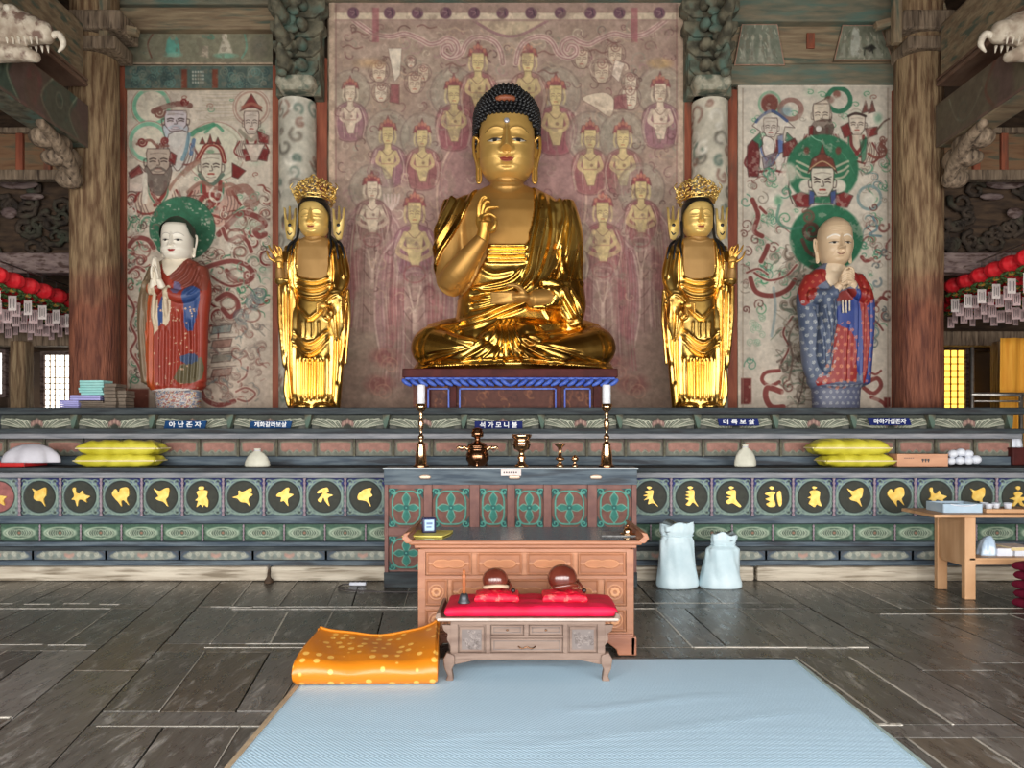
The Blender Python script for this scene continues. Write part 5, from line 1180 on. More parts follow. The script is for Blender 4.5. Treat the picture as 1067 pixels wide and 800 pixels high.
M['white_ink']=mat('white_lettering',(232,234,236),rough=.5)
def text_mesh(txt,size,m,parent,loc,name='lettering',wd=None):
 cu=bpy.data.curves.new('t','FONT');cu.body=txt;cu.size=size;cu.align_x='CENTER';cu.align_y='CENTER';cu.extrude=.001;cu.offset=size*.02
 o=bpy.data.objects.new('t',cu);COL.objects.link(o);dg=bpy.context.evaluated_depsgraph_get();me=bpy.data.meshes.new_from_object(o.evaluated_get(dg));bpy.data.objects.remove(o)
 me.transform(Matrix.Rotation(PI/2,4,'X'))
 if wd and len(me.vertices):
  xs=[v.co.x for v in me.vertices];k=wd/(max(xs)-min(xs));me.transform(Matrix.Diagonal((k,1,1,1)))
 me.materials.clear();me.materials.append(M[m]);t=bpy.data.objects.new(name,me);COL.objects.link(t);t.parent=parent;t.location=loc;return t
def plate(txt,pxc,pyc,w_,h,label,m='plate_blue',small=None,skew=0):
 Y=8.84;r=thing('name_plate',label,'sign',(PX(pxc,Y),Y,PZ(pyc,Y)));W,H=w_*Y/FOC,h*Y/FOC
 s=skew;MB().prism([(-W/2,-H/2),(W/2,-H/2),(W/2+s,H/2),(-W/2+s,H/2)],0,.02).build('plate',M[m],r,bev=.002)
 text_mesh(txt,H*.78,'white_ink',r,(s/2,-.003,-H*.02 if not small else-H*.14),wd=W*.78)
 if small:text_mesh(small,H*.3,'white_ink',r,(0,-.003,H*.33),wd=W*.3)
plate('아 난 존 자',192,442.5,43,8.2,'blue plate with white Korean letters below the white-faced monk',skew=.02)
plate('제화갈라보살',281,442.5,43,7.6,'blue plate with white Korean letters below the left golden attendant',skew=.02)
plate('석 가 모 니 불',519.5,443,50,8.4,'dark navy plate with white Korean letters in the middle below the great Buddha','plate_navy')
plate('미 륵 보 살',770.5,439.5,42,8.0,'navy plate with white Korean letters below the right golden attendant','plate_navy',skew=-.02)
plate('마하가섭존자',928.5,439,43,8.0,'navy plate with white Korean letters below the bald monk','plate_navy',skew=-.03)
M['gold']=mat('bright_gilding',(208,162,78),(232,194,112),0.3,metal=1.0,scale=2.2,bump=0.10,bscale=9,rvar=.07,c3=(176,126,52),c3lo=.52,c3hi=.75,c3scale=1.6)
M['gold_dark']=mat('aged_gilding',(178,116,34),(214,152,58),0.27,metal=1.0,scale=2.6,bump=0.10,bscale=10,rvar=.07,c3=(110,70,24),c3lo=.5,c3hi=.72,c3scale=1.8)
M['gold_skin']=mat('matte_gilding',(196,150,78),(214,172,100),0.5,metal=.75,scale=2.5,bump=0.06,bscale=14,rvar=.05,c3=(170,128,66),c3lo=.52,c3hi=.7)
M['gold_face']=vmat('gilded_face',.5,var=.06,scale=4,bump=.03,metal_attr=True,gold_rough=.4,spec=.5)
M['gold_chest']=mat('dull_gold_chest',(156,118,66),(172,134,80),0.6,metal=.45,scale=3,bump=0.08,bscale=16)
M['black_hair']=mat('black_lacquer_hair',(14,14,16),(26,26,28),.38,scale=8)
M['orn_gold']=mat('pale_gold_ornament',(226,190,104),(240,208,132),.5,metal=.4,scale=10)
M['terracotta']=mat('terracotta_jewel',(150,84,56),(170,100,70),.5,scale=8)
M['silver']=mat('silver_jewel',(190,188,196),rough=.3,metal=.5)
M['crown_gold']=mat('crown_gold',(232,190,98),(250,224,150),0.3,metal=1.0,scale=14,bump=.1,bscale=20)
M['statue_paint']=vmat('statue_pigment',.5,var=.12,scale=8,bump=.08,bscale=20,spec=.5)
class Sp:
 def __init__(s,px,py,Y,mirror=False):s.px,s.py,s.Y,s.k,s.m=px,py,Y,Y/FOC,(-1 if mirror else 1)
 def V(s,V):
  V=np.asarray(V,float);o=np.empty_like(V)
  o[:,0]=(V[:,0]-s.px)*s.k*s.m;o[:,1]=V[:,1]*s.k;o[:,2]=(V[:,2]+s.py)*s.k;return o
 def F(s,F):return F if s.m>0 else F[:,::-1].copy()
 def emit(s,name,V,F,m,parent,cols=None,smooth=True,label=None):
  F=s.F(np.asarray(F))if isinstance(F,np.ndarray)else([tuple(f[::-1])for f in F]if s.m<0 else F)
  return mkmesh(name,s.V(V),F,m,parent,smooth,cols=cols,label=label)
 def loc(s):return(PX(s.px,s.Y)if s.m>0 else PX(s.px,s.Y),s.Y,PZ(s.py,s.Y))
def Q(px,py,d=0):return(px,d,-py)
def tb(mb,pts,r,n=18,sub=5,flat=1.0,up=None):return mb.tube([Q(*p)for p in pts],r,n,sub=sub,flat=flat,up=up)
def el(mb,c,r,rot=None):return mb.ell(Q(*c),(r[0],r[1],r[2]),28,18,rot)
def lf(mb,secs,power=2.3):return mb.loft([(cx,cd,-py,rx,ry)for(py,cx,cd,rx,ry)in sorted(secs,key=lambda q:-q[0])],48,power)
def emit_mb(sp,name,mb,m,parent,voxel=None,smooth=2,label=None):
 if voxel:V,F=sculpt(mb,voxel,smooth);return sp.emit(name,V,F,m,parent,label=label)
 me=mkmesh(name,sp.V(np.array(mb.v)),[tuple(f[::-1])for f in mb.f]if sp.m<0 else mb.f,m,parent,True,label=label)
 bm=bmesh.new();bm.from_mesh(me.data);bmesh.ops.recalc_face_normals(bm,faces=bm.faces);bm.to_mesh(me.data);bm.free();return me
def head(cx,chin,w,d0,skin,lip=(120,44,34),brow=None,res=220,eyes=True,gold=1.0,top=2.35,jaw=1.0,lid=1.0,white_brow=False,tilt=0,smile=0,wrinkle=0,nose=1.0,hairz=9,liph=1.0):
 nu,nv=res,int(res*.9)
 zt=np.linspace(0,1,nv);z=-.04+(3.05+.04)*(zt)
 kz=np.array([-.04,.0,.06,.14,.25,.45,.7,1.0,1.4,1.9,2.3,2.6,2.85,3.0,3.05]);kw=np.array([.02,.24,.44,.58,.71,.85,.94,.985,1.0,.99,.93,.78,.52,.25,.02])
 kw[1:7]=kw[1:7]*jaw
 W=np.interp(z,kz,kw)
 for _ in range(3):W=np.convolve(np.pad(W,2,mode='edge'),np.ones(5)/5,'valid')
 W=W*(1-.07/(1+np.exp(-(z-hairz)/.04)))
 W[0]=W[-1]=.02
 a=np.linspace(-1,1,nu,endpoint=False);u=PI*np.sign(a)*np.abs(a)**1.45
 p=2.35
 U,Wm=np.meshgrid(u,W);Z=np.repeat(z[:,None],nu,1)
 X=Wm*np.sign(np.sin(U))*np.abs(np.sin(U))**(2/p);D=-Wm*1.02*np.sign(np.cos(U))*np.abs(np.cos(U))**(2/p)
 f=np.clip(np.cos(U)*2,0,1)
 g=lambda x0,z0,sx,sz:np.exp(-((X-x0)/sx)**2-((Z-z0)/sz)**2)
 h=np.zeros_like(X)
 t=np.clip((1.62-Z)/(1.62-.96),0,1);nw=.07+.06*t;prof=(.10+.24*t)*np.where(Z<.96,np.clip(1-(.96-Z)/.10,0,1),1)*np.where(Z>1.62,np.exp(-((Z-1.62)/.14)**2),1)
 h+=nose*prof*np.exp(-(np.abs(X)/nw)**2.4)
 for s in(-1,1):
  h+=.10*nose*g(s*.17,.95,.085,.085);h-=.05*g(s*.09,.865,.05,.03)
  h-=.07*g(s*.42,1.42,.3,.15)
  h+=.06*lid*g(s*.43,1.35,.24,.12);h-=.05*np.exp(-((X-s*.43)/.25)**4-((Z-(1.285-.05*((X-s*.43)/.25)**2*-1))/.028)**2)
  h+=.03*g(s*.43,1.20,.24,.05)
  bz=1.60+.13-.13*((np.abs(X)-.40)/.36)**2;h+=.018*np.exp(-((Z-bz)/.05)**2)*np.clip((.85-np.abs(X))*5,0,1)*(s>0)
  h+=.05*g(s*.55,.85,.28,.25);h-=.0*g(s*.33,.62,.05,.06)
  h-=.02*smile*np.exp(-((np.abs(X)-(.26+.35*(1.0-Z)))/.04)**2)*(np.abs(Z-.8)<.22)*(s>0)
 lz=.59+(.05+.06*smile)*(X/.27)**2
 h+=.06*np.exp(-((X)/.22)**4-((Z-lz-.065)/.05)**2)+.06*np.exp(-(X/.18)**4-((Z-lz+.065)/.055)**2)-.02*np.exp(-(X/.25)**4-((Z-lz)/.018)**2)
 h-=.035*g(0,.78,.04,.06);h-=.04*g(0,.42,.25,.05);h+=.09*g(0,.24,.26,.13)
 if wrinkle:
  for q in range(3):h-=.014*np.exp(-((Z-(1.98+.13*q)-.03*np.cos(X*3))/.022)**2)*(np.abs(X)<.6)
 C=np.ones(X.shape+(4,));C[...,:3]=L3(skin);C[...,3]=gold
 front=np.cos(U)>.1
 def paint(mask,col,a=1,m=0.0):
  k=(mask*front*a)[...,None];C[...,:3]=C[...,:3]*(1-k)+L3(col)*k;C[...,3:]=C[...,3:]*(1-k)+m*k
 sm=lambda d,s_=.02:np.clip(.5-d/s_,0,1)
 up=lz+.10*liph*(1-(X/.27)**2)-.025*np.exp(-(X/.05)**2);lo_=lz-.11*liph*(1-(X/.25)**4)
 paint(sm(np.maximum(Z-up,lo_-Z))*sm(np.abs(X)-.26),lip)
 for s in(-1,1):
  e=X-s*.43;ez=1.275+.02*s*0+.035*(e/.24)**2*0
  if eyes:
   low=ez-.075*(1-(e/.23)**2);upp=ez+.035*(1-(e/.23)**2)
   paint(sm(np.maximum(low-Z,Z-upp),.02)*(np.abs(e)<.23),(216,210,196));paint(sm(np.hypot((e+s*.02)/1.0,(Z-ez)*.9)-.085,.02)*(Z<upp+.01)*(Z>low-.01),(20,16,14))
   paint(sm(np.abs(Z-upp-.016)-.022,.012)*(np.abs(e)<.26),(38,26,18),.95)
  else:paint(sm(np.abs(Z-(1.27-.03*(1-(e/.23)**2)))-.01,.014)*(np.abs(e)<.24),(70,44,22),.8,.3)
  if brow:
   bz=1.60+.14-.14*((np.abs(X)-.40)/.34)**2
   paint(sm(np.abs(Z-bz)-(.05 if white_brow else .014),.016)*(np.abs(X)>.1)*(np.abs(X)<.76)*(s>0),brow,.9,.2 if not white_brow else 0)
 Wd=Wm+0
 nx=np.sin(U);ny=-np.cos(U);
 Xo=X+nx*h*f*.25;Do=D+ny*0-h*f
 if tilt:Do=Do+0
 V=np.stack([cx+Xo*w,d0+Do*w,-(chin)+Z*w],-1).reshape(-1,3)
 i=np.arange(nu*nv).reshape(nv,nu);ir=np.roll(i,-1,1)
 F=np.stack([i[:-1],ir[:-1],ir[1:],i[1:]],-1).reshape(-1,4)
 return V,F,C.reshape(-1,4)
def hair_shell(cx,w,d0,V,hl,off=1.05,low=.9):
 V=V.copy();X=(V[:,0]-cx)/w;D=(V[:,1]-d0)/w;z0=V[:,2].min();Z=(V[:,2]-z0)/w
 keep=np.where(D<-.12,Z>hl(np.abs(X)),Z>low);V[:,0]=cx+X*w*off;V[:,1]=d0+D*w*off;V[:,2]=V[:,2]+np.clip(Z-2.2,0,1)*w*.06
 return V,keep
def ear(mb,cx,py0,py1,s,d,w=4.0,out=4.0):
 h=py1-py0
 tb(mb,[(cx,py0+h*.08,d),(cx+s*out,py0,d-1),(cx+s*out*1.1,py0+h*.3,d-1),(cx+s*out*.45,py0+h*.65,d-1),(cx+s*out*.35,py1,d-2),(cx-s*out*.25,py1-h*.05,d-2),(cx-s*.2,py0+h*.5,d-1)],[w*.35]*7,10)
 el(mb,(cx+s*out*.25,py0+h*.45,d),(out*.5,w*.3,h*.42))
def hand(mb,wrist,fingers,palm,r,thumb=None):
 for c,q in palm:el(mb,c,q)
 for ch in fingers:tb(mb,ch,[r*(1-.12*i)for i in range(len(ch))],10,4)
def buddha():
 sp=Sp(535,388,9.6)
 r=thing('buddha_statue','huge golden seated Buddha with black curled hair and one hand raised','statue',(PX(535,9.6),9.86,PZ(388,9.6)))
 b=MB()
 for s in(-1,1):
  cx=535
  tb(b,[(cx+s*25,350,12),(cx+s*62,353,2),(cx+s*82,359,-14)],[24,25,23],24)
  el(b,(cx+s*82,362,-16),(25,26,23))
  tb(b,[(cx+s*80,364,-24),(cx+s*45,371,-44),(cx+s*8,374,-50)],[21,16,12],22)
 lf(b,[(389,535,-8,104,50),(384,535,-8,106,52),(379,535,-8,103,48),(374,535,-8,92,40)],2.2)
 el(b,(535,362,-28),(40,34,26));el(b,(535,350,0),(66,44,28))
 lf(b,[(362,533,5,66,42),(340,532,5,60,40),(315,531,4,56,38),(290,530,3,54,36),(262,530,2,56,35),(238,530,2,60,34),(220,530,2,62,32),(208,530,2,57,29),(200,529,2,48,25),(194,528.5,2,37,20),(188,528.5,2,24,16)],2.35)
 tb(b,[(528.5,202,-2),(528,188,-4),(528,176,-4)],[22,18.5,18],24)
 tb(b,[(480,211,2),(470,240,-4),(468,270,-8),(470,293,-14)],[21,19,17.5,16],24)
 tb(b,[(467,296,-16),(478,286,-30),(493,268,-41),(504,254,-46)],[15,15,11,7.6],22)
 tb(b,[(581,212,2),(590,240,-2),(592,275,-6),(590,305,-12)],[21,19,17,18],24)
 tb(b,[(588,306,-16),(573,313,-36),(552,317,-48)],[16,13,9],20)
 tb(b,[(592,300,-14),(597,322,-22),(602,338,-24)],[17,14,5],20)
 tb(b,[(566,300,-34),(582,308,-34),(596,332,-34)],[5,9,5],16)
 el(b,(541,315,-51),(12,9,5.5))
 for i in range(4):tb(b,[(536,311+i*2.6,-54),(524,312+i*2.8,-57+i),(512,311+i*3.2,-54+i)],[2.7,2.4,1.7],10,4)
 tb(b,[(546,311,-55),(538,305,-60),(528,304.5,-60)],[3.4,2.8,2],10,4)
 V,F=sculpt(b,.95,3)
 V[:,2]=np.maximum(V[:,2],-388);V[:,1]=np.minimum(V[:,1],26+(V[:,1]-26).clip(0)*.1)
 chest=[(497,190),(493,202),(483,224),(473,245),(461,262),(452,283),(452,304),(464,312),(484,306),(496,290),(508,268),(512,257),(547,257),(551,246),(556,225),(557,205),(556,190),(550,150),(504,150)]
 lap=[(505,306),(520,303),(548,302),(572,306),(576,316),(566,323),(530,326),(508,322)]
 ch=inpoly(V,chest,2)&(V[:,1]<6);lapm=inpoly(V,lap,2)&(V[:,1]<-46)
 skin=ch|lapm
 arm=(V[:,1]<-20)&ch|lapm
 N=vnormals(V,F)
 V=V+N*np.where(skin,-1.0,.7)[:,None]*np.clip(-N[:,1]*2+.3,0,1)[:,None]
 V=relax(V,F,1,.4)
 L=[]
 def par(pts,n,dx,dy,wd,am):
  for i in range(n):L.append(([(x+dx*i,y+dy*i)for x,y in pts],wd,am*(1 if i%2==0 else-.8)))
 par([(494,194),(484,220),(473,241),(458,264),(451,280)],7,-4.2,-2.5,1.5,1.9)
 par([(557,194),(559,220),(552,258),(547,282),(535,298),(512,304),(494,302)],3,4.5,2.8,1.7,2.0)
 par([(567,198),(571,240),(562,280),(552,300)],2,5,0,1.6,1.5)
 for p in[[(582,200),(588,225),(584,250),(574,290)],[(588,205),(594,232),(590,262),(580,292)],[(594,212),(600,242),(598,270),(592,296)],[(583,232),(580,262),(573,284),(564,298)],[(586,230),(585,258),(588,286)],[(602,250),(604,280),(607,300)]]:
  L.append((p,1.7,2.4));L.append(([(x+3.2,y)for x,y in p],1.5,-1.6))
 for y_,am in[(258.5,2.4),(262,-1.8),(266.5,2.2),(271,-1.8),(274.5,2.2)]:L.append(([(506,y_),(528,y_+.8),(549,y_)],1.5,am))
 par([(489,302),(505,300),(530,294),(545,280)],4,0,7,1.7,2.2)
 par([(476,335),(500,331),(522,322),(548,312)],3,0,5,1.6,2.0)
 L.append(([(500,280),(515,288),(538,284)],3,1.8));L.append(([(488,318),(505,316),(520,309)],2.2,-1.6))
 L+=[([(558,304),(566,297),(580,296),(594,299)],1.9,3.0),([(562,307),(572,301),(588,302)],1.6,-2.0),([(573,302),(583,318),(590,334),(602,341)],1.9,3.0),([(582,302),(590,318),(600,334)],1.7,2.4),([(578,303),(587,320),(596,336)],1.5,-1.8),([(593,302),(600,316),(606,330)],1.6,2.0),([(565,322),(572,334)],1.5,1.8)]
 for i in range(7):
  t=i-3;L.append(([(528+t*2.6,336),(527+t*3.2,352),(527+t*5.2+t*abs(t)*.8,368),(527+t*10+t*abs(t)*2.0,380)],1.5,2.6 if i%2==0 else-1.8))
 for(p,w_,am)in[([(512,346),(506,358),(486,368),(452,377),(436,380)],1.8,2.8),([(508,350),(500,360),(478,368),(448,372)],1.6,-2.0),([(464,350),(478,358),(498,361),(508,355)],2.2,2.4),([(470,356),(484,362),(498,364)],1.6,-1.6),([(542,356),(560,364),(592,372),(626,381)],1.8,2.8),([(548,354),(572,364),(606,374)],1.6,-2.0),([(540,362),(556,372),(590,380)],1.7,2.4),([(556,368),(566,374)],2,2.2),([(542,345),(565,342),(590,337),(606,337)],2.6,2.6),([(544,352),(570,349),(600,342)],2,-2.0),([(435,384.5),(480,383),(535,382),(590,383),(636,385)],1.9,2.6),([(438,380),(480,379.5),(535,378.5),(600,380)],1.4,-1.5),([(432,370),(440,378),(460,383)],2,1.5),([(440,345),(470,338),(512,338)],3,1.0)]:L.append((p,w_,am))
 Vf=folds(V,F,L)
 keep=(skin&~lapm)|lapm
 k2=np.where(keep,.08,1.0)[:,None];V=V+(Vf-V)*k2
 V2=folds(V,F,[([(512,189),(520,193.5),(537,193.5),(546,189)],1.2,1.0),([(513,184),(528,188),(545,184)],1.0,-1.0),([(458,300),(470,306),(480,300)],1.6,-1.0)])
 V=V2
 fs=skin[F].all(1)
 fa=arm[F].all(1)
 for nm,fm,m_ in(('robe',~fs,'gold_robe'),('body',fs,'gold_body')):
  v,f,_=submesh(V,F,fm);sp.emit(nm,v,f,M[m_],r)
 h=MB()
 tb(h,[(503,248,-51),(505,240,-54),(506,231,-55)],[7.2,6.4,7],16)
 el(h,(505,229,-55),(8.5,4.6,11.5))
 R_=2.5
 tb(h,[(501,224,-56),(503,213,-57),(508,207,-58),(511,210,-59)],[R_,R_*.9,R_*.8,R_*.6],12)
 tb(h,[(499,226,-56),(499.5,214,-58),(504,205,-59),(507,212,-60)],[R_*.1]*4,8)
 tb(h,[(500,226,-56),(500,216,-58),(503,207.5,-59),(507,212.5-7,-59)],[R_,R_,R_*.85,R_*.7],12)
 tb(h,[(503,224,-57),(505,215,-59),(508,211,-60),(511.5,212,-60)],[R_,R_,R_*.8,R_*.65],12)
 tb(h,[(506,223,-58),(509,218,-60),(514,217,-60),(520,216.5,-59)],[R_,R_,R_*.85,R_*.6],12)
 tb(h,[(504,228,-59),(506,226,-62),(512,225,-64),(517.5,228.5,-63)],[R_,R_,R_*.85,R_*.65],12)
 tb(h,[(509,236,-57),(513,240,-60),(516,237,-62.5),(517.5,231,-63)],[3.6,3.3,2.9,2.0],12)
 h.v=[(a,b_+7,c_-8)for a,b_,c_ in h.v];emit_mb(sp,'hand',h,M['gold_hand'],r,.55,2)
 V,F,C=head(528,187,29.5,-4,(214,172,96),lip=(146,62,44),brow=(96,62,26),res=300,gold=.5,jaw=1.04,hairz=2.33,nose=1.25,liph=.75)
 hd=sp.emit('head',V,F,M['gold_face'],r,cols=C)
 for s in(-1,1):e=MB();ear(e,528+s*29.3,135,183,s,0,5,5.5);emit_mb(sp,'ear',e,M['gold_face_plain'],r,.6,2)
 u=MB();el(u,(528,130.5,-34.5),(2.9,1.6,2.9));emit_mb(sp,'forehead_jewel',u,M['silver'],r)
 hb=MB();rs=random.Random(3)
 def hairline(x):return 122+max(0,abs(x-528)-15)**1.5*.17
 cen=np.array([528,0.0,-118.0])
 core=MB();core.ell((528,1,-118),(32,32,32),30,20);core.ell((528,-4,-98),(18,17,15),24,14)
 v=np.array(core.v)
 fr=(v[:,1]<-2)&(-v[:,2]>np.array([hairline(x)for x in v[:,0]]));v[fr,1]=2;v[:,2]=np.maximum(v[:,2],-152)
 core.v=[tuple(q)for q in v];hb.v+=core.v;hb.f+=core.f
 def curlb(c,n_,rr):
  n_=np.array(n_)/(np.linalg.norm(n_)+1e-9)
  c=np.array(c)
  hb.ell(tuple(c),(rr,rr,rr),9,6);hb.ell(tuple(c+n_*rr*.75),(rr*.6,rr*.6,rr*.6),8,5)
 row=0
 for py in np.arange(150,86,-4.3):
  z=-py;row+=1
  zz_=(z+118)/32.
  rad=33.5*math.sqrt(max(0,1-min(1,max(0,zz_))**2*.93))if zz_>0 else 33.5-.0*abs(zz_)
  n=max(6,int(2*PI*rad/4.6))
  for i in range(n):
   th=2*PI*(i+.5*(row%2))/n;x=528+rad*math.cos(th);d=1+rad*math.sin(th)
   if d<0 and(py>hairline(x)-1 or(abs(x-527)<10 and abs(py-106.5)<3.5)):continue
   if d>26:continue
   curlb((x,d,z),(math.cos(th),math.sin(th),max(0,zz_)),2.7)
 for py in np.arange(104,83,-4.2):
  q=(-py+98)/15.;rad=19*math.sqrt(max(0.02,1-q*q));n=max(5,int(2*PI*rad/4.6))
  for i in range(n):
   th=2*PI*i/n+py
   if math.sin(th)<-.2 and py>101 and abs(math.cos(th))<.6:continue
   curlb((528+rad*math.cos(th),-4+rad*math.sin(th),-py),(math.cos(th),math.sin(th),.8),2.7)
 emit_mb(sp,'curled_hair',hb,M['black_hair'],r)
 j=MB();el(j,(527,106,-27.5),(11.5,7,4.2));emit_mb(sp,'hair_jewel',j,M['terracotta'],r)
M['gold_robe']=mat('robe_gilding',(204,158,72),(238,198,108),0.27,metal=1.0,scale=1.3,bump=0.12,bscale=6,rvar=.07,c3=(160,116,52),c3lo=.5,c3hi=.66,c3scale=.9)
M['gold_body']=mat('body_gilding',(176,130,66),(198,152,84),0.5,metal=.7,scale=2,bump=0.05,bscale=14,rvar=.05)
M['gold_hand']=mat('hand_gilding',(196,146,66),(214,166,86),0.4,metal=.8,scale=2,bump=0.04,bscale=14)
M['gold_face_plain']=mat('ear_gilding',(205,158,78),rough=.4,metal=.75)
buddha()
def pedestal():
 Y=9.0;x0,x1=PX(420,Y),PX(643,Y);z=lambda p:PZ(p,Y)
 r=thing('statue_platform','low maroon platform with blue carved edge carrying the great Buddha','platform',(0,Y,1.83));o=1.83
 M['maroon']=mat('maroon_paint',(58,18,16),(80,30,26),.6,spec=.2,scale=6,bump=.2);M['blue_trim']=mat('blue_trim',(52,78,172),(78,108,196),.5,scale=12,bump=.2)
 zt=PZ(388,9.6)-o
 MB().box(x0-.01,x1+.01,0,1.28,z(393)-o,zt).build('platform_top',M['maroon'],r,bev=.01)
 MB().box(x0+.02,x1-.02,.0,1.26,z(395.5)-o,z(393)-o).build('blue_edge',M['blue_trim'],r,bev=.01)
 b=MB();n=26;zz0,zz1=z(402.5)-o,z(395.5)-o
 for i in range(n):
  a=x0+(x1-x0)*(i+.5)/n;s=(x1-x0)/n*.5
  sg=1 if i<n/2 else-1
  b.tube([(a-s*sg,-.01,zz1),(a-s*.2*sg,-.03,(zz0+zz1)/2),(a+s*sg,-.015,zz0+.01)],[.022,.026,.016],8,sub=3)
 b.build('carved_fringe',M['blue_trim'],r,smooth=True)
 MB().box(x0+.03,x1-.03,.01,.05,zz0+.025,zz1).build('fringe_backing',M['blue_dark'],r)
 for a in(444,471,581,623):
  MB().box(PX(a-4,Y),PX(a+4,Y),.06,.14,0,zz1).build('platform_post',M['maroon'],r,bev=.006)
 for(a,b_)in((445,468),(478,580),(588,616)):
  t=MB();xa,xb=PX(a,Y),PX(b_,Y);zb,zu=0.0,z(404)-o
  t.box(xa,xa+.018,.03,.06,zb,zu);t.box(xb-.018,xb,.03,.06,zb,zu);t.box(xa,xb,.03,.06,zu-.018,zu);t.build('blue_frame',M['blue_trim'],r,bev=.003)
 c=Canvas(0,0,2.3,.3,90,(84,46,36));rs=random.Random(8)
 for i in range(60):c.line(curl(rs.uniform(0,2.3),rs.uniform(0,.3),rs.uniform(.03,.09),rs.uniform(0,6),.8),.012,rs.choice([(150,100,64),(124,76,52),(60,30,26)]),.7,.006)
 c.mesh('painted_panel',M['paint_rel'],lambda X,Y_:X-1.15+(x0+x1)/2,lambda H:.1,lambda X,Y_:.36-Y_*1.2,r)
M['blue_dark']=mat('dark_blue_gap',(22,26,70),(30,34,84),.7)
pedestal()
def attendant(label,px,mirror):
 sp=Sp(px,425.6,9.4,mirror);k=326.0
 sp_px=sp.px;sp.px=k
 r=thing('attendant_statue',label,'statue',(PX(sp_px,9.4),9.52,1.83));
 b=MB()
 lf(b,[(426,325,0,25,16),(410,325,0,21,15),(380,325,0,22,15),(350,325.5,0,23,15),(330,326,0,22,14),(310,326,0,19,13),(290,326,0,22,13.5),(270,326,0,26,13.5),(256,326,0,28,12),(249,326,0,22,10),(244,326,0,12,8)],2.2)
 tb(b,[(326,250,-1),(325.5,236,-2)],[8.6,8],18,2)
 tb(b,[(303,256,1),(299,280,0),(298.5,320,0),(301,375,1),(304,424,2)],[9,9,8,7.5,7],20,flat=1.0)
 tb(b,[(348,256,1),(352,280,0),(352.5,310,0),(350,360,1),(345,424,2)],[9.5,9.5,8,7.5,7],20)
 tb(b,[(300,262,-2),(295,285,-5),(293,293,-9)],[8,7.5,7],16);tb(b,[(293,293,-9),(293,284,-15),(294,277,-17)],[6.4,5,3.6],14)
 tb(b,[(351,262,-2),(356,285,-4),(352,302,-9),(342,316,-16)],[8,8,7.5,4.5],16);tb(b,[(350,303,-10),(352,330,-10),(351,352,-8)],[8,7,3],16)
 tb(b,[(361,300,-2),(362.5,330,-4),(360,356,-3),(358.5,378,-2)],[1.8,1.9,1.9,1.4],8);tb(b,[(289,296,-3),(290,330,-4),(294,372,-4),(294.5,381,-2)],[1.7,2,2,1.5],8);tb(b,[(297,384,-4),(296,405,-4),(298.5,422,-3)],[1.6,2.2,1.5],8)
 el(b,(316,423,-13),(9,9,3.6));el(b,(337,423,-13),(9,9,3.6))
 V,F=sculpt(b,.68,2);V[:,2]=np.maximum(V[:,2],-425.6)
 chest=[(311,243),(309,262),(310,285),(318,289),(330,290.5),(341,287),(342.5,262),(341,243),(334,232),(318,232)]
 ch=inpoly(V,chest,2)&(V[:,1]<2);arm=inpoly(V,[(287,272),(300,272),(300,290),(287,292)])&(V[:,1]<-8)
 skin=ch|arm;N=vnormals(V,F);V=V+N*(np.where(skin,-.9,.5)*np.clip(-N[:,1]*2+.3,0,1))[:,None];V=relax(V,F,1,.4)
 L=[]
 def pr(p,w_=1.2,am=1.8,gap=2.4):L.append((p,w_,am));L.append(([(x,y+gap)for x,y in p],w_*.9,-am*.7))
 pr([(308,286),(318,292),(331,293),(343,288)]);pr([(308,294),(320,300),(333,300),(344,294)]);pr([(308,303),(320,309),(333,309),(343,303)],1.1,1.4)
 pr([(311,318),(318,326),(324,331),(331,326),(339,318)],1.5,2.4)
 pr([(306,343),(314,352),(323,357),(332,353),(341,344)],1.5,2.6);pr([(304,352),(313,362),(323,368),(334,362),(343,350)],1.8,2.8);pr([(308,347),(316,357),(324,361),(333,357),(341,348)],1.0,1.2)
 for x in(309.5,313,318.5,322,327,332.5,335.5,341):a_=1+.6*math.sin(x*1.7);L.append(([(x,370),(x-.3+a_*.5,392),(x-.5,418)],1.3+.3*a_,1.7*a_));L.append(([(x+2.1,374),(x+1.8,395),(x+1.6,416)],.9,-1.8))
 for x in(316,321,327,333):L.append(([(x,334),(x+.5,345),(x,352)],1.2,1.2))
 for q in([(305,300),(306,340),(305,380),(307,420)],[(300,300),(300,340),(300,380),(303,418)],[(295,300),(295,330),(296,372)],[(309,250),(307,275),(307,300)],[(343.5,250),(345,275),(344,300)],[(346,330),(346,370),(344,418)],[(351,322),(351,370),(349,400)],[(356,310),(357,345),(353,380)],[(341,318),(347,310),(355,308),(359,318)],[(345,256),(350,280),(350,300)],[(303,256),(299,280),(301,300)],[(354,262),(359,290)],[(345,324),(343,332),(338,330)]):
  L.append((q,1.3,2.0));L.append(([(x+2.3,y)for x,y in q],1.1,-1.4))
 Vf=folds(V,F,L);V=V+(Vf-V)*np.where(skin,.06,1.0)[:,None]
 V=folds(V,F,[([(316,243.5),(325,246),(335,243.5)],.8,.7),([(316,248),(325,250.5),(335,248)],.8,.7)])
 fs=skin[F].all(1)
 for nm,fm,m_ in(('robe',~fs,'gold'),('body',fs,'gold_chest')):
  v,f,_=submesh(V,F,fm);sp.emit(nm,v,f,M[m_],r)
 h=MB()
 el(h,(293.5,272,-18),(4.6,2.6,5.6))
 for p in([(290.5,269,-19),(286,263,-20),(283,257,-20)],[(291.5,268,-19),(289,261,-21),(288.5,256,-20)],[(294,267.5,-19),(293,261,-22),(291,258,-23)],[(296,268,-19),(296.5,262,-21),(294.5,259,-23)],[(289.5,274,-18),(284,270,-20),(281,263,-20)]):tb(h,p,[1.35,1.25,.8],8,3)
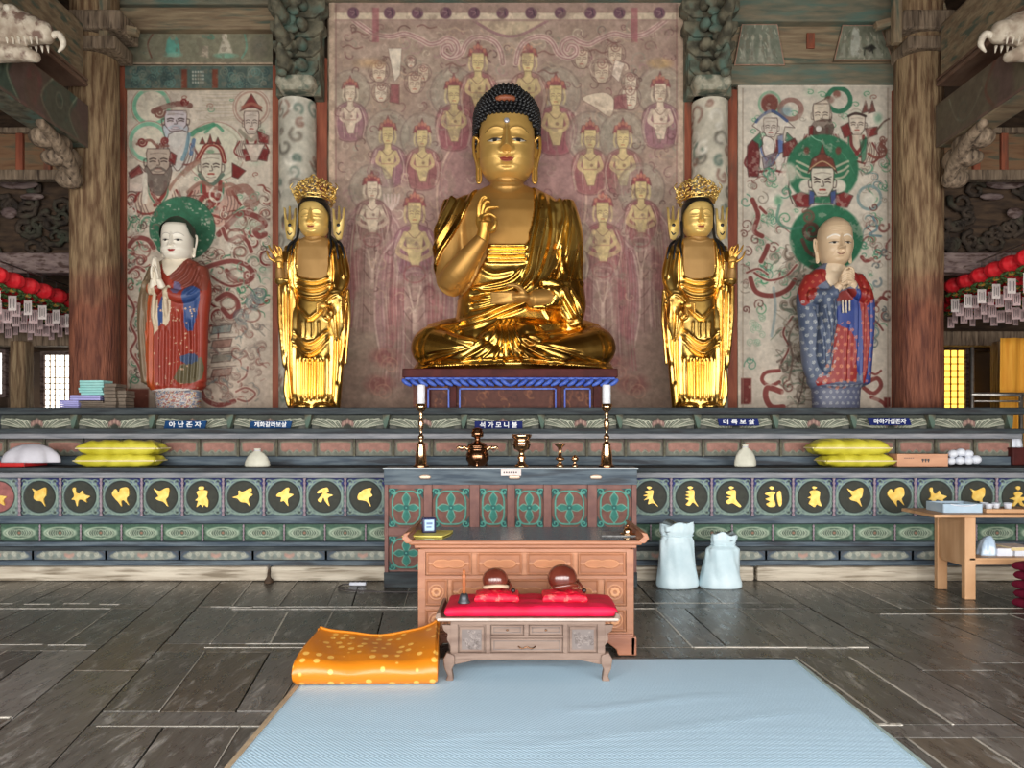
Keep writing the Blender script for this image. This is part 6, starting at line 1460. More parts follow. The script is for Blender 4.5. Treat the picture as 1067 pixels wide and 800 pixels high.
 tb(h,[(294,280,-17),(293.5,274,-18)],[3.6,3.4],10,2);emit_mb(sp,'hand',h,M['gold_hand'],r,.42,1)
 h=MB();el(h,(339,319,-18),(4.6,3,4.4))
 for q in range(4):tb(h,[(337-q*.3,316+q*2.2,-20),(333.5,318+q*2.3,-22),(334.5,322+q*2,-21)],[1.3,1.2,.8],8,3)
 tb(h,[(341,322,-20),(341,328,-21),(339,331,-20)],[1.5,1.3,.8],8,3);emit_mb(sp,'hand',h,M['gold_hand'],r,.42,1)
 V,F,C=head(325.6,246,15.4,-2,(236,198,116),lip=(140,50,36),brow=(124,84,34),res=200,gold=.5,jaw=1.04,eyes=False,hairz=2.3,nose=1.25,liph=.6);sp.emit('head',V,F,M['gold_face'],r,cols=C)
 V2,kp=hair_shell(325.6,15.4,-2,V,lambda x:2.3-x**3*.75,1.1,.8);v,f,_=submesh(V2,F,kp[F].all(1));sp.emit('black_hair',v,f,M['black_hair'],r);hb=MB()
 for pi_,p in enumerate([[(342.5,228,-2),(343,245,-6),(345.5,256,-11),(344.5,268,-14)],[(343,244,-4),(350,252,-10),(352,262,-12),(353,270,-12)],[(344,246,-2),(354,252,-6),(358,262,-9),(359,269,-9)],[(309.5,228,-2),(309,245,-6),(306,256,-11),(304.5,266,-13)],[(308,246,-3),(301,254,-8),(299,264,-10)]]):
  if pi_==3:emit_mb(sp,'black_locks',hb,M['black_hair'],r);hb=MB()
  tb(hb,p,[1.5,1.5,1.2,.7],8,4)
 emit_mb(sp,'black_locks',hb,M['black_hair'],r)
 c=MB();rs=random.Random(12)
 for k_,(py,rad)in enumerate([(209,18.2),(205.5,18.8)]):
  c.tube([(325.6+rad*math.cos(t),1+rad*math.sin(t),-py+2.6*(1-math.sin(t))*.6)for t in np.linspace(0,2*PI,40)],.9,6,cap=False)
 for py,rad,n,s_ in[(206,19,24,2.4),(202.5,20,24,2.7),(199,20,22,2.8),(195,19,20,2.7),(191.5,16.5,18,2.6),(188.5,13,14,2.4),(186,8.5,9,2.2),(184,3,4,2)]:
  for i in range(n):
   t=2*PI*i/n+py
   if math.sin(t)>.75:continue
   x,d=325.6+rad*math.cos(t),1+rad*.9*math.sin(t);z=-py+2+rs.uniform(-1,1);rr=s_*rs.uniform(.7,1.15)
   ph=rs.uniform(0,6);rd=Vector((math.cos(t),math.sin(t),0));tg=Vector((-math.sin(t),math.cos(t),0))
   pts=[Vector((x,d,z))+(tg*math.cos(ph+a)+Vector((0,0,1))*math.sin(ph+a))*rr*(1-a/9)+rd*a*.12 for a in np.linspace(0,5,8)]
   c.tube([tuple(q)for q in pts],.62,5);c.ell(tuple(Vector((x,d,z))+rd*1.4),(1.1,1.1,1.1),6,4)
 for s in(-1,1):
  for q in range(3):tb(c,[(325.6+s*(17+q),204-q*3,-3),(325.6+s*(21+q*2),201-q*4,-4),(325.6+s*(20+q),196-q*4,-4)],[.9,.8,.4],6,4)
 tb(c,[(325,188,-6),(323,183,-7),(326,180,-6),(329,183,-6)],[1,1,.8,.5],6,4)
 emit_mb(sp,'crown',c,M['crown_gold'],r)
 for s in(-1,1):
  e=MB();x=325.6+s*25
  e.prism([(x-s*5.4,-226),(x-s*4.6,-241),(x-s*1,-247.5),(x+s*3.8,-246),(x+s*5.6,-236),(x+s*6.6,-222),(x+s*7.2,-213),(x+s*5.4,-214),(x+s*4.4,-225),(x+s*2.4,-227),(x+s*1.6,-212),(x+s*.4,-212),(x-s*.4,-227),(x-s*3,-225),(x-s*4.2,-215),(x-s*6,-214)],-3,0)
  emit_mb(sp,'ear_ornament',e,M['orn_gold'],r);
  e=MB();el(e,(x+s*.6,232,-3.4),(1.9,.6,1.9));tb(e,[(x-s*1.6,240,-3.4),(x+s*.8,242,-3.4),(x+s*3,239,-3.4)],[.5,.8,.5],6,3);emit_mb(sp,'ornament_hole',e,M['black_hair'],r)
attendant('slim crowned golden attendant standing left of the great Buddha',325.8,False)
attendant('slim crowned golden attendant standing right of the great Buddha',728.5,True)
def paint_body(V,F,regions,base):
 C=np.ones((len(V),4));C[:,:3]=L3(base)
 for poly,col,fr in regions:
  m=inpoly(V,poly,2)&((V[:,1]<fr)if fr is not None else True);C[m,:3]=L3(col)
 return C
def motif(V,C,region,step,col,size=1.1,ox=0):
 m=inpoly(V,region,2);X,Z=V[:,0]-ox,-V[:,2];row=np.floor(Z/step);gx=(X+(row%2)*step/2)%step-step/2;gz=Z%step-step/2
 star=np.minimum(np.minimum(np.abs(gx),np.abs(gz)),np.abs(np.abs(gx)-np.abs(gz))*.8);k=(star<.42)&(np.hypot(gx,gz)<size*1.5)&(np.hypot(gx,gz)>.4);k&=m;C[k,:3]=C[k,:3]*.35+L3(col)*.65;return C
def white_monk():
 sp=Sp(182,425,9.8);r=thing('monk_statue','white-faced standing monk statue with praying hands and red robe on the left','statue',(sp.loc()[0],9.92,1.83));b=MB()
 lf(b,[(426,182,0,22,14),(405,181,0,24,15),(400,180,0,30,17),(360,179,0,31,17),(320,180,0,31,17),(295,181,0,30,15),(277,182,0,28,13),(269,182,0,20,10),(264,182.5,0,10,8)],2.3)
 tb(b,[(182.5,272,-2),(182.5,258,-2)],[9.5,9],18,2)
 tb(b,[(159,276,0),(152,300,-2),(150,330,-2),(152,395,0)],[8,9,10,9],18);tb(b,[(205,276,0),(209,300,-4),(206,330,-4),(203,395,-2)],[8,9,9,9],18)
 tb(b,[(155,296,-8),(164,300,-16),(167,297,-18)],[8,6.5,5],14);tb(b,[(206,300,-8),(192,308,-16),(176,303,-19)],[8,7,5],14)
 tb(b,[(165,300,-18),(163,325,-18),(162,341,-14)],[2,2.4,1],10);tb(b,[(175,302,-19),(177,320,-19),(176,333,-15)],[2,2.2,1],10)
 V,F=sculpt(b,.72,2);V[:,2]=np.maximum(V[:,2],-425)
 L=[]
 for q in([(160,300),(158,340),(157,400)],[(165,330),(164,365),(164,402)],[(171,340),(170,370),(170,403)],[(177,340),(177,370),(176,403)],[(184,320),(184,360),(183,400)],[(191,320),(192,360),(190,403)],[(198,330),(199,360),(197,400)],[(204,320),(204,360),(202,395)],[(150,300),(147,340),(150,396)],[(154,282),(150,310),(152,350)],[(193,270),(188,280),(178,288)],[(199,272),(193,286),(182,294)],[(204,276),(199,292),(190,298)],[(208,284),(205,298),(198,306)]):L.append((q,1.4,1.7));L.append(([(x+2.8,y)for x,y in q],1.2,-1.3))
 L.append(([(152,403),(180,406),(208,401)],1.6,1.6));V=folds(V,F,L)
 regs=[([(140,262),(170,262),(160,300),(156,340),(158,400),(150,405),(138,404)],(124,104,80),None),([(196,264),(212,268),(216,300),(196,300),(186,292),(178,288),(192,272)],(122,58,44),None),([(157,296),(166,296),(162,340),(164,404),(152,402),(153,330)],(176,78,36),None),([(196,298),(210,300),(207,322),(202,343),(194,338),(194,316)],(46,72,122),-3),([(171,308),(176,310),(177,330),(165,340),(166,326)],(46,72,124),-3),([(184,292),(191,296),(190,306),(183,302)],(96,84,116),-3),([(200,375),(210,370),(210,392),(194,398),(184,392),(192,378)],(96,86,60),-3),([(190,370),(204,366),(206,374),(196,378)],(62,78,108),-3),([(158,295),(166,296),(167,342),(160,344),(160,320)],(206,188,160),-15),([(173,298),(180,298),(180,332),(173,336)],(206,188,160),-15),([(168,256),(197,256),(193,268),(184,280),(176,286),(170,276)],(222,210,188),-1),([(150,405.5),(212,404.5),(214,428),(150,428)],(196,188,182),None)]
 C=paint_body(V,F,regs,(146,50,32))
 lowm=-V[:,2]>405;h_=fbm(80,160,4,3);X_=np.clip(((V[:,0]-140)*2).astype(int),0,159);Z_=np.clip(((-V[:,2]-400)*3).astype(int),0,79);q=h_[Z_,X_]
 C[lowm&(q>.58),:3]=L3((150,90,84));C[lowm&(q<.42),:3]=L3((120,124,140));C[lowm&(np.abs(q-.5)<.012),:3]=L3((196,160,80))
 rs=random.Random(9)
 for i in range(70):
  x,y=rs.uniform(158,206),rs.uniform(318,402);m=(np.hypot(V[:,0]-x,-V[:,2]-y)<rs.uniform(.4,1.1))&(V[:,1]<-5);C[m,:3]=L3((196,160,130))
 up=-V[:,2]<405.5
 f1=lowm[F].all(1);v,f,c=submesh(V,F,~f1,C);sp.emit('robe',v,f,M['statue_paint'],r,cols=c);v,f,c=submesh(V,F,f1,C);sp.emit('patterned_skirt',v,f,M['statue_paint'],r,cols=c)
 V,F,C=head(182.3,269.5,15.6,-3,(232,224,208),lip=(150,24,24),brow=(120,110,104),res=190,gold=0,jaw=1.1,nose=.9,hairz=2.45,liph=.7);sp.emit('head',V,F,M['face_paint'],r,cols=C)
 for s in(-1,1):e=MB();ear(e,182.3+s*15.6,241,263,s,1,3.2,2.8);emit_mb(sp,'ear',e,M['white_skin'],r,.45,1)
 V2,kp=hair_shell(182.3,15.6,-3,V,lambda x:2.48-np.clip(x-.72,0,1)*3.2,1.12,1.0);v,f,_=submesh(V2,F,kp[F].all(1));o=sp.emit('green_black_hair',v,f,M['green_hair'],r)
 h=MB()
 for s in(-1,1):
  el(h,(168.5+s*2.4,289,-22),(2.6,3.4,8))
  for q in range(4):tb(h,[(168.6+s*2.1,283,-25+q*2),(168.2+s*1.5,275,-25.6+q*1.8),(167.8+s*.9,268.5+abs(q-1.5)*1.2,-24.6+q*1.5)],[1.45,1.3,.8],8,3)
  tb(h,[(168.8+s*3.2,291,-25),(168.6+s*2.6,284,-27.5),(168.2+s*1.4,279,-28)],[1.5,1.3,.9],8,3)
  tb(h,[(168.5+s*4.5,299,-19),(168.5+s*2.8,292,-22)],[4,3.2],10,2)
 emit_mb(sp,'praying_hands',h,M['white_skin'],r,.42,1)
M['face_paint']=vmat('face_pigment',.42,var=.04,scale=4,bump=.02,spec=.5);M['white_skin']=mat('white_skin_paint',(226,214,192),(234,224,206),.45,scale=5)
M['green_hair']=mat('green_black_hair',(30,48,38),(48,70,54),.55,scale=5)
white_monk()
def bald_monk():
 sp=Sp(872,424,9.8);r=thing('monk_statue','bald old monk statue with clasped hands, red and blue patterned robe, on the right','statue',(sp.loc()[0],9.92,1.83));b=MB()
 lf(b,[(424,875,0,24,15),(402,875,0,25,15),(395,875,0,30,16),(360,876,0,33,17),(320,876,0,35,17),(298,874,0,34,15),(282,872,0,27,13),(275,871,0,18,10),(270,871,0,10,8)],2.3)
 tb(b,[(871,278,-2),(871,262,-2)],[10.5,9.5],18,2)
 tb(b,[(850,284,0),(843,305,-2),(846,335,-4),(850,380,-2),(858,394,0)],[8,10,11,10,5],18);tb(b,[(896,284,0),(904,305,-3),(905,335,-3),(903,395,0)],[8,9,9,8],18)
 tb(b,[(845,306,-8),(860,306,-18),(870,297,-20)],[9,7,4.5],14);tb(b,[(902,306,-8),(892,304,-16),(881,296,-20)],[8,6.5,4.5],14);tb(b,[(858,306,-18),(858,335,-18),(856,368,-14),(862,388,-12)],[7,8,7,3],14)
 V,F=sculpt(b,.72,2);V[:,2]=np.maximum(V[:,2],-424);L=[]
 for q in([(866,300),(868,330),(863,360),(861,388)],[(890,300),(890,340),(888,380)],[(897,292),(897,330),(896,380),(897,400)],[(903,300),(904,340),(902,390)],[(846,318),(852,350),(856,380)],[(853,314),(859,350),(860,376)],[(880,336),(878,365),(878,395)],[(856,280),(858,290),(864,298)],[(886,282),(888,292),(886,300)]):L.append((q,1.4,1.6));L.append(([(x+2.8,y)for x,y in q],1.2,-1.2))
 L.append(([(852,397),(875,399),(897,395)],1.6,1.8));V=folds(V,F,L)
 red,blue,brt=(142,34,30),(72,84,108),(42,62,128)
 regs=[([(838,268),(900,268),(918,310),(918,428),(838,428)],(96,104,124),None),([(834,300),(868,300),(869,330),(866,388),(850,392),(834,330)],blue,None),([(834,310),(836,290),(850,276),(864,280),(862,288),(850,296),(846,308),(838,316)],red,None),([(869,336),(890,330),(890,396),(852,400),(853,388),(862,388),(866,366)],red,-2),([(884,276),(894,276),(908,292),(914,312),(908,330),(910,396),(898,400),(896,340),(890,300)],red,None),([(887,300),(893,308),(896,340),(897,384),(891,384),(888,350),(880,340),(870,335),(869,318),(880,312)],brt,-4),([(902,316),(920,308),(920,345),(914,392),(906,410),(902,396),(907,350)],(52,70,130),None),([(864,268),(880,268),(886,284),(884,296),(868,300),(860,288)],(218,196,166),-2),([(872,302),(885,300),(886,310),(870,312)],(124,36,30),-10),([(850,399),(905,396),(908,428),(850,428)],(84,88,110),None)]
 C=paint_body(V,F,regs,blue)
 C=motif(V,C,[(834,310),(869,310),(866,390),(845,390)],7,(176,180,178),1.3);C=motif(V,C,[(852,400),(906,398),(906,428),(850,428)],6,(156,158,160),1.1)
 C=motif(V,C,[(866,340),(890,336),(890,396),(854,398)],7.5,(206,130,90),1.3);C=motif(V,C,[(896,290),(912,300),(912,396),(898,396)],7.5,(190,110,80),1.1);C=motif(V,C,[(836,300),(848,280),(862,284),(846,306)],7,(190,110,80),1.1)
 low=-V[:,2]>399;f1=low[F].all(1)
 v,f,c=submesh(V,F,~f1,C);sp.emit('robe',v,f,M['statue_paint'],r,cols=c);v,f,c=submesh(V,F,f1,C);sp.emit('underskirt',v,f,M['statue_paint'],r,cols=c)
 V,F,C=head(872.5,273.5,17.2,-3,(208,180,146),lip=(110,40,34),brow=(234,226,212),res=200,gold=0,jaw=.98,white_brow=True,smile=1,wrinkle=1,nose=1.1,liph=.3);sp.emit('head',V,F,M['face_paint'],r,cols=C)
 for s in(-1,1):e=MB();ear(e,872.5+s*17,244,268,s,1,3.2,3);emit_mb(sp,'ear',e,M['old_skin'],r,.45,1)
 h=MB();el(h,(873,291,-24),(5,3.6,6));el(h,(879,290,-24),(5,3.6,6.4))
 for q in range(4):
  tb(h,[(869.5,287+q*2.4,-27),(874,283.5+q*2.6,-29),(879.5,284.5+q*2.5,-28)],[1.5,1.5,1.0],8,3);tb(h,[(882,285+q*2.5,-26),(878,282+q*2.7,-28.5),(874,284+q*2.5,-27)],[1.5,1.4,.9],8,3)
 tb(h,[(870,289,-26),(872,281.5,-29),(876,279.5,-29)],[1.6,1.5,1],8,3);tb(h,[(882,288,-26),(880.5,281,-28),(877,278.5,-27.5)],[1.6,1.5,1],8,3)
 tb(h,[(865,302,-20),(870,296,-23)],[4.6,4],12,2);tb(h,[(888,301,-18),(882,294,-23)],[4.6,4],12,2)
 emit_mb(sp,'clasped_hands',h,M['old_skin'],r,.42,1)
 t=MB()
 for q in range(3):tb(t,[(874+q*3.6,311,-19),(873.6+q*3.6,316,-20),(874.2+q*3.4,324-(q==2)*2,-19.6)],[1.1,.9,1],8,3)
 emit_mb(sp,'white_tassels',t,M['tooth'],r)
M['old_skin']=mat('old_skin_paint',(204,176,142),(214,188,156),.45,scale=5)
bald_monk()
M['brass']=mat('polished_brass',(206,162,120),(232,196,156),.16,metal=1.0,scale=10);M['brass_dark']=mat('dark_bronze',(120,84,62),(160,118,88),.2,metal=1.0,scale=10)
M['wax']=mat('white_wax',(222,222,228),(230,230,234),.4,scale=10)
M['teal']=mat('teal',(60,120,112))
def altar_table():
 Y=7.65;x0,x1=PX(400,Y),PX(664,Y);zt=PZ(487,Y);W=x1-x0;cx=(x0+x1)/2;D=.31
 r=thing('altar_table','blue-grey offering table with six teal and red carved panels behind the wooden desk','table',(cx,Y,0));h=W/2
 z=lambda p:PZ(p,Y)
 MB().box(-h-.01,h+.01,-.02,D,zt-.02,zt).build('table_top',M['top_light'],r,bev=.004)
 MB().box(-h,h,0,D-.01,z(505),zt-.02).build('drawer_rail',M['slab_blue'],r,bev=.006)
 MB().box(-h+.02,h-.02,.03,D-.02,z(598),z(505)).build('carcass',M['post_brown'],r)
 MB().box(-h,h,-.01,D-.01,0.0,z(596)).build('foot_board',M['slab_dark'],r,bev=.008)
 def panel(w_,hh,nm,seed):
  c=Canvas(-w_/2,-hh/2,w_/2,hh/2,190,(112,74,64));T,T2,DK=(84,152,138),(40,116,104),(22,72,74);a,b_=w_/2,hh/2
  for sx in(-1,1):
   for sy in(-1,1):
    c.fill([(sx*a,sy*b_),(sx*a*.45,sy*b_),(sx*a*.75,sy*b_*.75),(sx*a,sy*b_*.45)],DK,.95,.008)
    c.line([(sx*q,sy*p)for q,p in curl(a*.8,b_*.82,.038,0,1.1)],.015,T,1,.005,h=.8)
    c.line([(0,sy*b_*.86),(sx*a*.4,sy*b_*.84),(sx*a*.62,sy*b_*.72),(sx*a*.78,sy*b_*.45),(sx*a*.8,0)],.017,T,1,.005,h=.9)
  for s in(-1,1):
   c.fill([(0,0),(s*.03,-.022),(s*a*.5,-.03),(s*a*.72,0),(s*a*.5,.03),(s*.03,.022)],T2,.95,.006,h=.5,smooth=2);c.fill([(0,0),(-.024,s*.03),(-.034,s*b_*.5),(0,s*b_*.78),(.034,s*b_*.5),(.024,s*.03)],T2,.95,.006,h=.5,smooth=2)
   c.line([(0,s*b_*.8),(-.04,s*b_*.5),(-.02,s*.03)],.007,(110,176,158),.9,.004,h=.7);c.line([(0,s*b_*.8),(.04,s*b_*.5),(.02,s*.03)],.007,(110,176,158),.9,.004,h=.7)
   c.line([(s*a*.74,0),(s*a*.45,.035),(s*.03,.024)],.007,(110,176,158),.9,.004,h=.7);c.line([(s*a*.74,0),(s*a*.45,-.035),(s*.03,-.024)],.007,(110,176,158),.9,.004,h=.7)
  c.ell(0,0,.022,.022,DK,.95,.004);c.ell(0,0,.011,.011,T,.95,.004,h=.9);c.age(seed,.12,.1)
  return c.mesh(nm,M['paint_rel'],lambda X,Y_:X,lambda H:-H*.012,lambda X,Y_:-Y_,r)
 zc,hh=(z(509)+z(549))/2,z(509)-z(549)
 for i,(a,b_)in enumerate([(405,441),(450.5,489),(500,528),(537,566),(575,612),(622.5,658)]):
  wd=(b_-a)*Y/FOC;o=panel(wd,hh,'carved_panel',100+i);o.location=(PX((a+b_)/2,Y)-cx,.022,zc)
 for i,(a,b_)in enumerate([(405,441),(622.5,658)]):
  wd=(b_-a)*Y/FOC;o=panel(wd,z(559)-z(594),'carved_panel',110+i);o.location=(PX((a+b_)/2,Y)-cx,.022,(z(559)+z(594))/2)
 for a,b_ in[(400.5,404.5),(441.5,450),(489.5,499.5),(528.5,536.5),(566.5,574.5),(612.5,622),(658.5,663.5)]:MB().box(PX(a,Y)-cx,PX(b_,Y)-cx,0,.05,z(597),z(505)).build('panel_stile',M['post_brown'],r,bev=.004)
 MB().box(-h,h,.004,.05,z(558),z(550)).build('panel_rail',M['post_brown'],r,bev=.004)
 for px in(443,536,621):MB().lathe([(.004,-.006),(.05,-.006),(.06,0),(.05,.004),(.004,.004)],20,axis='y').build('drawer_handle',M['handle'],r,smooth=True,loc=(PX(px,Y)-cx,-.004,z(497))).scale=(1,1,.42)
 for px in(443,536,621):MB().box(-.05,.05,-.004,.004,-.01,0.0).build('handle_slot',M['ink'],r,loc=(PX(px,Y)-cx,-.006,z(498.5)))
 MB().box(PX(522,Y)-cx,PX(543,Y)-cx,-.008,.002,z(495.5),z(489)).build('paper_label',M['tag_paper'],r,bev=.001)
 t=MB()
 for q in range(6):t.box(-.075+q*.024,-.062+q*.024,-.0095,-.008,-.008,.008)
 t.build('label_marks',M['ink'],r,loc=(PX(532.5,Y)-cx,0,z(492.3)))
M['top_light']=mat('table_top_edge',(136,146,150),(160,168,172),.35,scale=4,stretch=(.5,1,1));M['post_brown']=mat('panel_post_brown',(104,66,60),(126,84,74),.6,scale=8,bump=.1);M['handle']=mat('pale_handle',(196,170,150),rough=.4,metal=.4)
altar_table()
TZ=PZ(487,7.65)
def stand(name,label,cat,px,py_top,prof_px,mname='brass',Y=7.8,group=None,n=28):
 k=Y/FOC;zb=TZ;r=thing(name,label,cat,(PX(px,Y),Y,zb),group=group)
 return r,k
def lathe_px(prof,base_py,k):return[(max(q*k,.0005),(base_py-py)*k)for q,py in prof]
def candlestick(px,label,lab2):
 r,k=stand('candlestick',label,'candlestick',px,420,None);b0=487.0
 MB().lathe(lathe_px([(0,487),(8,487),(8,486),(7,484.5),(6.2,483.5),(5.8,474),(4.2,465),(4.6,463.5),(3.2,462),(1.6,459.5),(3.0,457.5),(3.2,455.5),(1.6,453),(1.2,450),(2.2,447.5),(3.2,442),(2.0,437),(1.3,434),(2.4,432),(1.6,430),(2.6,429),(5.4,426.5),(5.8,421.5),(5.2,421.5),(4.8,424),(0,424)],b0,k),28).build('stem',M['brass'],r,smooth=True)
 MB().lathe(lathe_px([(0,488),(8.4,488),(8.4,486.2),(0,486.2)],b0+1,k),28).build('foot',M['brass_dark'],r,smooth=False,bev=.002)
 Y=7.8;o=MB().lathe([(.0005,0),(4.3*k,0),(4.3*k,22*k),(3.2*k,22.6*k),(.0005,22.3*k)],24).build('candle',M['wax'],None,smooth=True,loc=(PX(px,Y),Y,TZ+(487-424)*k));tag(o,lab2,'candle')
candlestick(438.7,'tall brass candlestick at the left end of the blue-grey offering table','white candle in the left brass candlestick');candlestick(632,'tall brass candlestick at the right end of the blue-grey offering table','white candle in the right brass candlestick')
def burner():
 r,k=stand('incense_burner','dark bronze lidded incense burner with side handles, beside the left candlestick','incense burner',497.5,0,None);b0=487
 MB().lathe(lathe_px([(0,486),(7,486),(9,484),(11.8,479),(12,474),(10,470),(9.4,468.5),(10.6,467.5),(10.6,466),(0,466)],b0,k),32).build('bowl',M['brass_dark'],r,smooth=True)
 MB().lathe(lathe_px([(0,466.2),(10.8,466.2),(10,464.5),(7,462),(3.4,461),(2.6,458.5),(3,456.5),(6.2,455.5),(6.4,451),(5,449.5),(5.6,448),(3,446.5),(0,446)],b0,k),28).build('lid',M['brass_dark'],r,smooth=True)
 for s in(-1,1):
  MB().tube([(s*10*k,0,18*k),(s*14*k,-.01,21*k),(s*16*k,-.01,19.5*k),(s*19.5*k,-.01,21*k),(s*20.5*k,-.01,19*k)],[2*k,1.4*k,2.2*k,1.4*k,1.8*k],10,sub=4).build('handle',M['brass'],r,smooth=True)
 for t in(0.6,2.5,4.7):MB().tube([(9*k*math.cos(t),9*k*math.sin(t),5*k),(10.5*k*math.cos(t),10.5*k*math.sin(t),2*k),(11*k*math.cos(t),11*k*math.sin(t),.8*k)],[2.4*k,1.6*k,1*k],8,sub=3).build('foot',M['brass_dark'],r,smooth=True)
burner()
r,k=stand('offering_bowl','brass footed bowl in the middle of the offering table','bowl',543.5,0,None)
MB().lathe(lathe_px([(0,487),(7.4,487),(7.2,485.5),(4.6,483.5),(3.2,480),(4.6,477.5),(3,475),(2.6,472),(4,470),(7.6,468.5),(9,465),(9,460.5),(8,458.5),(10,456),(10.6,453.5),(10,453),(8.6,455),(0,460)],487,k),32).build('bowl_body',M['brass'],r,smooth=True)
MB().lathe(lathe_px([(9.2,464.5),(9.6,463.8),(9.2,463)],487,k),32).build('bowl_ring',M['brass_dark'],r,smooth=True)
r,k=stand('incense_stand','small flared brass stand right of the brass footed bowl','stand',583.5,0,None)
MB().lathe(lathe_px([(0,487),(4.6,487),(4,485),(2,483),(1.8,481),(4.6,479.5),(4.8,478),(2,476.5),(1.8,470),(2.4,467),(6,463.5),(6.6,462.5),(0,463)],487,k),24).build('stand_body',M['brass'],r,smooth=True)
r,k=stand('brass_cup','tiny brass lidded cup beside the small flared brass stand','cup',599,0,None)
MB().lathe(lathe_px([(0,487),(3.6,487),(3,485),(1.6,483.5),(1.4,481.5),(3.6,480),(3.8,477.5),(2,476),(1,475),(0,474.5)],487,k),20).build('cup_body',M['brass'],r,smooth=True)
M['desk']=mat('orange_brown_wood',(140,90,64),(164,112,82),.45,scale=3,stretch=(.6,3,5),bump=.1,c3=(140,88,58),c3lo=.55,c3hi=.75);M['desk_lo']=mat('desk_recess_wood',(150,96,62),(176,120,84),.5,scale=3,stretch=(.6,3,5),bump=.1)
M['desk_top']=mat('dark_glossy_top',(40,30,26),(56,42,36),.16,scale=3,spec=.6)
def recess(mb_frame,x0,x1,z0,z1):pass
def desk():
 Y=5.34;z=lambda p:PZ(p,Y);x=lambda p:PX(p,Y);cx=x(547.5);r=thing('offering_desk','large orange-brown wooden desk with carved panels and upturned ends behind the low table','desk',(cx,Y,0))
 hw=(x(661)-x(436))/2;D=.66;zt=.80
 MB().box(-hw+.02,hw-.02,.02,D,.09,zt-.03).build('carcass',M['desk_lo'],r)
 tw=(x(672)-x(422))/2
 b=MB();b.box(-tw+.03,tw-.03,-.05,D+.06,zt-.03,zt);b.build('desk_top',M['desk'],r,bev=.01)
 MB().box(-tw+.06,tw-.06,-.035,D+.05,zt,zt+.003).build('top_surface',M['desk_top'],r)
 MB().box(-hw-.02,hw+.02,-.025,D+.03,zt-.055,zt-.03).build('moulding',M['desk'],r,bev=.008)
 for s in(-1,1):
  pr=[(s*(tw-.05),zt-.02),(s*(tw-.01),zt-.018),(s*(tw+.02),zt+.012),(s*(tw+.005),zt+.05),(s*(tw-.04),zt+.062),(s*(tw-.02),zt+.03),(s*(tw-.05),zt+.004)]
  MB().prism(pr,-.05,D+.06).build('upturned_end',M['desk'],r,bev=.006)
 def panel(px0,px1,py0,py1,kind=0):
  w_,h_=(px1-px0)*Y/FOC,(py1-py0)*Y/FOC;c=Canvas(-w_/2,-h_/2,w_/2,h_/2,260,(146,96,68));a,b_=w_/2,h_/2
  c.H+=0
  for i in(1,-1):
   c.line([(-a,i*(b_-.006)),(a,i*(b_-.006))],.01,(162,110,80),.9,.003,h=1,smooth=0);c.line([(i*(a-.006),-b_),(i*(a-.006),b_)],.01,(162,110,80),.9,.003,h=1,smooth=0)
   c.line([(-a+.018,i*(b_-.018)),(a-.018,i*(b_-.018))],.004,(128,82,56),.7,.003,smooth=0);c.line([(i*(a-.018),-b_+.018),(i*(a-.018),b_-.018)],.004,(128,82,56),.7,.003,smooth=0)
  if kind==0:
   q=[(-a*.72,0),(-a*.55,-b_*.3),(-a*.2,-b_*.36),(0,-b_*.26),(a*.2,-b_*.36),(a*.55,-b_*.3),(a*.72,0),(a*.55,b_*.3),(a*.2,b_*.36),(0,b_*.26),(-a*.2,b_*.36),(-a*.55,b_*.3),(-a*.72,0)]
   c.fill(q[:-1],(164,108,72),.9,.003,h=.6,smooth=3);c.line(q,.006,(186,132,94),.9,.003,h=.9,smooth=3)
   for s in(-1,1):c.line([(s*a*.7,0),(s*a*.84,-.006),(s*a*.88,0),(s*a*.84,.006),(s*a*.7,0)],.004,(204,150,112),.8,.003,h=.7)
  else:
   for t in range(8):c.ell(.024*math.cos(t*PI/4)*1.0,.024*math.sin(t*PI/4),.012,.012,(196,142,102),.9,.003,h=.8)
   c.ell(0,0,.014,.014,(150,98,66),.9,.003,h=.4);c.ring(0,0,.05,.05,.006,(200,146,106),.7,.003,h=.6)
  c.age(int(px0),.06,.08)
  o=c.mesh('carved_panel',M['desk_paint'],lambda X,Y_:X,lambda H:-H*.009,lambda X,Y_:-Y_,r);o.location=(x((px0+px1)/2)-cx,.012,z((py0+py1)/2))
 for a,b_ in[(444,491),(497,544),(549,597),(602.5,652)]:panel(a,b_,576,599)
 for a,b_,k_ in[(443,466,1),(470,518,0),(523,573,0),(578,624,0),(630,652,1)]:panel(a,b_,603.5,631,k_)
 for a,b_,k_ in[(443,466,1),(470,518,0),(523,573,0),(578,624,0),(630,652,1)]:panel(a,b_,635,658,k_)
 f=MB()
 for px in(439.5,656.5):f.box(x(px-4)-cx,x(px+4)-cx,0,.05,z(662),z(572))
 for py in(573.5,601.5,633.5,660.5):f.box(x(440)-cx,x(656)-cx,0.001,.05,z(py+2),z(py-2))
 f.build('front_frame',M['desk'],r,bev=.004)
 s=MB();
 for sx in(-1,1):
  s2=MB().prism([(sx*(hw+.01),0),(sx*(hw+.015),.13),(sx*(hw-.36),.13),(sx*(hw-.33),.09),(sx*(hw-.18),.085),(sx*(hw-.12),.04),(sx*(hw-.11),0)],-.02,.06);s2.build('foot',M['desk_dark'],r,bev=.008)
  MB().prism([(-.02,0),(-.02,.13),(D,.13),(D,0),(D-.12,0),(D-.15,.07),(.12,.07),(.1,0)],sx*hw-.02,sx*hw+.02,'yz').build('side_skirt',M['desk_dark'],r,bev=.006)
 MB().box(-hw,hw,-.015,.05,.12,z(660)).build('lower_rail',M['desk_dark'],r,bev=.006)
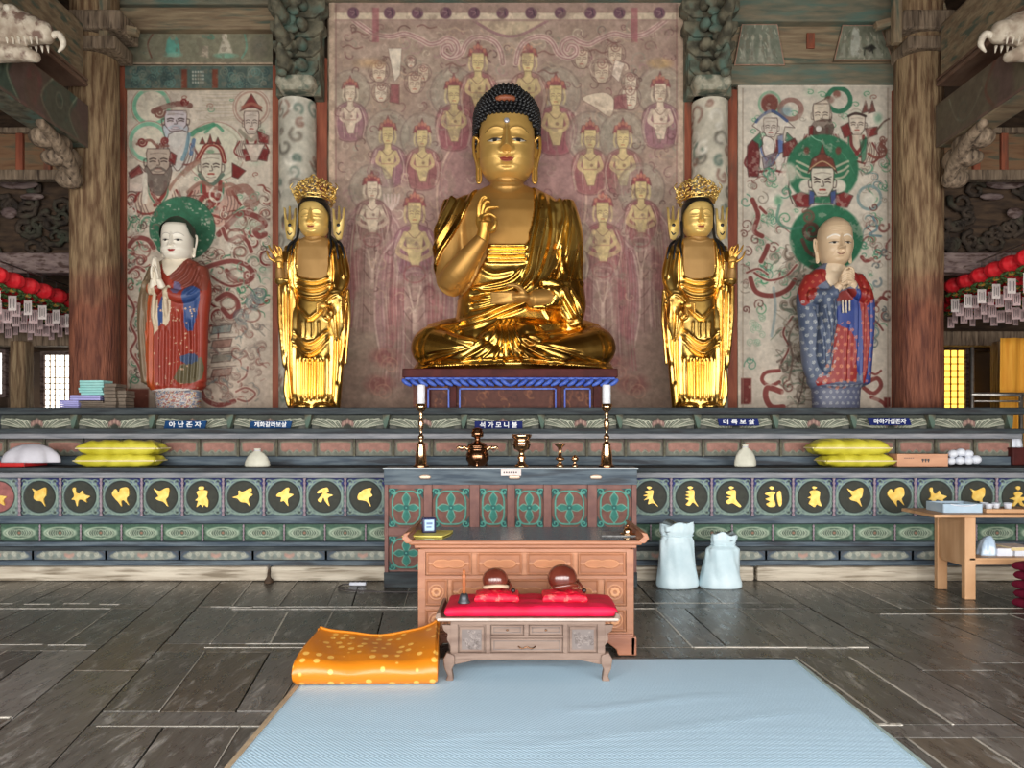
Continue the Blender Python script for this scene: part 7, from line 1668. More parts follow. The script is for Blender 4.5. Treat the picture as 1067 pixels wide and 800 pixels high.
M['desk_paint']=vmat('carved_desk_wood',.45,var=.12,scale=10,bump=.05,stretch=(.6,2,4));M['desk_dark']=mat('reddish_foot_wood',(132,82,60),(158,104,78),.4,scale=4,stretch=(.6,2,4),bump=.1)
desk()
DZ=.803
def desk_items():
 o=0
 x=lambda p,Y:PX(p,Y)
 Y=5.55;xc=x(444,Y);b=MB();n=12;V=[];
 b.prism([(-.16,-.16),(.13,-.17),(.17,.0),(.18,.15),(-.1,.16),(-.13,.02)],0,.012,'xy')
 c=b.build('folded_cloth',M['yellow_cloth'],None,bev=.005,loc=(xc,Y+.05,DZ+.001));tag(c,'folded yellow cloth on the left end of the wooden desk','cloth')
 r=thing('desk_clock','small dark desk clock with a pale blue display on the yellow cloth','clock',(x(447,5.6),5.6,DZ+.013),rz=.25)
 MB().box(-.05,.05,-.02,.03,0,.11).build('case',M['dark_blue'],r,bev=.01);MB().box(-.034,.034,-.024,-.02,.018,.096).build('display',M['display'],r,bev=.002)
 t=MB();t.box(-.022,.022,-.0255,-.024,.062,.078);t.box(-.022,.014,-.0255,-.024,.04,.05);t.build('display_marks',M['disp_ink'],r)
 s=MB().box(-.15,.17,-.12,.12,0,.006).build('prayer_sheet',M['sheet'],None,bev=.001,loc=(x(646,5.7),5.6,DZ+.001));s.rotation_euler=(0,0,-.08);tag(s,'grey printed sheet on the right end of the wooden desk','paper')
 t=MB()
 for q in range(7):t.box(-.12,.02+.03*(q%3),-.1+q*.03,-.09+q*.03,.006,.007)
 t.build('printed_lines',M['ink'],s)
 r=thing('small_bell','little brass bell on the printed sheet at the right end of the desk','bell',(x(653,5.6),5.55,DZ+.008))
 MB().lathe([(.0005,0),(.055,0),(.055,.006),(.03,.012),(.034,.02),(.03,.035),(.02,.046),(.008,.05),(.0005,.052)],24).build('bell_body',M['brass'],r,smooth=True);MB().lathe([(.0005,.05),(.008,.052),(.012,.062),(.008,.072),(.0005,.075)],14).build('knob',M['brass_dark'],r,smooth=True)
M['yellow_cloth']=mat('yellow_cloth',(206,192,88),(222,208,112),.7,scale=6,bump=.2);M['dark_blue']=mat('dark_blue_case',(24,32,70),rough=.3);M['display']=mat('pale_display',(150,180,206),rough=.3);M['disp_ink']=mat('display_ink',(84,104,140),rough=.4);M['sheet']=mat('printed_sheet',(112,112,112),(168,168,166),.5,scale=30)
desk_items()
M['grey_wood']=mat('greyish_brown_wood',(104,82,70),(136,114,100),.6,scale=3,stretch=(.6,3,5),bump=.2,c3=(102,80,68),c3lo=.52,c3hi=.7);M['grey_dark']=mat('dark_carved_wood',(96,84,80),(116,104,98),.6,scale=12,bump=.3);M['edge_pale']=mat('pale_worn_edge',(168,150,138),(190,176,164),.5,scale=6)
def low_table():
 Y=4.74;z=lambda p:PZ(p,Y);x=lambda p:PX(p,Y);cx=x(550);r=thing('low_table','low greyish carved table with curved legs carrying the red cloth and wooden bells','table',(cx,Y,0))
 tw=(x(644.5)-x(455.5))/2;D=.44;zt=.40
 MB().box(-tw+.01,tw-.01,0,D,zt-.022,zt).build('table_top',M['grey_wood'],r,bev=.006);MB().box(-tw,tw,-.012,.012,zt-.014,zt+.002).build('top_edge',M['edge_pale'],r,bev=.004)
 for s in(-1,1):MB().prism([(s*(tw-.05),zt-.01),(s*(tw-.005),zt-.02),(s*(tw+.012),zt),(s*(tw+.005),zt+.028),(s*(tw-.018),zt+.034),(s*(tw-.02),zt+.01)],-.005,D).build('upturned_end',M['grey_wood'],r,bev=.004)
 hw=(x(630)-x(469))/2;zb=z(686)
 MB().box(-hw+.01,hw-.01,.035,D-.04,zb,zt-.022).build('carcass',M['grey_wood'],r)
 f=MB();
 def fb(a,b_,c,d,y0=.02):f.box(x(a)-cx,x(b_)-cx,y0,.05,z(d),z(c))
 fb(469,477,651,686);fb(623,631,651,686);fb(469,631,647,652);fb(469,631,681,688,.015);fb(506,511,651,682);fb(587,592,651,682);fb(511,587,663,665.5);fb(546,551,651,663)
 f.build('front_frame',M['grey_wood'],r,bev=.004)
 for(a,b_,c,d)in[(512,545,652.5,662),(552,586,652.5,662),(512,586,666.5,680)]:
  dr=MB().box(x(a)-cx,x(b_)-cx,.024,.05,z(d),z(c));dr=dr.build('drawer',M['grey_wood'],r,bev=.003)
  rr=MB();A,B,C_,D_=x(a+2.5)-cx,x(b_-2.5)-cx,z(d-2),z(c+2);t=.004
  rr.box(A,B,.02,.026,C_,C_+t);rr.box(A,B,.02,.026,D_-t,D_);rr.box(A,A+t,.02,.026,C_,D_);rr.box(B-t,B,.02,.026,C_,D_);rr.build('drawer_moulding',M['grey_dark'],dr)
  if b_-a>50:MB().tube([(x(540)-cx,.02,z(674)),(x(544)-cx,.004,z(676)),(x(549)-cx,.004,z(674)),(x(554)-cx,.004,z(676)),(x(558)-cx,.02,z(674))],.004,8,sub=4).build('drawer_handle',M['brass_dark'],dr,smooth=True)
  else:MB().ell((x((a+b_)/2)-cx,.018,z((c+d)/2)),(.008,.006,.006),10,6).build('drawer_knob',M['brass_dark'],dr,smooth=True)
 for a,b_ in[(478.5,504),(594,621.5)]:
  MB().box(x(a)-cx,x(b_)-cx,.022,.05,z(680),z(654)).build('door_panel',M['grey_wood'],r,bev=.004)
  w_=(b_-a-5)*Y/FOC;h_=21*Y/FOC;c=Canvas(-w_/2,-h_/2,w_/2,h_/2,420,(112,102,98));rs=random.Random(int(a))
  for q in range(26):c.line(curl(rs.uniform(-w_/2.4,w_/2.4),rs.uniform(-h_/2.4,h_/2.4),rs.uniform(.006,.016),rs.uniform(0,6),.8),.004,rs.choice([(146,134,128),(84,74,70)]),.8,.002,h=rs.uniform(.3,1))
  c.ring(0,0,w_/2,h_/2,.001,(80,70,66),.1)
  o=c.mesh('carved_inset',M['desk_paint2'],lambda X,Y_:X,lambda H:-H*.006,lambda X,Y_:-Y_,r);o.location=(x((a+b_)/2)-cx,.0185,z(667))
 MB().prism([(x(469)-cx,z(686)),(x(631)-cx,z(686)),(x(630)-cx,z(694)),(x(620)-cx,z(692)),(x(604)-cx,z(688.5)),(x(496)-cx,z(688.5)),(x(480)-cx,z(692)),(x(470)-cx,z(694))],.02,.045).build('apron',M['grey_wood'],r,bev=.003)
 for s in(-1,1):
  for yy in(.01,D-.06):
   o=MB();a=hw+.005
   prof=[(s*(a-.03),z(683)),(s*(a+.018),z(680)),(s*(a+.042),z(687)),(s*(a+.034),z(697)),(s*(a+.014),z(704)),(s*(a+.026),.012),(s*(a+.03),0.001),(s*(a-.022),.001),(s*(a-.02),z(706)),(s*(a-.012),z(698)),(s*(a-.03),z(692))]
   o.prism([(q[0],q[1])for q in prof],yy-.01,yy+.05);o.build('leg',M['grey_wood'],r,bev=.008)
  MB().prism([(s*hw,z(652)),(s*(hw+.055),z(652)),(s*(hw+.045),z(658)),(s*(hw+.02),z(661)),(s*(hw+.025),z(668)),(s*hw,z(674))],.02,.05).build('corner_bracket',M['grey_wood'],r,bev=.004)
M['desk_paint2']=vmat('carved_inset_wood',.55,var=.15,scale=14,bump=.05)
low_table()
LZ=.402
def fabric_slab(name,label,cat,w_,d,h,m,loc,seed=1,rz=0,amp=.006,puff=.0,res=(60,26),corner=.0,droop=None,group=None):
 nx,ny=res;rs=random.Random(seed);V=[];F=[]
 ph=[rs.uniform(0,6)for _ in range(12)]
 def top(u,v):
  e=(1-abs(u)**6)*(1-abs(v)**6);q=h*(.55+.45*e**.35)+puff*(1-u*u)*(1-v*v)
  q+=amp*(math.sin(u*9+ph[0]+2*math.sin(v*3+ph[1]))*.5+math.sin(v*11+ph[2]+math.sin(u*6+ph[3]))*.4+math.sin(u*23+v*8+ph[4])*.25)*e
  return q
 for side in(1,0):
  for j in range(ny+1):
   for i in range(nx+1):
    u,v=2*i/nx-1,2*j/ny-1
    k=1+amp*1.2*math.sin(5*u+ph[5]+3*v)/max(d,.1)*.3
    pin=1-corner*0
    sx=1-corner*(1-abs(v)**2)*abs(u)**3;sy=1-corner*(1-abs(u)**2)*abs(v)**3
    x,y=u*w_/2*sx*k,v*d/2*sy*k;edge=max(abs(u),abs(v))>.999
    t=top(u,v)
    if side:z=t if not edge else h*.4
    else:z=(.0 if not edge else h*.4)
    V.append((x,y,z))
 n=(nx+1)*(ny+1)
 for s in(0,1):
  for j in range(ny):
   for i in range(nx):
    a=s*n+j*(nx+1)+i;q=(a,a+1,a+nx+2,a+nx+1);F.append(q if s==0 else q[::-1])
 o=mkmesh(name,V,F,m,None,True);bm=bmesh.new();bm.from_mesh(o.data);bmesh.ops.remove_doubles(bm,verts=bm.verts,dist=.0005);bmesh.ops.recalc_face_normals(bm,faces=bm.faces);bm.to_mesh(o.data);bm.free()
 md=o.modifiers.new('s','SUBSURF');md.levels=md.render_levels=1;o.location=loc;o.rotation_euler=(0,0,rz)
 if label:tag(o,label,cat,group)
 return o
M['red_cloth']=mat('crimson_cloth',(190,8,50),(214,22,66),.6,scale=6,bump=.25,bscale=10,spec=.3);M['red_bro']=mat('red_brocade',(214,20,50),(232,96,90),.5,scale=34,bump=.3,lo=.56,hi=.66,spec=.3)
fabric_slab('red_cloth','long padded crimson cloth covering the low carved table','cloth',1.09,.42,.07,M['red_cloth'],(PX(553,4.95),4.965,LZ),4,amp=.006,res=(80,30))
CZ=LZ+.072
def moktak(px,Y,rad,label,cl,mouth_yaw,light):
 fabric_slab('small_cushion',cl,'cushion',.29,.22,.045,M['red_bro'],(PX(px+2,Y),Y,CZ-.006),int(px),amp=.004,puff=.012,corner=.03)
 zb=CZ+.046;r=thing('wooden_fish_drum',label,'drum',(PX(px,Y),Y+.01,zb),rz=mouth_yaw)
 b=MB();b.ell((0,0,rad*.86),(rad,rad*.95,rad*.88),36,22)
 V=np.array(b.v);F=np.array([f for f in b.f]);
 o=mkmesh('drum_body',V,[tuple(f)for f in b.f],M['lacquer'],r)
 s=MB();pts=[(rad*.98*math.sin(t),-rad*.99*math.cos(t)*.95,rad*(.42+.10*math.cos(t*2.0)))for t in np.linspace(-1.15,1.15,15)]
 s.tube(pts,[rad*.16]*15,10,flat=.9).build('drum_lip',M['lip_wood']if light else M['lacquer'],r,smooth=True)
 s=MB();s.tube([(p[0]*1.06,p[1]*1.07,p[2]+rad*.02)for p in pts],rad*.05,8).build('mouth_slit',M['slit'],r,smooth=True)
 h=MB();h.tube([(rad*.7,rad*.2,rad*.3),(rad*1.05,0,rad*.5),(rad*1.1,-rad*.3,rad*.3),(rad*.9,-rad*.55,rad*.2)],rad*.1,8,sub=4).build('carved_handle',M['lacquer'],r,smooth=True)
 r2=thing('drum_beater','short beater stick leaning beside the '+('left' if light else 'right')+' wooden fish drum','beater',(PX(px,Y)+rad*1.35,Y-.07,CZ+.052),rz=.3)
 MB().tube([(0,.1,.06),(0,0,.014)],[.007,.008],8).build('stick',M['lacquer'],r2,smooth=True);MB().ell((0,-.006,.012),(.016,.018,.016),12,8).build('knob',M['slit'],r2,smooth=True)
M['lacquer']=mat('red_brown_lacquer',(84,34,24),(112,52,38),.22,scale=6,spec=.6,coat=.5);M['lip_wood']=mat('pale_mouth_wood',(172,146,120),(190,164,138),.4,scale=8);M['slit']=mat('dark_slit',(34,18,14),rough=.5)
moktak(516,4.98,.085,'round brown wooden fish drum with pale lips, left one on the red cloth','small red brocade cushion under the left wooden fish drum',.15,True);moktak(586,4.98,.098,'larger round brown wooden fish drum, right one on the red cloth','small red brocade cushion under the right wooden fish drum',.5,False)
r=thing('hand_bell','dark hand bell with an upright orange wooden handle on the red cloth','bell',(PX(483.5,4.86),4.86,CZ-.004))
M['iron']=mat('dark_iron',(58,60,64),(76,78,82),.4,metal=.5,scale=10);M['handle_wood']=mat('orange_handle_wood',(158,84,44),(176,104,60),.35,scale=12)
MB().lathe([(.0005,0),(.04,0),(.041,.004),(.034,.014),(.029,.035),(.025,.052),(.016,.06),(.0005,.062)],28).build('bell_body',M['iron'],r,smooth=True)
MB().lathe([(.0005,.058),(.011,.06),(.009,.09),(.012,.12),(.01,.15),(.014,.17),(.008,.178),(.008,.185),(.011,.195),(.007,.208),(.0005,.21)],16).build('handle',M['handle_wood'],r,smooth=True)
def floor_mat():
 x0,x1,y0,y1=-1.30,1.915,.6,5.23;rc=.08
 m,nt,bs=nodes('pale_blue_woven_mat');L=nt.links;tc=nt.nodes.new('ShaderNodeTexCoord')
 w1=nt.nodes.new('ShaderNodeTexWave');w1.wave_type='BANDS';w1.bands_direction='Y';w1.inputs['Scale'].default_value=22;w1.inputs['Distortion'].default_value=1.2;w1.inputs['Detail'].default_value=1
 w2=nt.nodes.new('ShaderNodeTexWave');w2.bands_direction='DIAGONAL';w2.inputs['Scale'].default_value=26;w2.inputs['Distortion'].default_value=.6
 ck=nt.nodes.new('ShaderNodeTexNoise');ck.inputs['Scale'].default_value=90;ck.inputs['Detail'].default_value=2
 L.new(tc.outputs['Object'],w1.inputs['Vector']);L.new(tc.outputs['Object'],w2.inputs['Vector']);L.new(tc.outputs['Object'],ck.inputs['Vector'])
 a=nt.nodes.new('ShaderNodeMath');a.operation='ADD';L.new(w1.outputs['Fac'],a.inputs[0]);L.new(w2.outputs['Fac'],a.inputs[1]);b2=nt.nodes.new('ShaderNodeMath');b2.operation='ADD';L.new(a.outputs[0],b2.inputs[0]);L.new(ck.outputs['Fac'],b2.inputs[1])
 r=nt.nodes.new('ShaderNodeMapRange');r.inputs[1].default_value=.4;r.inputs[2].default_value=2.6;L.new(b2.outputs[0],r.inputs[0])
 cr=nt.nodes.new('ShaderNodeValToRGB');cr.color_ramp.elements[0].color=(*lin((172,206,230)),1);cr.color_ramp.elements[1].color=(*lin((204,232,248)),1);L.new(r.outputs[0],cr.inputs[0])
 n=nt.nodes.new('ShaderNodeTexNoise');n.inputs['Scale'].default_value=1.2;L.new(tc.outputs['Object'],n.inputs['Vector']);mr=nt.nodes.new('ShaderNodeMapRange');mr.inputs[3].default_value=.94;mr.inputs[4].default_value=1.05;L.new(n.outputs['Fac'],mr.inputs[0])
 vs=nt.nodes.new('ShaderNodeVectorMath');vs.operation='SCALE';L.new(cr.outputs[0],vs.inputs[0]);L.new(mr.outputs[0],vs.inputs['Scale']);L.new(vs.outputs[0],bs.inputs['Base Color']);bs.inputs['Roughness'].default_value=.8
 bp=nt.nodes.new('ShaderNodeBump');bp.inputs['Strength'].default_value=.3;bp.inputs['Distance'].default_value=.004;L.new(b2.outputs[0],bp.inputs['Height']);L.new(bp.outputs[0],bs.inputs['Normal'])
 rt=thing('floor_mat','large pale blue woven floor mat with tan side binding','mat',(0,0,0.002))
 nx,ny=60,90;V=[];rs=random.Random(2)
 def hgt(x,y):
  q=.012+.0015*math.sin(x*3+y*2)
  for(cx,cy,ln,am)in[(.75,4.35,.5,.006),(1.2,4.1,.4,.005),(-.2,3.9,.3,.003),(.4,3.85,.5,.004)]:q+=am*math.exp(-((y-cy-.12*math.sin((x-cx)*3))/.025)**2-((x-cx)/ln)**4)
  return q
 for j in range(ny+1):
  for i in range(nx+1):
   x,y=x0+(x1-x0)*i/nx,y0+(y1-y0)*j/ny
   if j==ny and i in(0,nx):y-=.05
   V.append((x,y,hgt(x,y)))
 F=[(j*(nx+1)+i,j*(nx+1)+i+1,(j+1)*(nx+1)+i+1,(j+1)*(nx+1)+i)for j in range(ny)for i in range(nx)]
 o=mkmesh('woven_surface',V,F,m,rt);md=o.modifiers.new('s','SOLIDIFY');md.thickness=.011
 for xx in(x0,x1):MB().box(xx-.018,xx+.012 if xx<0 else xx+.006,y0,y1-.03,.0,.0145).build('tan_binding',M['tan']if xx<0 else M['mat_edge'],rt,bev=.004)
M['tan']=mat('tan_binding',(168,146,118),(186,164,134),.8,scale=20);M['mat_edge']=mat('pale_edge',(150,170,166),(168,184,180),.8,scale=20)
floor_mat()
def orange_cushion():
 m,nt,bs=nodes('orange_satin_with_flowers');L=nt.links;tc=nt.nodes.new('ShaderNodeTexCoord');bs.inputs['Roughness'].default_value=.33
 v=nt.nodes.new('ShaderNodeTexVoronoi');v.inputs['Scale'].default_value=13;v.inputs['Randomness'].default_value=.5;L.new(tc.outputs['Object'],v.inputs['Vector'])
 mr=nt.nodes.new('ShaderNodeMapRange');mr.inputs[1].default_value=.28;mr.inputs[2].default_value=.23;mr.inputs[3].default_value=0;mr.inputs[4].default_value=1
 L.new(v.outputs['Distance'],mr.inputs[0]);cr=nt.nodes.new('ShaderNodeMixRGB');cr.inputs[1].default_value=(*lin((198,116,22)),1);cr.inputs[2].default_value=(*lin((230,176,84)),1);L.new(mr.outputs[0],cr.inputs[0]);L.new(cr.outputs[0],bs.inputs['Base Color'])
 w_,d,T=.845,.56,.165;nu,nv=90,60;rt=thing('floor_cushion','folded shiny orange floor cushion with pale flower pattern on the mat','cushion',(PX(384,4.72),4.6,.018),rz=.02)
 V=[];P_=[]
 prof=[]
 for t in np.linspace(-PI/2,PI/2,15):prof.append((.075-.085*math.cos(t),T/2+T/2*math.sin(t)))
 for y in np.linspace(.12,d-.05,16):prof.append((y,T+.012*math.sin(y*7)+.05*(y/d)**2))
 for t in np.linspace(PI/2,-PI/2,9):prof.append((d-.045+.05*math.cos(t),T*.72+.05+(T*.28+.0)*math.sin(t)))
 prof+=[(d-.09,T*.52),(d-.045,T*.3),(d-.05,.012),(d-.1,.0)]
 for y in np.linspace(d-.15,.1,10):prof.append((y,.0))
 n=len(prof)
 for i in range(nu+1):
  u=2*i/nu-1;
  for(y,z)in prof:
   v_=y/d;e=abs(u)
   yy=y+(.05*(u*u)-.02)*(v_>.5)*v_
   zz_=z
   if z>T*.6:
    zz_=z*(1-.09*(1-e**2))+.035*e**3*v_+.006*math.sin(u*7+y*9)+.05*max(0,u)**3*v_
   sh=(1-.04*(1-abs(2*z/T-1)**2 if z<T else 0))
   x=u*w_/2*(1-.07*v_*1+.03)
   if e>.97:zz_=zz_*.86+T*.5*.14
   V.append((x,yy,max(zz_,0)))
 F=[(i*n+k,i*n+(k+1)%n,(i+1)*n+(k+1)%n,(i+1)*n+k)for i in range(nu)for k in range(n)]
 F+=[tuple(range(n))[::-1],tuple(range(nu*n,nu*n+n))]
 o=mkmesh('padded_cover',V,F,m,rt);bm=bmesh.new();bm.from_mesh(o.data);bmesh.ops.recalc_face_normals(bm,faces=bm.faces);bm.to_mesh(o.data);bm.free();md=o.modifiers.new('b','BEVEL');md.width=.025;md.segments=4;md.limit_method='ANGLE';md.angle_limit=1.0
 for s in(-1,1):
  b=MB();b.tube([(s*w_/2*.985,-.0,T*.5),(s*w_/2*.97,.2,T*.5),(s*w_/2*.93,.45,T*.54)],.007,8,sub=4);b.build('side_seam',m,rt,smooth=True)
orange_cushion()
M['sack']=mat('pale_blue_white_sack',(186,210,218),(212,230,236),.45,scale=4,bump=.5,bscale=7);
def sack(label,px0,px1,py0,py1,Y,seed,lean=0,neck=.75):
 k=Y/FOC;cx=PX((px0+px1)/2,Y);W=(px1-px0)*k/2;H=(py1-py0)*k;r_=thing('white_sack',label,'sack',(cx,Y,0));rs=random.Random(seed);n,m_=56,44;V=[]
 ph=[rs.uniform(0,6)for _ in range(6)]
 for j in range(m_+1):
  v=j/m_;prof=np.interp(v,[0,.03,.1,.3,.55,.72,.8,.88,1],[.9,1.0,1.0,.9,.82,.8,neck*.86,neck,neck*.98])
  for i in range(n):
   t=2*PI*i/n;wr=1+.035*math.sin(3*t+v*5+ph[0])+.03*math.sin(7*t+v*9+ph[1])*(.4+v)+.02*math.sin(13*t+6*v+ph[2])*(v+.2)
   V.append((W*prof*wr*math.cos(t)+lean*v*v*W,W*.62*prof*wr*math.sin(t),H*v+(.018*math.sin(2*t+ph[3])+.012*math.sin(5*t+ph[4]))*(v>.9)))
 F=[(j*n+i,j*n+(i+1)%n,(j+1)*n+(i+1)%n,(j+1)*n+i)for j in range(m_)for i in range(n)];F+=[tuple(range(n))[::-1]]
 b=len(V);V.append((lean*W*.9,0,H*.93));F+=[(m_*n+i,m_*n+(i+1)%n,b)for i in range(n)]
 mkmesh('sack_body',V,F,M['sack'],r_)
 MB().tube([(W*neck*.93*math.cos(t)*1.0+lean*.7*W,W*.6*neck*.93*math.sin(t),H*.81)for t in np.linspace(0,2*PI,30)],.006,6,cap=False).build('drawstring_fold',M['sack'],r_,smooth=True)
sack('tall pale white sack standing on the floor right of the wooden desk',683,727,545,612,7.66,3,0.05,.8);sack('shorter pale white sack with a flopped top, standing right of the taller one',729,773,556,612,7.66,5,.16,.62)
M['rice']=mat('yellow_rice_bag',(178,168,38),(206,196,66),.42,scale=5,bump=.5,bscale=6);M['rice_seam']=mat('cream_seam',(232,214,160),(236,222,180),.6,scale=10)
def rice_bag(label,px0,px1,py0,py1,Y,seed,rz=0,group=None):
 k=Y/FOC;w_,h=(px1-px0)*k,(py1-py0)*k;D=.36;z0=1.181+(0 if py1>480 else .125);r_=thing('rice_bag',label,'bag',(PX((px0+px1)/2,Y),Y+.1,z0),rz=rz,group=group)
 V=[];nx,ny=60,30;rs=random.Random(seed);ph=[rs.uniform(0,6)for _ in range(5)]
 for sgn in(1,-1):
  for j in range(ny+1):
   for i in range(nx+1):
    u,v=2*i/nx-1,2*j/ny-1;th=(max(0,1-abs(u)**5)**.6)*(max(0,1-abs(v)**4)**.5)
    pinch=1-.16*abs(u)**4*(1-0)
    z=h*(.42+sgn*.56*th*(1 if sgn>0 else .95))+.006*math.sin(u*12+ph[0]+v*3)*th+.004*math.sin(u*21+v*6+ph[1])*th+.012*(abs(u)>.9)*math.sin(v*5+ph[2])
    V.append((u*w_/2,v*D/2*pinch,max(z,0)))
 n=(nx+1)*(ny+1);F=[]
 for s in(0,1):
  for j in range(ny):
   for i in range(nx):
    a=s*n+j*(nx+1)+i;q=(a,a+1,a+nx+2,a+nx+1);F.append(q if s==0 else q[::-1])
 o=mkmesh('bag_body',V,F,M['rice'],r_);bm=bmesh.new();bm.from_mesh(o.data);bmesh.ops.remove_doubles(bm,verts=bm.verts,dist=.0006);bm.to_mesh(o.data);bm.free()
 MB().tube([(u*w_/2,-D/2*(1-.16*abs(u)**4)-.002,h*.42)for u in np.linspace(-.97,.97,20)],.008,8).build('front_seam',M['rice_seam'],r_,smooth=True)
 for s in(-1,1):MB().box(s*w_/2-.012,s*w_/2+.012,-D/2*.8,D/2*.8,h*.38,h*.46).build('end_seam',M['rice_seam'],r_,bev=.004)
 t=MB()
 for q in range(5):t.box(-.1+q*.045,-.075+q*.045,-.06,-.03,h*.975,h*.99)
 t.build('printed_marks',M['olive_ink'],r_)
M['olive_ink']=mat('olive_ink',(96,96,30),rough=.6)
Yr=8.28
rice_bag('yellow rice bag at the bottom of the left pair on the altar',79,163,472,486,Yr,1,.02);rice_bag('yellow rice bag lying on top of the left pair on the altar',81,167,459,474.5,Yr,2,-.03)
rice_bag('yellow rice bag at the bottom of the right pair, beside the plain wooden box',858,932,471,484.5,Yr,3,.03);rice_bag('yellow rice bag lying on top of the right pair, beside the plain wooden box',847,927,456.5,473,Yr,4,-.03)
ZS=1.181
M['white_cloth']=mat('white_cloth',(184,182,190),(200,198,206),.75,scale=5,bump=.3);M['cream_sack']=mat('cream_cloth_bag',(192,190,174),(208,206,190),.8,scale=10,bump=.3)
M['red_tray']=mat('red_tray',(168,20,22),(186,34,34),.3,scale=6,coat=.3);M['card']=mat('pale_wood_box',(190,136,104),(206,154,120),.6,scale=3,stretch=(1,1,5));M['foam']=mat('white_foam',(204,208,220),(218,222,230),.5,scale=10)
def draped(name,label,cat,px0,px1,py0,py1,Y,m,seed,peak=.3,D=.3,parent=None,flat=False):
 k=Y/FOC;w_,h=(px1-px0)*k/2,(py1-py0)*k;n,m_=56,22;rs=random.Random(seed);ph=[rs.uniform(0,6)for _ in range(4)];V=[]
 for j in range(m_+1):
  v=j/m_;
  for i in range(n):
   t=2*PI*i/n;q=(math.cos(v*PI/2))**1.1 if not flat else(1-v*.45 if v<.9 else(1-v)*6);wr=1+(.07*math.sin(5*t+ph[0]+v)+.05*math.sin(9*t+ph[1]))*(1-v)
   V.append((w_*q*wr*math.cos(t)+peak*w_*v*.3,D/2*q*wr*math.sin(t),h*math.sin(v*PI/2)**.9))
 F=[(j*n+i,j*n+(i+1)%n,(j+1)*n+(i+1)%n,(j+1)*n+i)for j in range(m_)for i in range(n)]+[tuple(range(n))[::-1],tuple(range(m_*n,m_*n+n))]
 o=mkmesh(name,V,F,M[m],parent,loc=(PX((px0+px1)/2,Y),Y,PZ(py1,Y))if parent is None else None)
 if label:tag(o,label,cat)
 return o
draped('cloth_bundle','white cloth draped over a heap on the red tray','cloth',3,62,462,481.5,8.3,'white_cloth',3,.2,.34)
r=thing('red_tray','shallow red tray under the white draped cloth at the left end of the altar','tray',(PX(14,8.3),8.28,ZS))
MB().box(-.36,.26,-.2,.2,.008,.02).build('tray_base',M['red_tray'],r,bev=.004)
t=MB();t.box(-.36,.26,-.2,-.19,.015,.045);t.box(-.36,.26,.19,.2,.015,.045);t.box(.25,.26,-.2,.2,.015,.045);t.build('tray_rim',M['red_tray'],r,bev=.003);MB().box(-.3,.2,-.15,.15,0,.01).build('tray_foot',M['red_tray'],r)
def pouch(label,px0,px1,py0,py1):
 r_=thing('cloth_pouch',label,'bag',(PX((px0+px1)/2,8.28),8.28,ZS));k=8.28/FOC;w_,h=(px1-px0)*k/2,(py1-py0)*k;V=[];n=28
 for v,q in[(0,.92),(.06,1),(.25,.95),(.5,.8),(.72,.55),(.84,.28),(.9,.2),(.95,.26),(1,.3)]:
  for i in range(n):t=2*PI*i/n;V.append((w_*q*(1+.05*math.sin(4*t+v*4))*math.cos(t),w_*.6*q*math.sin(t),h*v))
 F=[(j*n+i,j*n+(i+1)%n,(j+1)*n+(i+1)%n,(j+1)*n+i)for j in range(8)for i in range(n)]+[tuple(range(n))[::-1],tuple(range(8*n,9*n))];mkmesh('pouch_body',V,F,M['cream_sack'],r_)
 MB().tube([(w_*.24*math.cos(t),w_*.16*math.sin(t),h*.89)for t in np.linspace(0,2*PI,16)],.006,6,cap=False).build('tie_cord',M['white_cloth'],r_,smooth=True)
pouch('small cream tied cloth pouch on the altar shelf, left of the offering table',255.5,281,467.5,486);pouch('small cream tied cloth pouch on the altar shelf, right of the offering table',765,788,461,483.5)
r=thing('wooden_box','long plain wooden box with dark marks beside the right pair of rice bags','box',(PX(961.5,8.25),8.25,ZS));wb,hb=53*8.25/FOC/2,12.6*8.25/FOC
MB().box(-wb,wb,0,.22,0,hb).build('box_body',M['card'],r,bev=.004);MB().box(-wb-.002,wb+.002,-.002,.222,hb-.012,hb+.003).build('box_lid',M['card'],r,bev=.003)
t=MB()
for q in range(5):t.box(-.2+q*.022,-.185+q*.022,-.003,.0,.085,.092)
for q in range(3):t.box(-.01+q*.03,.012+q*.03,-.003,0,.06,.082);t.box(-.004+q*.03,.006+q*.03,-.003,0,.045,.06)
t.build('box_marks',M['ink'],r)
for i,(px,py,q)in enumerate([(993,473.5,5),(1001,472,5),(1009,473.5,5),(991,481,4.6),(1000,480.5,5),(1009,480.5,5),(1017,479.5,5.4)]):
 k=8.3/FOC;o=MB().ell((0,0,0),(q*k,.05,q*k*.85),16,10).build('white_bun',M['foam'],smooth=True,loc=(PX(px,8.3),8.3,PZ(py,8.3)+.008));tag(o,['white wrapped bun in the upper row, nearest the plain wooden box','white wrapped bun in the upper row, in its middle','white wrapped bun in the upper row, farthest from the wooden box','white wrapped bun in the lower row, touching the plain wooden box','white wrapped bun in the lower row, second from the wooden box','white wrapped bun in the lower row, third from the wooden box','white wrapped bun at the far right end of the lower row'][i],'bun','white wrapped buns beside the wooden box')
draped('white_packet','small white peaked paper packet at the right end of the middle altar shelf','packet',1045,1064,451,466,8.75,'foam',6,0,.16)
r=thing('maroon_box','dark maroon box under the white peaked packet at the right edge of the altar','box',(PX(1057,8.6),8.62,ZS));MB().box(-.03,.4,-.04,.24,0,PZ(466,8.75)-ZS-.012).build('box_body',M['maroon_dark']if 'maroon_dark' in M else M['maroon'],r,bev=.01);MB().box(-.04,.41,-.05,.25,PZ(466,8.75)-ZS-.02,PZ(466,8.75)-ZS).build('box_lid',M['maroon'],r,bev=.005)
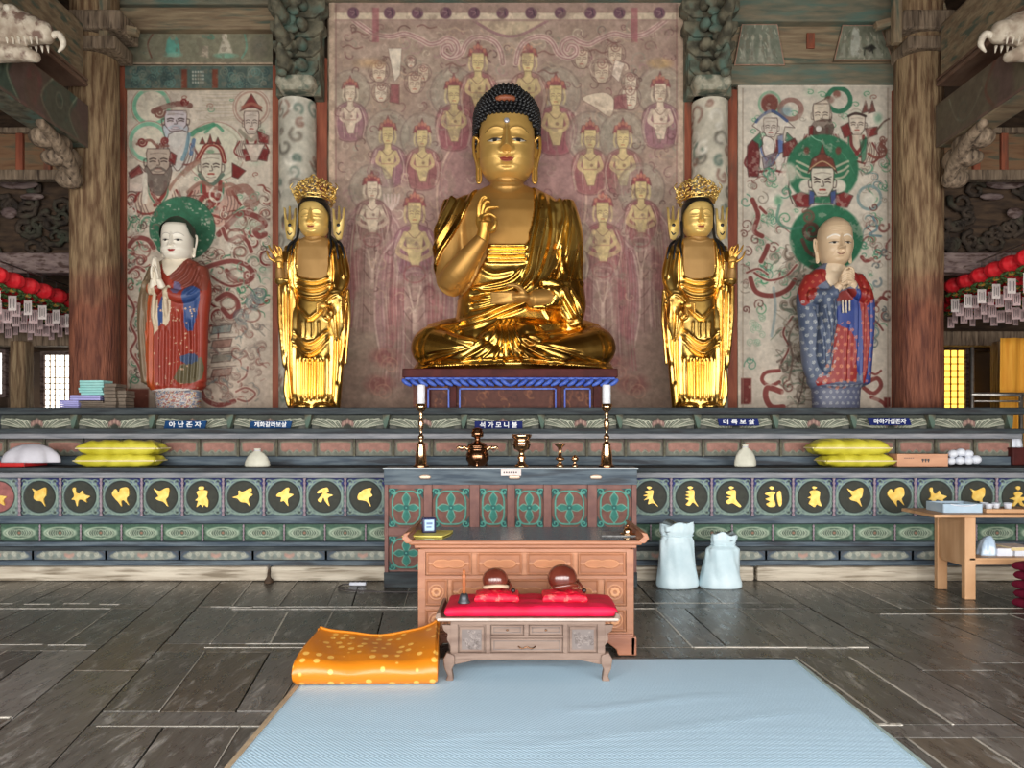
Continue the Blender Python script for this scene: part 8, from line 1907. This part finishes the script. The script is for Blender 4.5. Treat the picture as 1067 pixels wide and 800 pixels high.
M['lav']=mat('lavender_paper',(150,148,206),(176,172,222),.6,scale=5);M['aqua']=mat('aqua_paper',(140,200,196),(166,216,212),.6,scale=5);M['grey_board']=mat('grey_brown_stack',(100,88,76),(124,110,96),.8,scale=6)
def stack(name,label,cat,px0,px1,py0,py1,Y,m,n,seed,D=.25,rz=0,jit=.012,z0=None):
 k=Y/FOC;r_=thing(name,label,cat,(PX((px0+px1)/2,Y),Y,z0 if z0 is not None else PZ(py1,Y)),rz=rz);w_,h=(px1-px0)*k,(py1-py0)*k;rs=random.Random(seed)
 for i in range(n):
  dx,dy=rs.uniform(-jit,jit),rs.uniform(-jit,jit);MB().box(-w_/2+dx,w_/2+dx,dy,D+dy,h*i/n,h*(i+.9)/n).build('booklet',M[m],r_,bev=.003)
 return r_,h
TZ0=1.83
def pz(py,Y):return(HZ-py)*Y/FOC+CAMZ
stack('booklet_bundle','lavender bundle of booklets on the altar top, lowest and leftmost of the heap','booklets',63,82,417,425.5,9.15,'lav',4,3,z0=TZ0)
stack('booklet_bundle','lavender booklets lying across the heap, under the aqua bundle','booklets',74,104,411.5,417,9.2,'lav',2,4,.22,.1,.006,z0=TZ0+(425.5-417)*.0115+.003)
stack('paper_bundle','dark mottled bundle under the lavender booklets on the altar top','papers',83,108,417.5,425.5,9.18,'grey_board',4,5,.2,0,z0=TZ0)
stack('booklet_bundle','bright aqua bundle of booklets on top of the heap on the altar','booklets',82,108,395.5,411,9.25,'aqua',6,6,.2,-.08,.018,z0=TZ0+(425.5-411.5)*.0115+.006)
stack('board_stack','tall grey-brown stack of boards beside the aqua booklets, against the pillar','boards',108.5,121,399,425.5,9.2,'grey_board',7,7,.25,0,.008,z0=TZ0);stack('board_stack','lower grey-brown stack of boards at the right end of the heap','boards',122,131,406,425.5,9.25,'grey_board',5,8,.22,0,.006,z0=TZ0)
M['light_wood']=mat('light_brown_wood',(176,132,92),(200,158,118),.5,scale=3,stretch=(1,3,.6),bump=.1)
def side_table():
 r_=thing('side_table','light wooden side table with a low shelf at the right edge of the hall','table',(4.15,7.1,0));L_=1.9;zt=.79;Dp=.52
 MB().box(-.26,L_,0-.03,Dp+.05,zt-.03,zt).build('table_top',M['light_wood'],r_,bev=.005)
 for x_ in(0.04,1.7):
  for y_ in(0,Dp-.06):MB().box(x_,x_+.1,y_,y_+.06,.0,zt-.03).build('leg',M['light_wood'],r_,bev=.006)
 MB().box(.05,.09,.03,Dp-.03,.33,zt-.03).build('end_panel',M['light_wood'],r_);MB().box(.06,.1,.02,Dp-.03,.3,.35).build('end_rail',M['light_wood'],r_,bev=.004)
 MB().box(.08,1.74,.0,Dp-.02,.36,.385).build('shelf',M['light_wood'],r_,bev=.004);MB().box(.12,1.72,.005,.03,.32,.36).build('shelf_rail',M['light_wood'],r_,bev=.004)
 SZ,TZ_=.386,zt+.001;Y=7.2
 r1=thing('plastic_tray','blue-grey plastic basket on the left end of the side table','basket',(PX(1004,Y),Y+.05,TZ_));a,h,dd=.18,.085,.3
 MB().box(-a,a,-.04,dd-.04,0,.008).build('basket_floor',M['bluebox'],r1)
 t=MB();t.box(-a,a,-.045,-.035,0,h);t.box(-a,a,dd-.045,dd-.035,0,h);t.box(-a-.005,-a+.005,-.04,dd-.04,0,h);t.box(a-.005,a+.005,-.04,dd-.04,0,h);t.build('basket_wall',M['bluebox'],r1,bev=.004)
 MB().tube([(-.12,-.05,h*.95),(-.04,-.052,h*.8),(.06,-.052,h*.8),(.12,-.05,h*.95)],.006,6,sub=4).build('wire_edge',M['foam'],r1,smooth=True);MB().box(-.14,.1,0,.2,.01,h*.8).build('basket_content',M['bluebox2'],r1,bev=.01)
 r2=thing('wooden_tray','low wooden tray of white cups on the side table','tray',(PX(1050,Y),Y,TZ_));MB().box(-.2,.5,0,.28,0,.035).build('tray_body',M['light_wood'],r2,bev=.004)
 for i,(dx,dy)in enumerate([(-.14,.06),(-.05,.1),(.04,.06),(.0,.17),(-.1,.2),(.1,.15)]):
  o=MB().lathe([(.0005,0),(.028,0),(.036,.04),(.04,.045),(.032,.045),(.026,.01),(.0005,.01)],20).build('white_cup',M['foam'],smooth=True,loc=(PX(1050,Y)+dx,Y+dy,TZ_+.036));tag(o,'small white cup on the low wooden tray, '+['front row, nearest the basket','front row, in the middle','front row, farthest from the basket','back row, in the middle','back row, nearest the basket','back row, farthest from the basket'][i],'cup','white cups on the wooden tray')
 o=draped('plastic_bag','crumpled translucent bluish plastic bag on the low shelf of the side table','bag',1018,1036,563,583,7.3,'plastic',8,1.5,.18);o.location.z=SZ
 for i,(px0,px1,h,m_,lb,zz_)in enumerate([(1036,1052,.07,'foam','white paper block on the low shelf beside the plastic bag',0),(1054,1080,.05,'foam','wide white paper block at the right edge on the low shelf',0),(1050,1076,.03,'kraft','pale tan packet lying on the wide white paper block',.052)]):
  r3=thing('paper_block',lb,'paper',(PX((px0+px1)/2,7.25),7.2,SZ+zz_),rz=.05*i);w2=(px1-px0)*7.25/FOC/2
  MB().box(-w2,w2,0,.25,0,h).build('paper_sheets',M[m_],r3,bev=.003);MB().box(-w2-.001,w2+.001,-.001,.251,h,h+.002).build('cover_sheet',M['tag_paper'],r3)
M['bluebox']=mat('blue_grey_plastic',(150,172,190),(170,190,206),.3,scale=5);M['bluebox2']=mat('basket_contents',(96,112,130),(120,134,150),.5,scale=12,bump=.5);M['plastic']=mat('bluish_plastic_film',(168,190,212),(198,214,230),.2,scale=8,bump=.6);M['kraft']=mat('tan_paper',(196,178,128),(208,190,144),.7,scale=8)
side_table()
M['maroon_cl']=mat('dark_crimson_velvet',(88,10,34),(112,20,48),.8,scale=6,bump=.4,spec=.2)
lbl=['lowest of the dark crimson cushion pile under the side table','second from the bottom of the dark crimson cushion pile','third from the bottom of the dark crimson cushion pile','fourth from the bottom of the dark crimson cushion pile','topmost of the dark crimson cushion pile at the right edge']
for i in range(5):fabric_slab('floor_cushion','dark crimson floor cushion, '+lbl[i],'cushion',.56,.44,.078,M['maroon_cl'],(4.74+.015*(i%2),6.66,.002+i*.081),30+i,amp=.006,puff=.006,corner=.05,res=(34,28),group='pile of dark crimson cushions')
r=thing('power_strip','white power strip with black cord on the floor left of the offering table','power strip',(PX(373,7.75),7.75,.002));MB().box(-.085,.085,-.025,.025,0,.035).build('strip_body',M['foam'],r,bev=.01)
MB().tube([(-.08,0,.015),(-.16,-.02,.008),(-.14,-.2,.008),(.1,-.32,.008),(.5,-.36,.008),(.8,-.35,.008)],.007,8,sub=6).build('cord',M['ink'],r,smooth=True)
t=MB()
for q in range(3):t.box(-.06+q*.045,-.035+q*.045,-.012,.012,.0345,.037)
t.build('socket',M['ink'],r)
r=thing('floor_plug','small dark peg standing in the gap of the pale sill timber','peg',(PX(280,7.9),7.9,0));MB().lathe([(.0005,0),(.05,0),(.04,.03),(.018,.06),(.014,.1),(.008,.13),(.0005,.14)],16).build('peg_body',M['dark_wood'],r,smooth=True);MB().tube([(0,0,.13),(.0,0,.2)],.005,6).build('peg_wire',M['ink'],r)
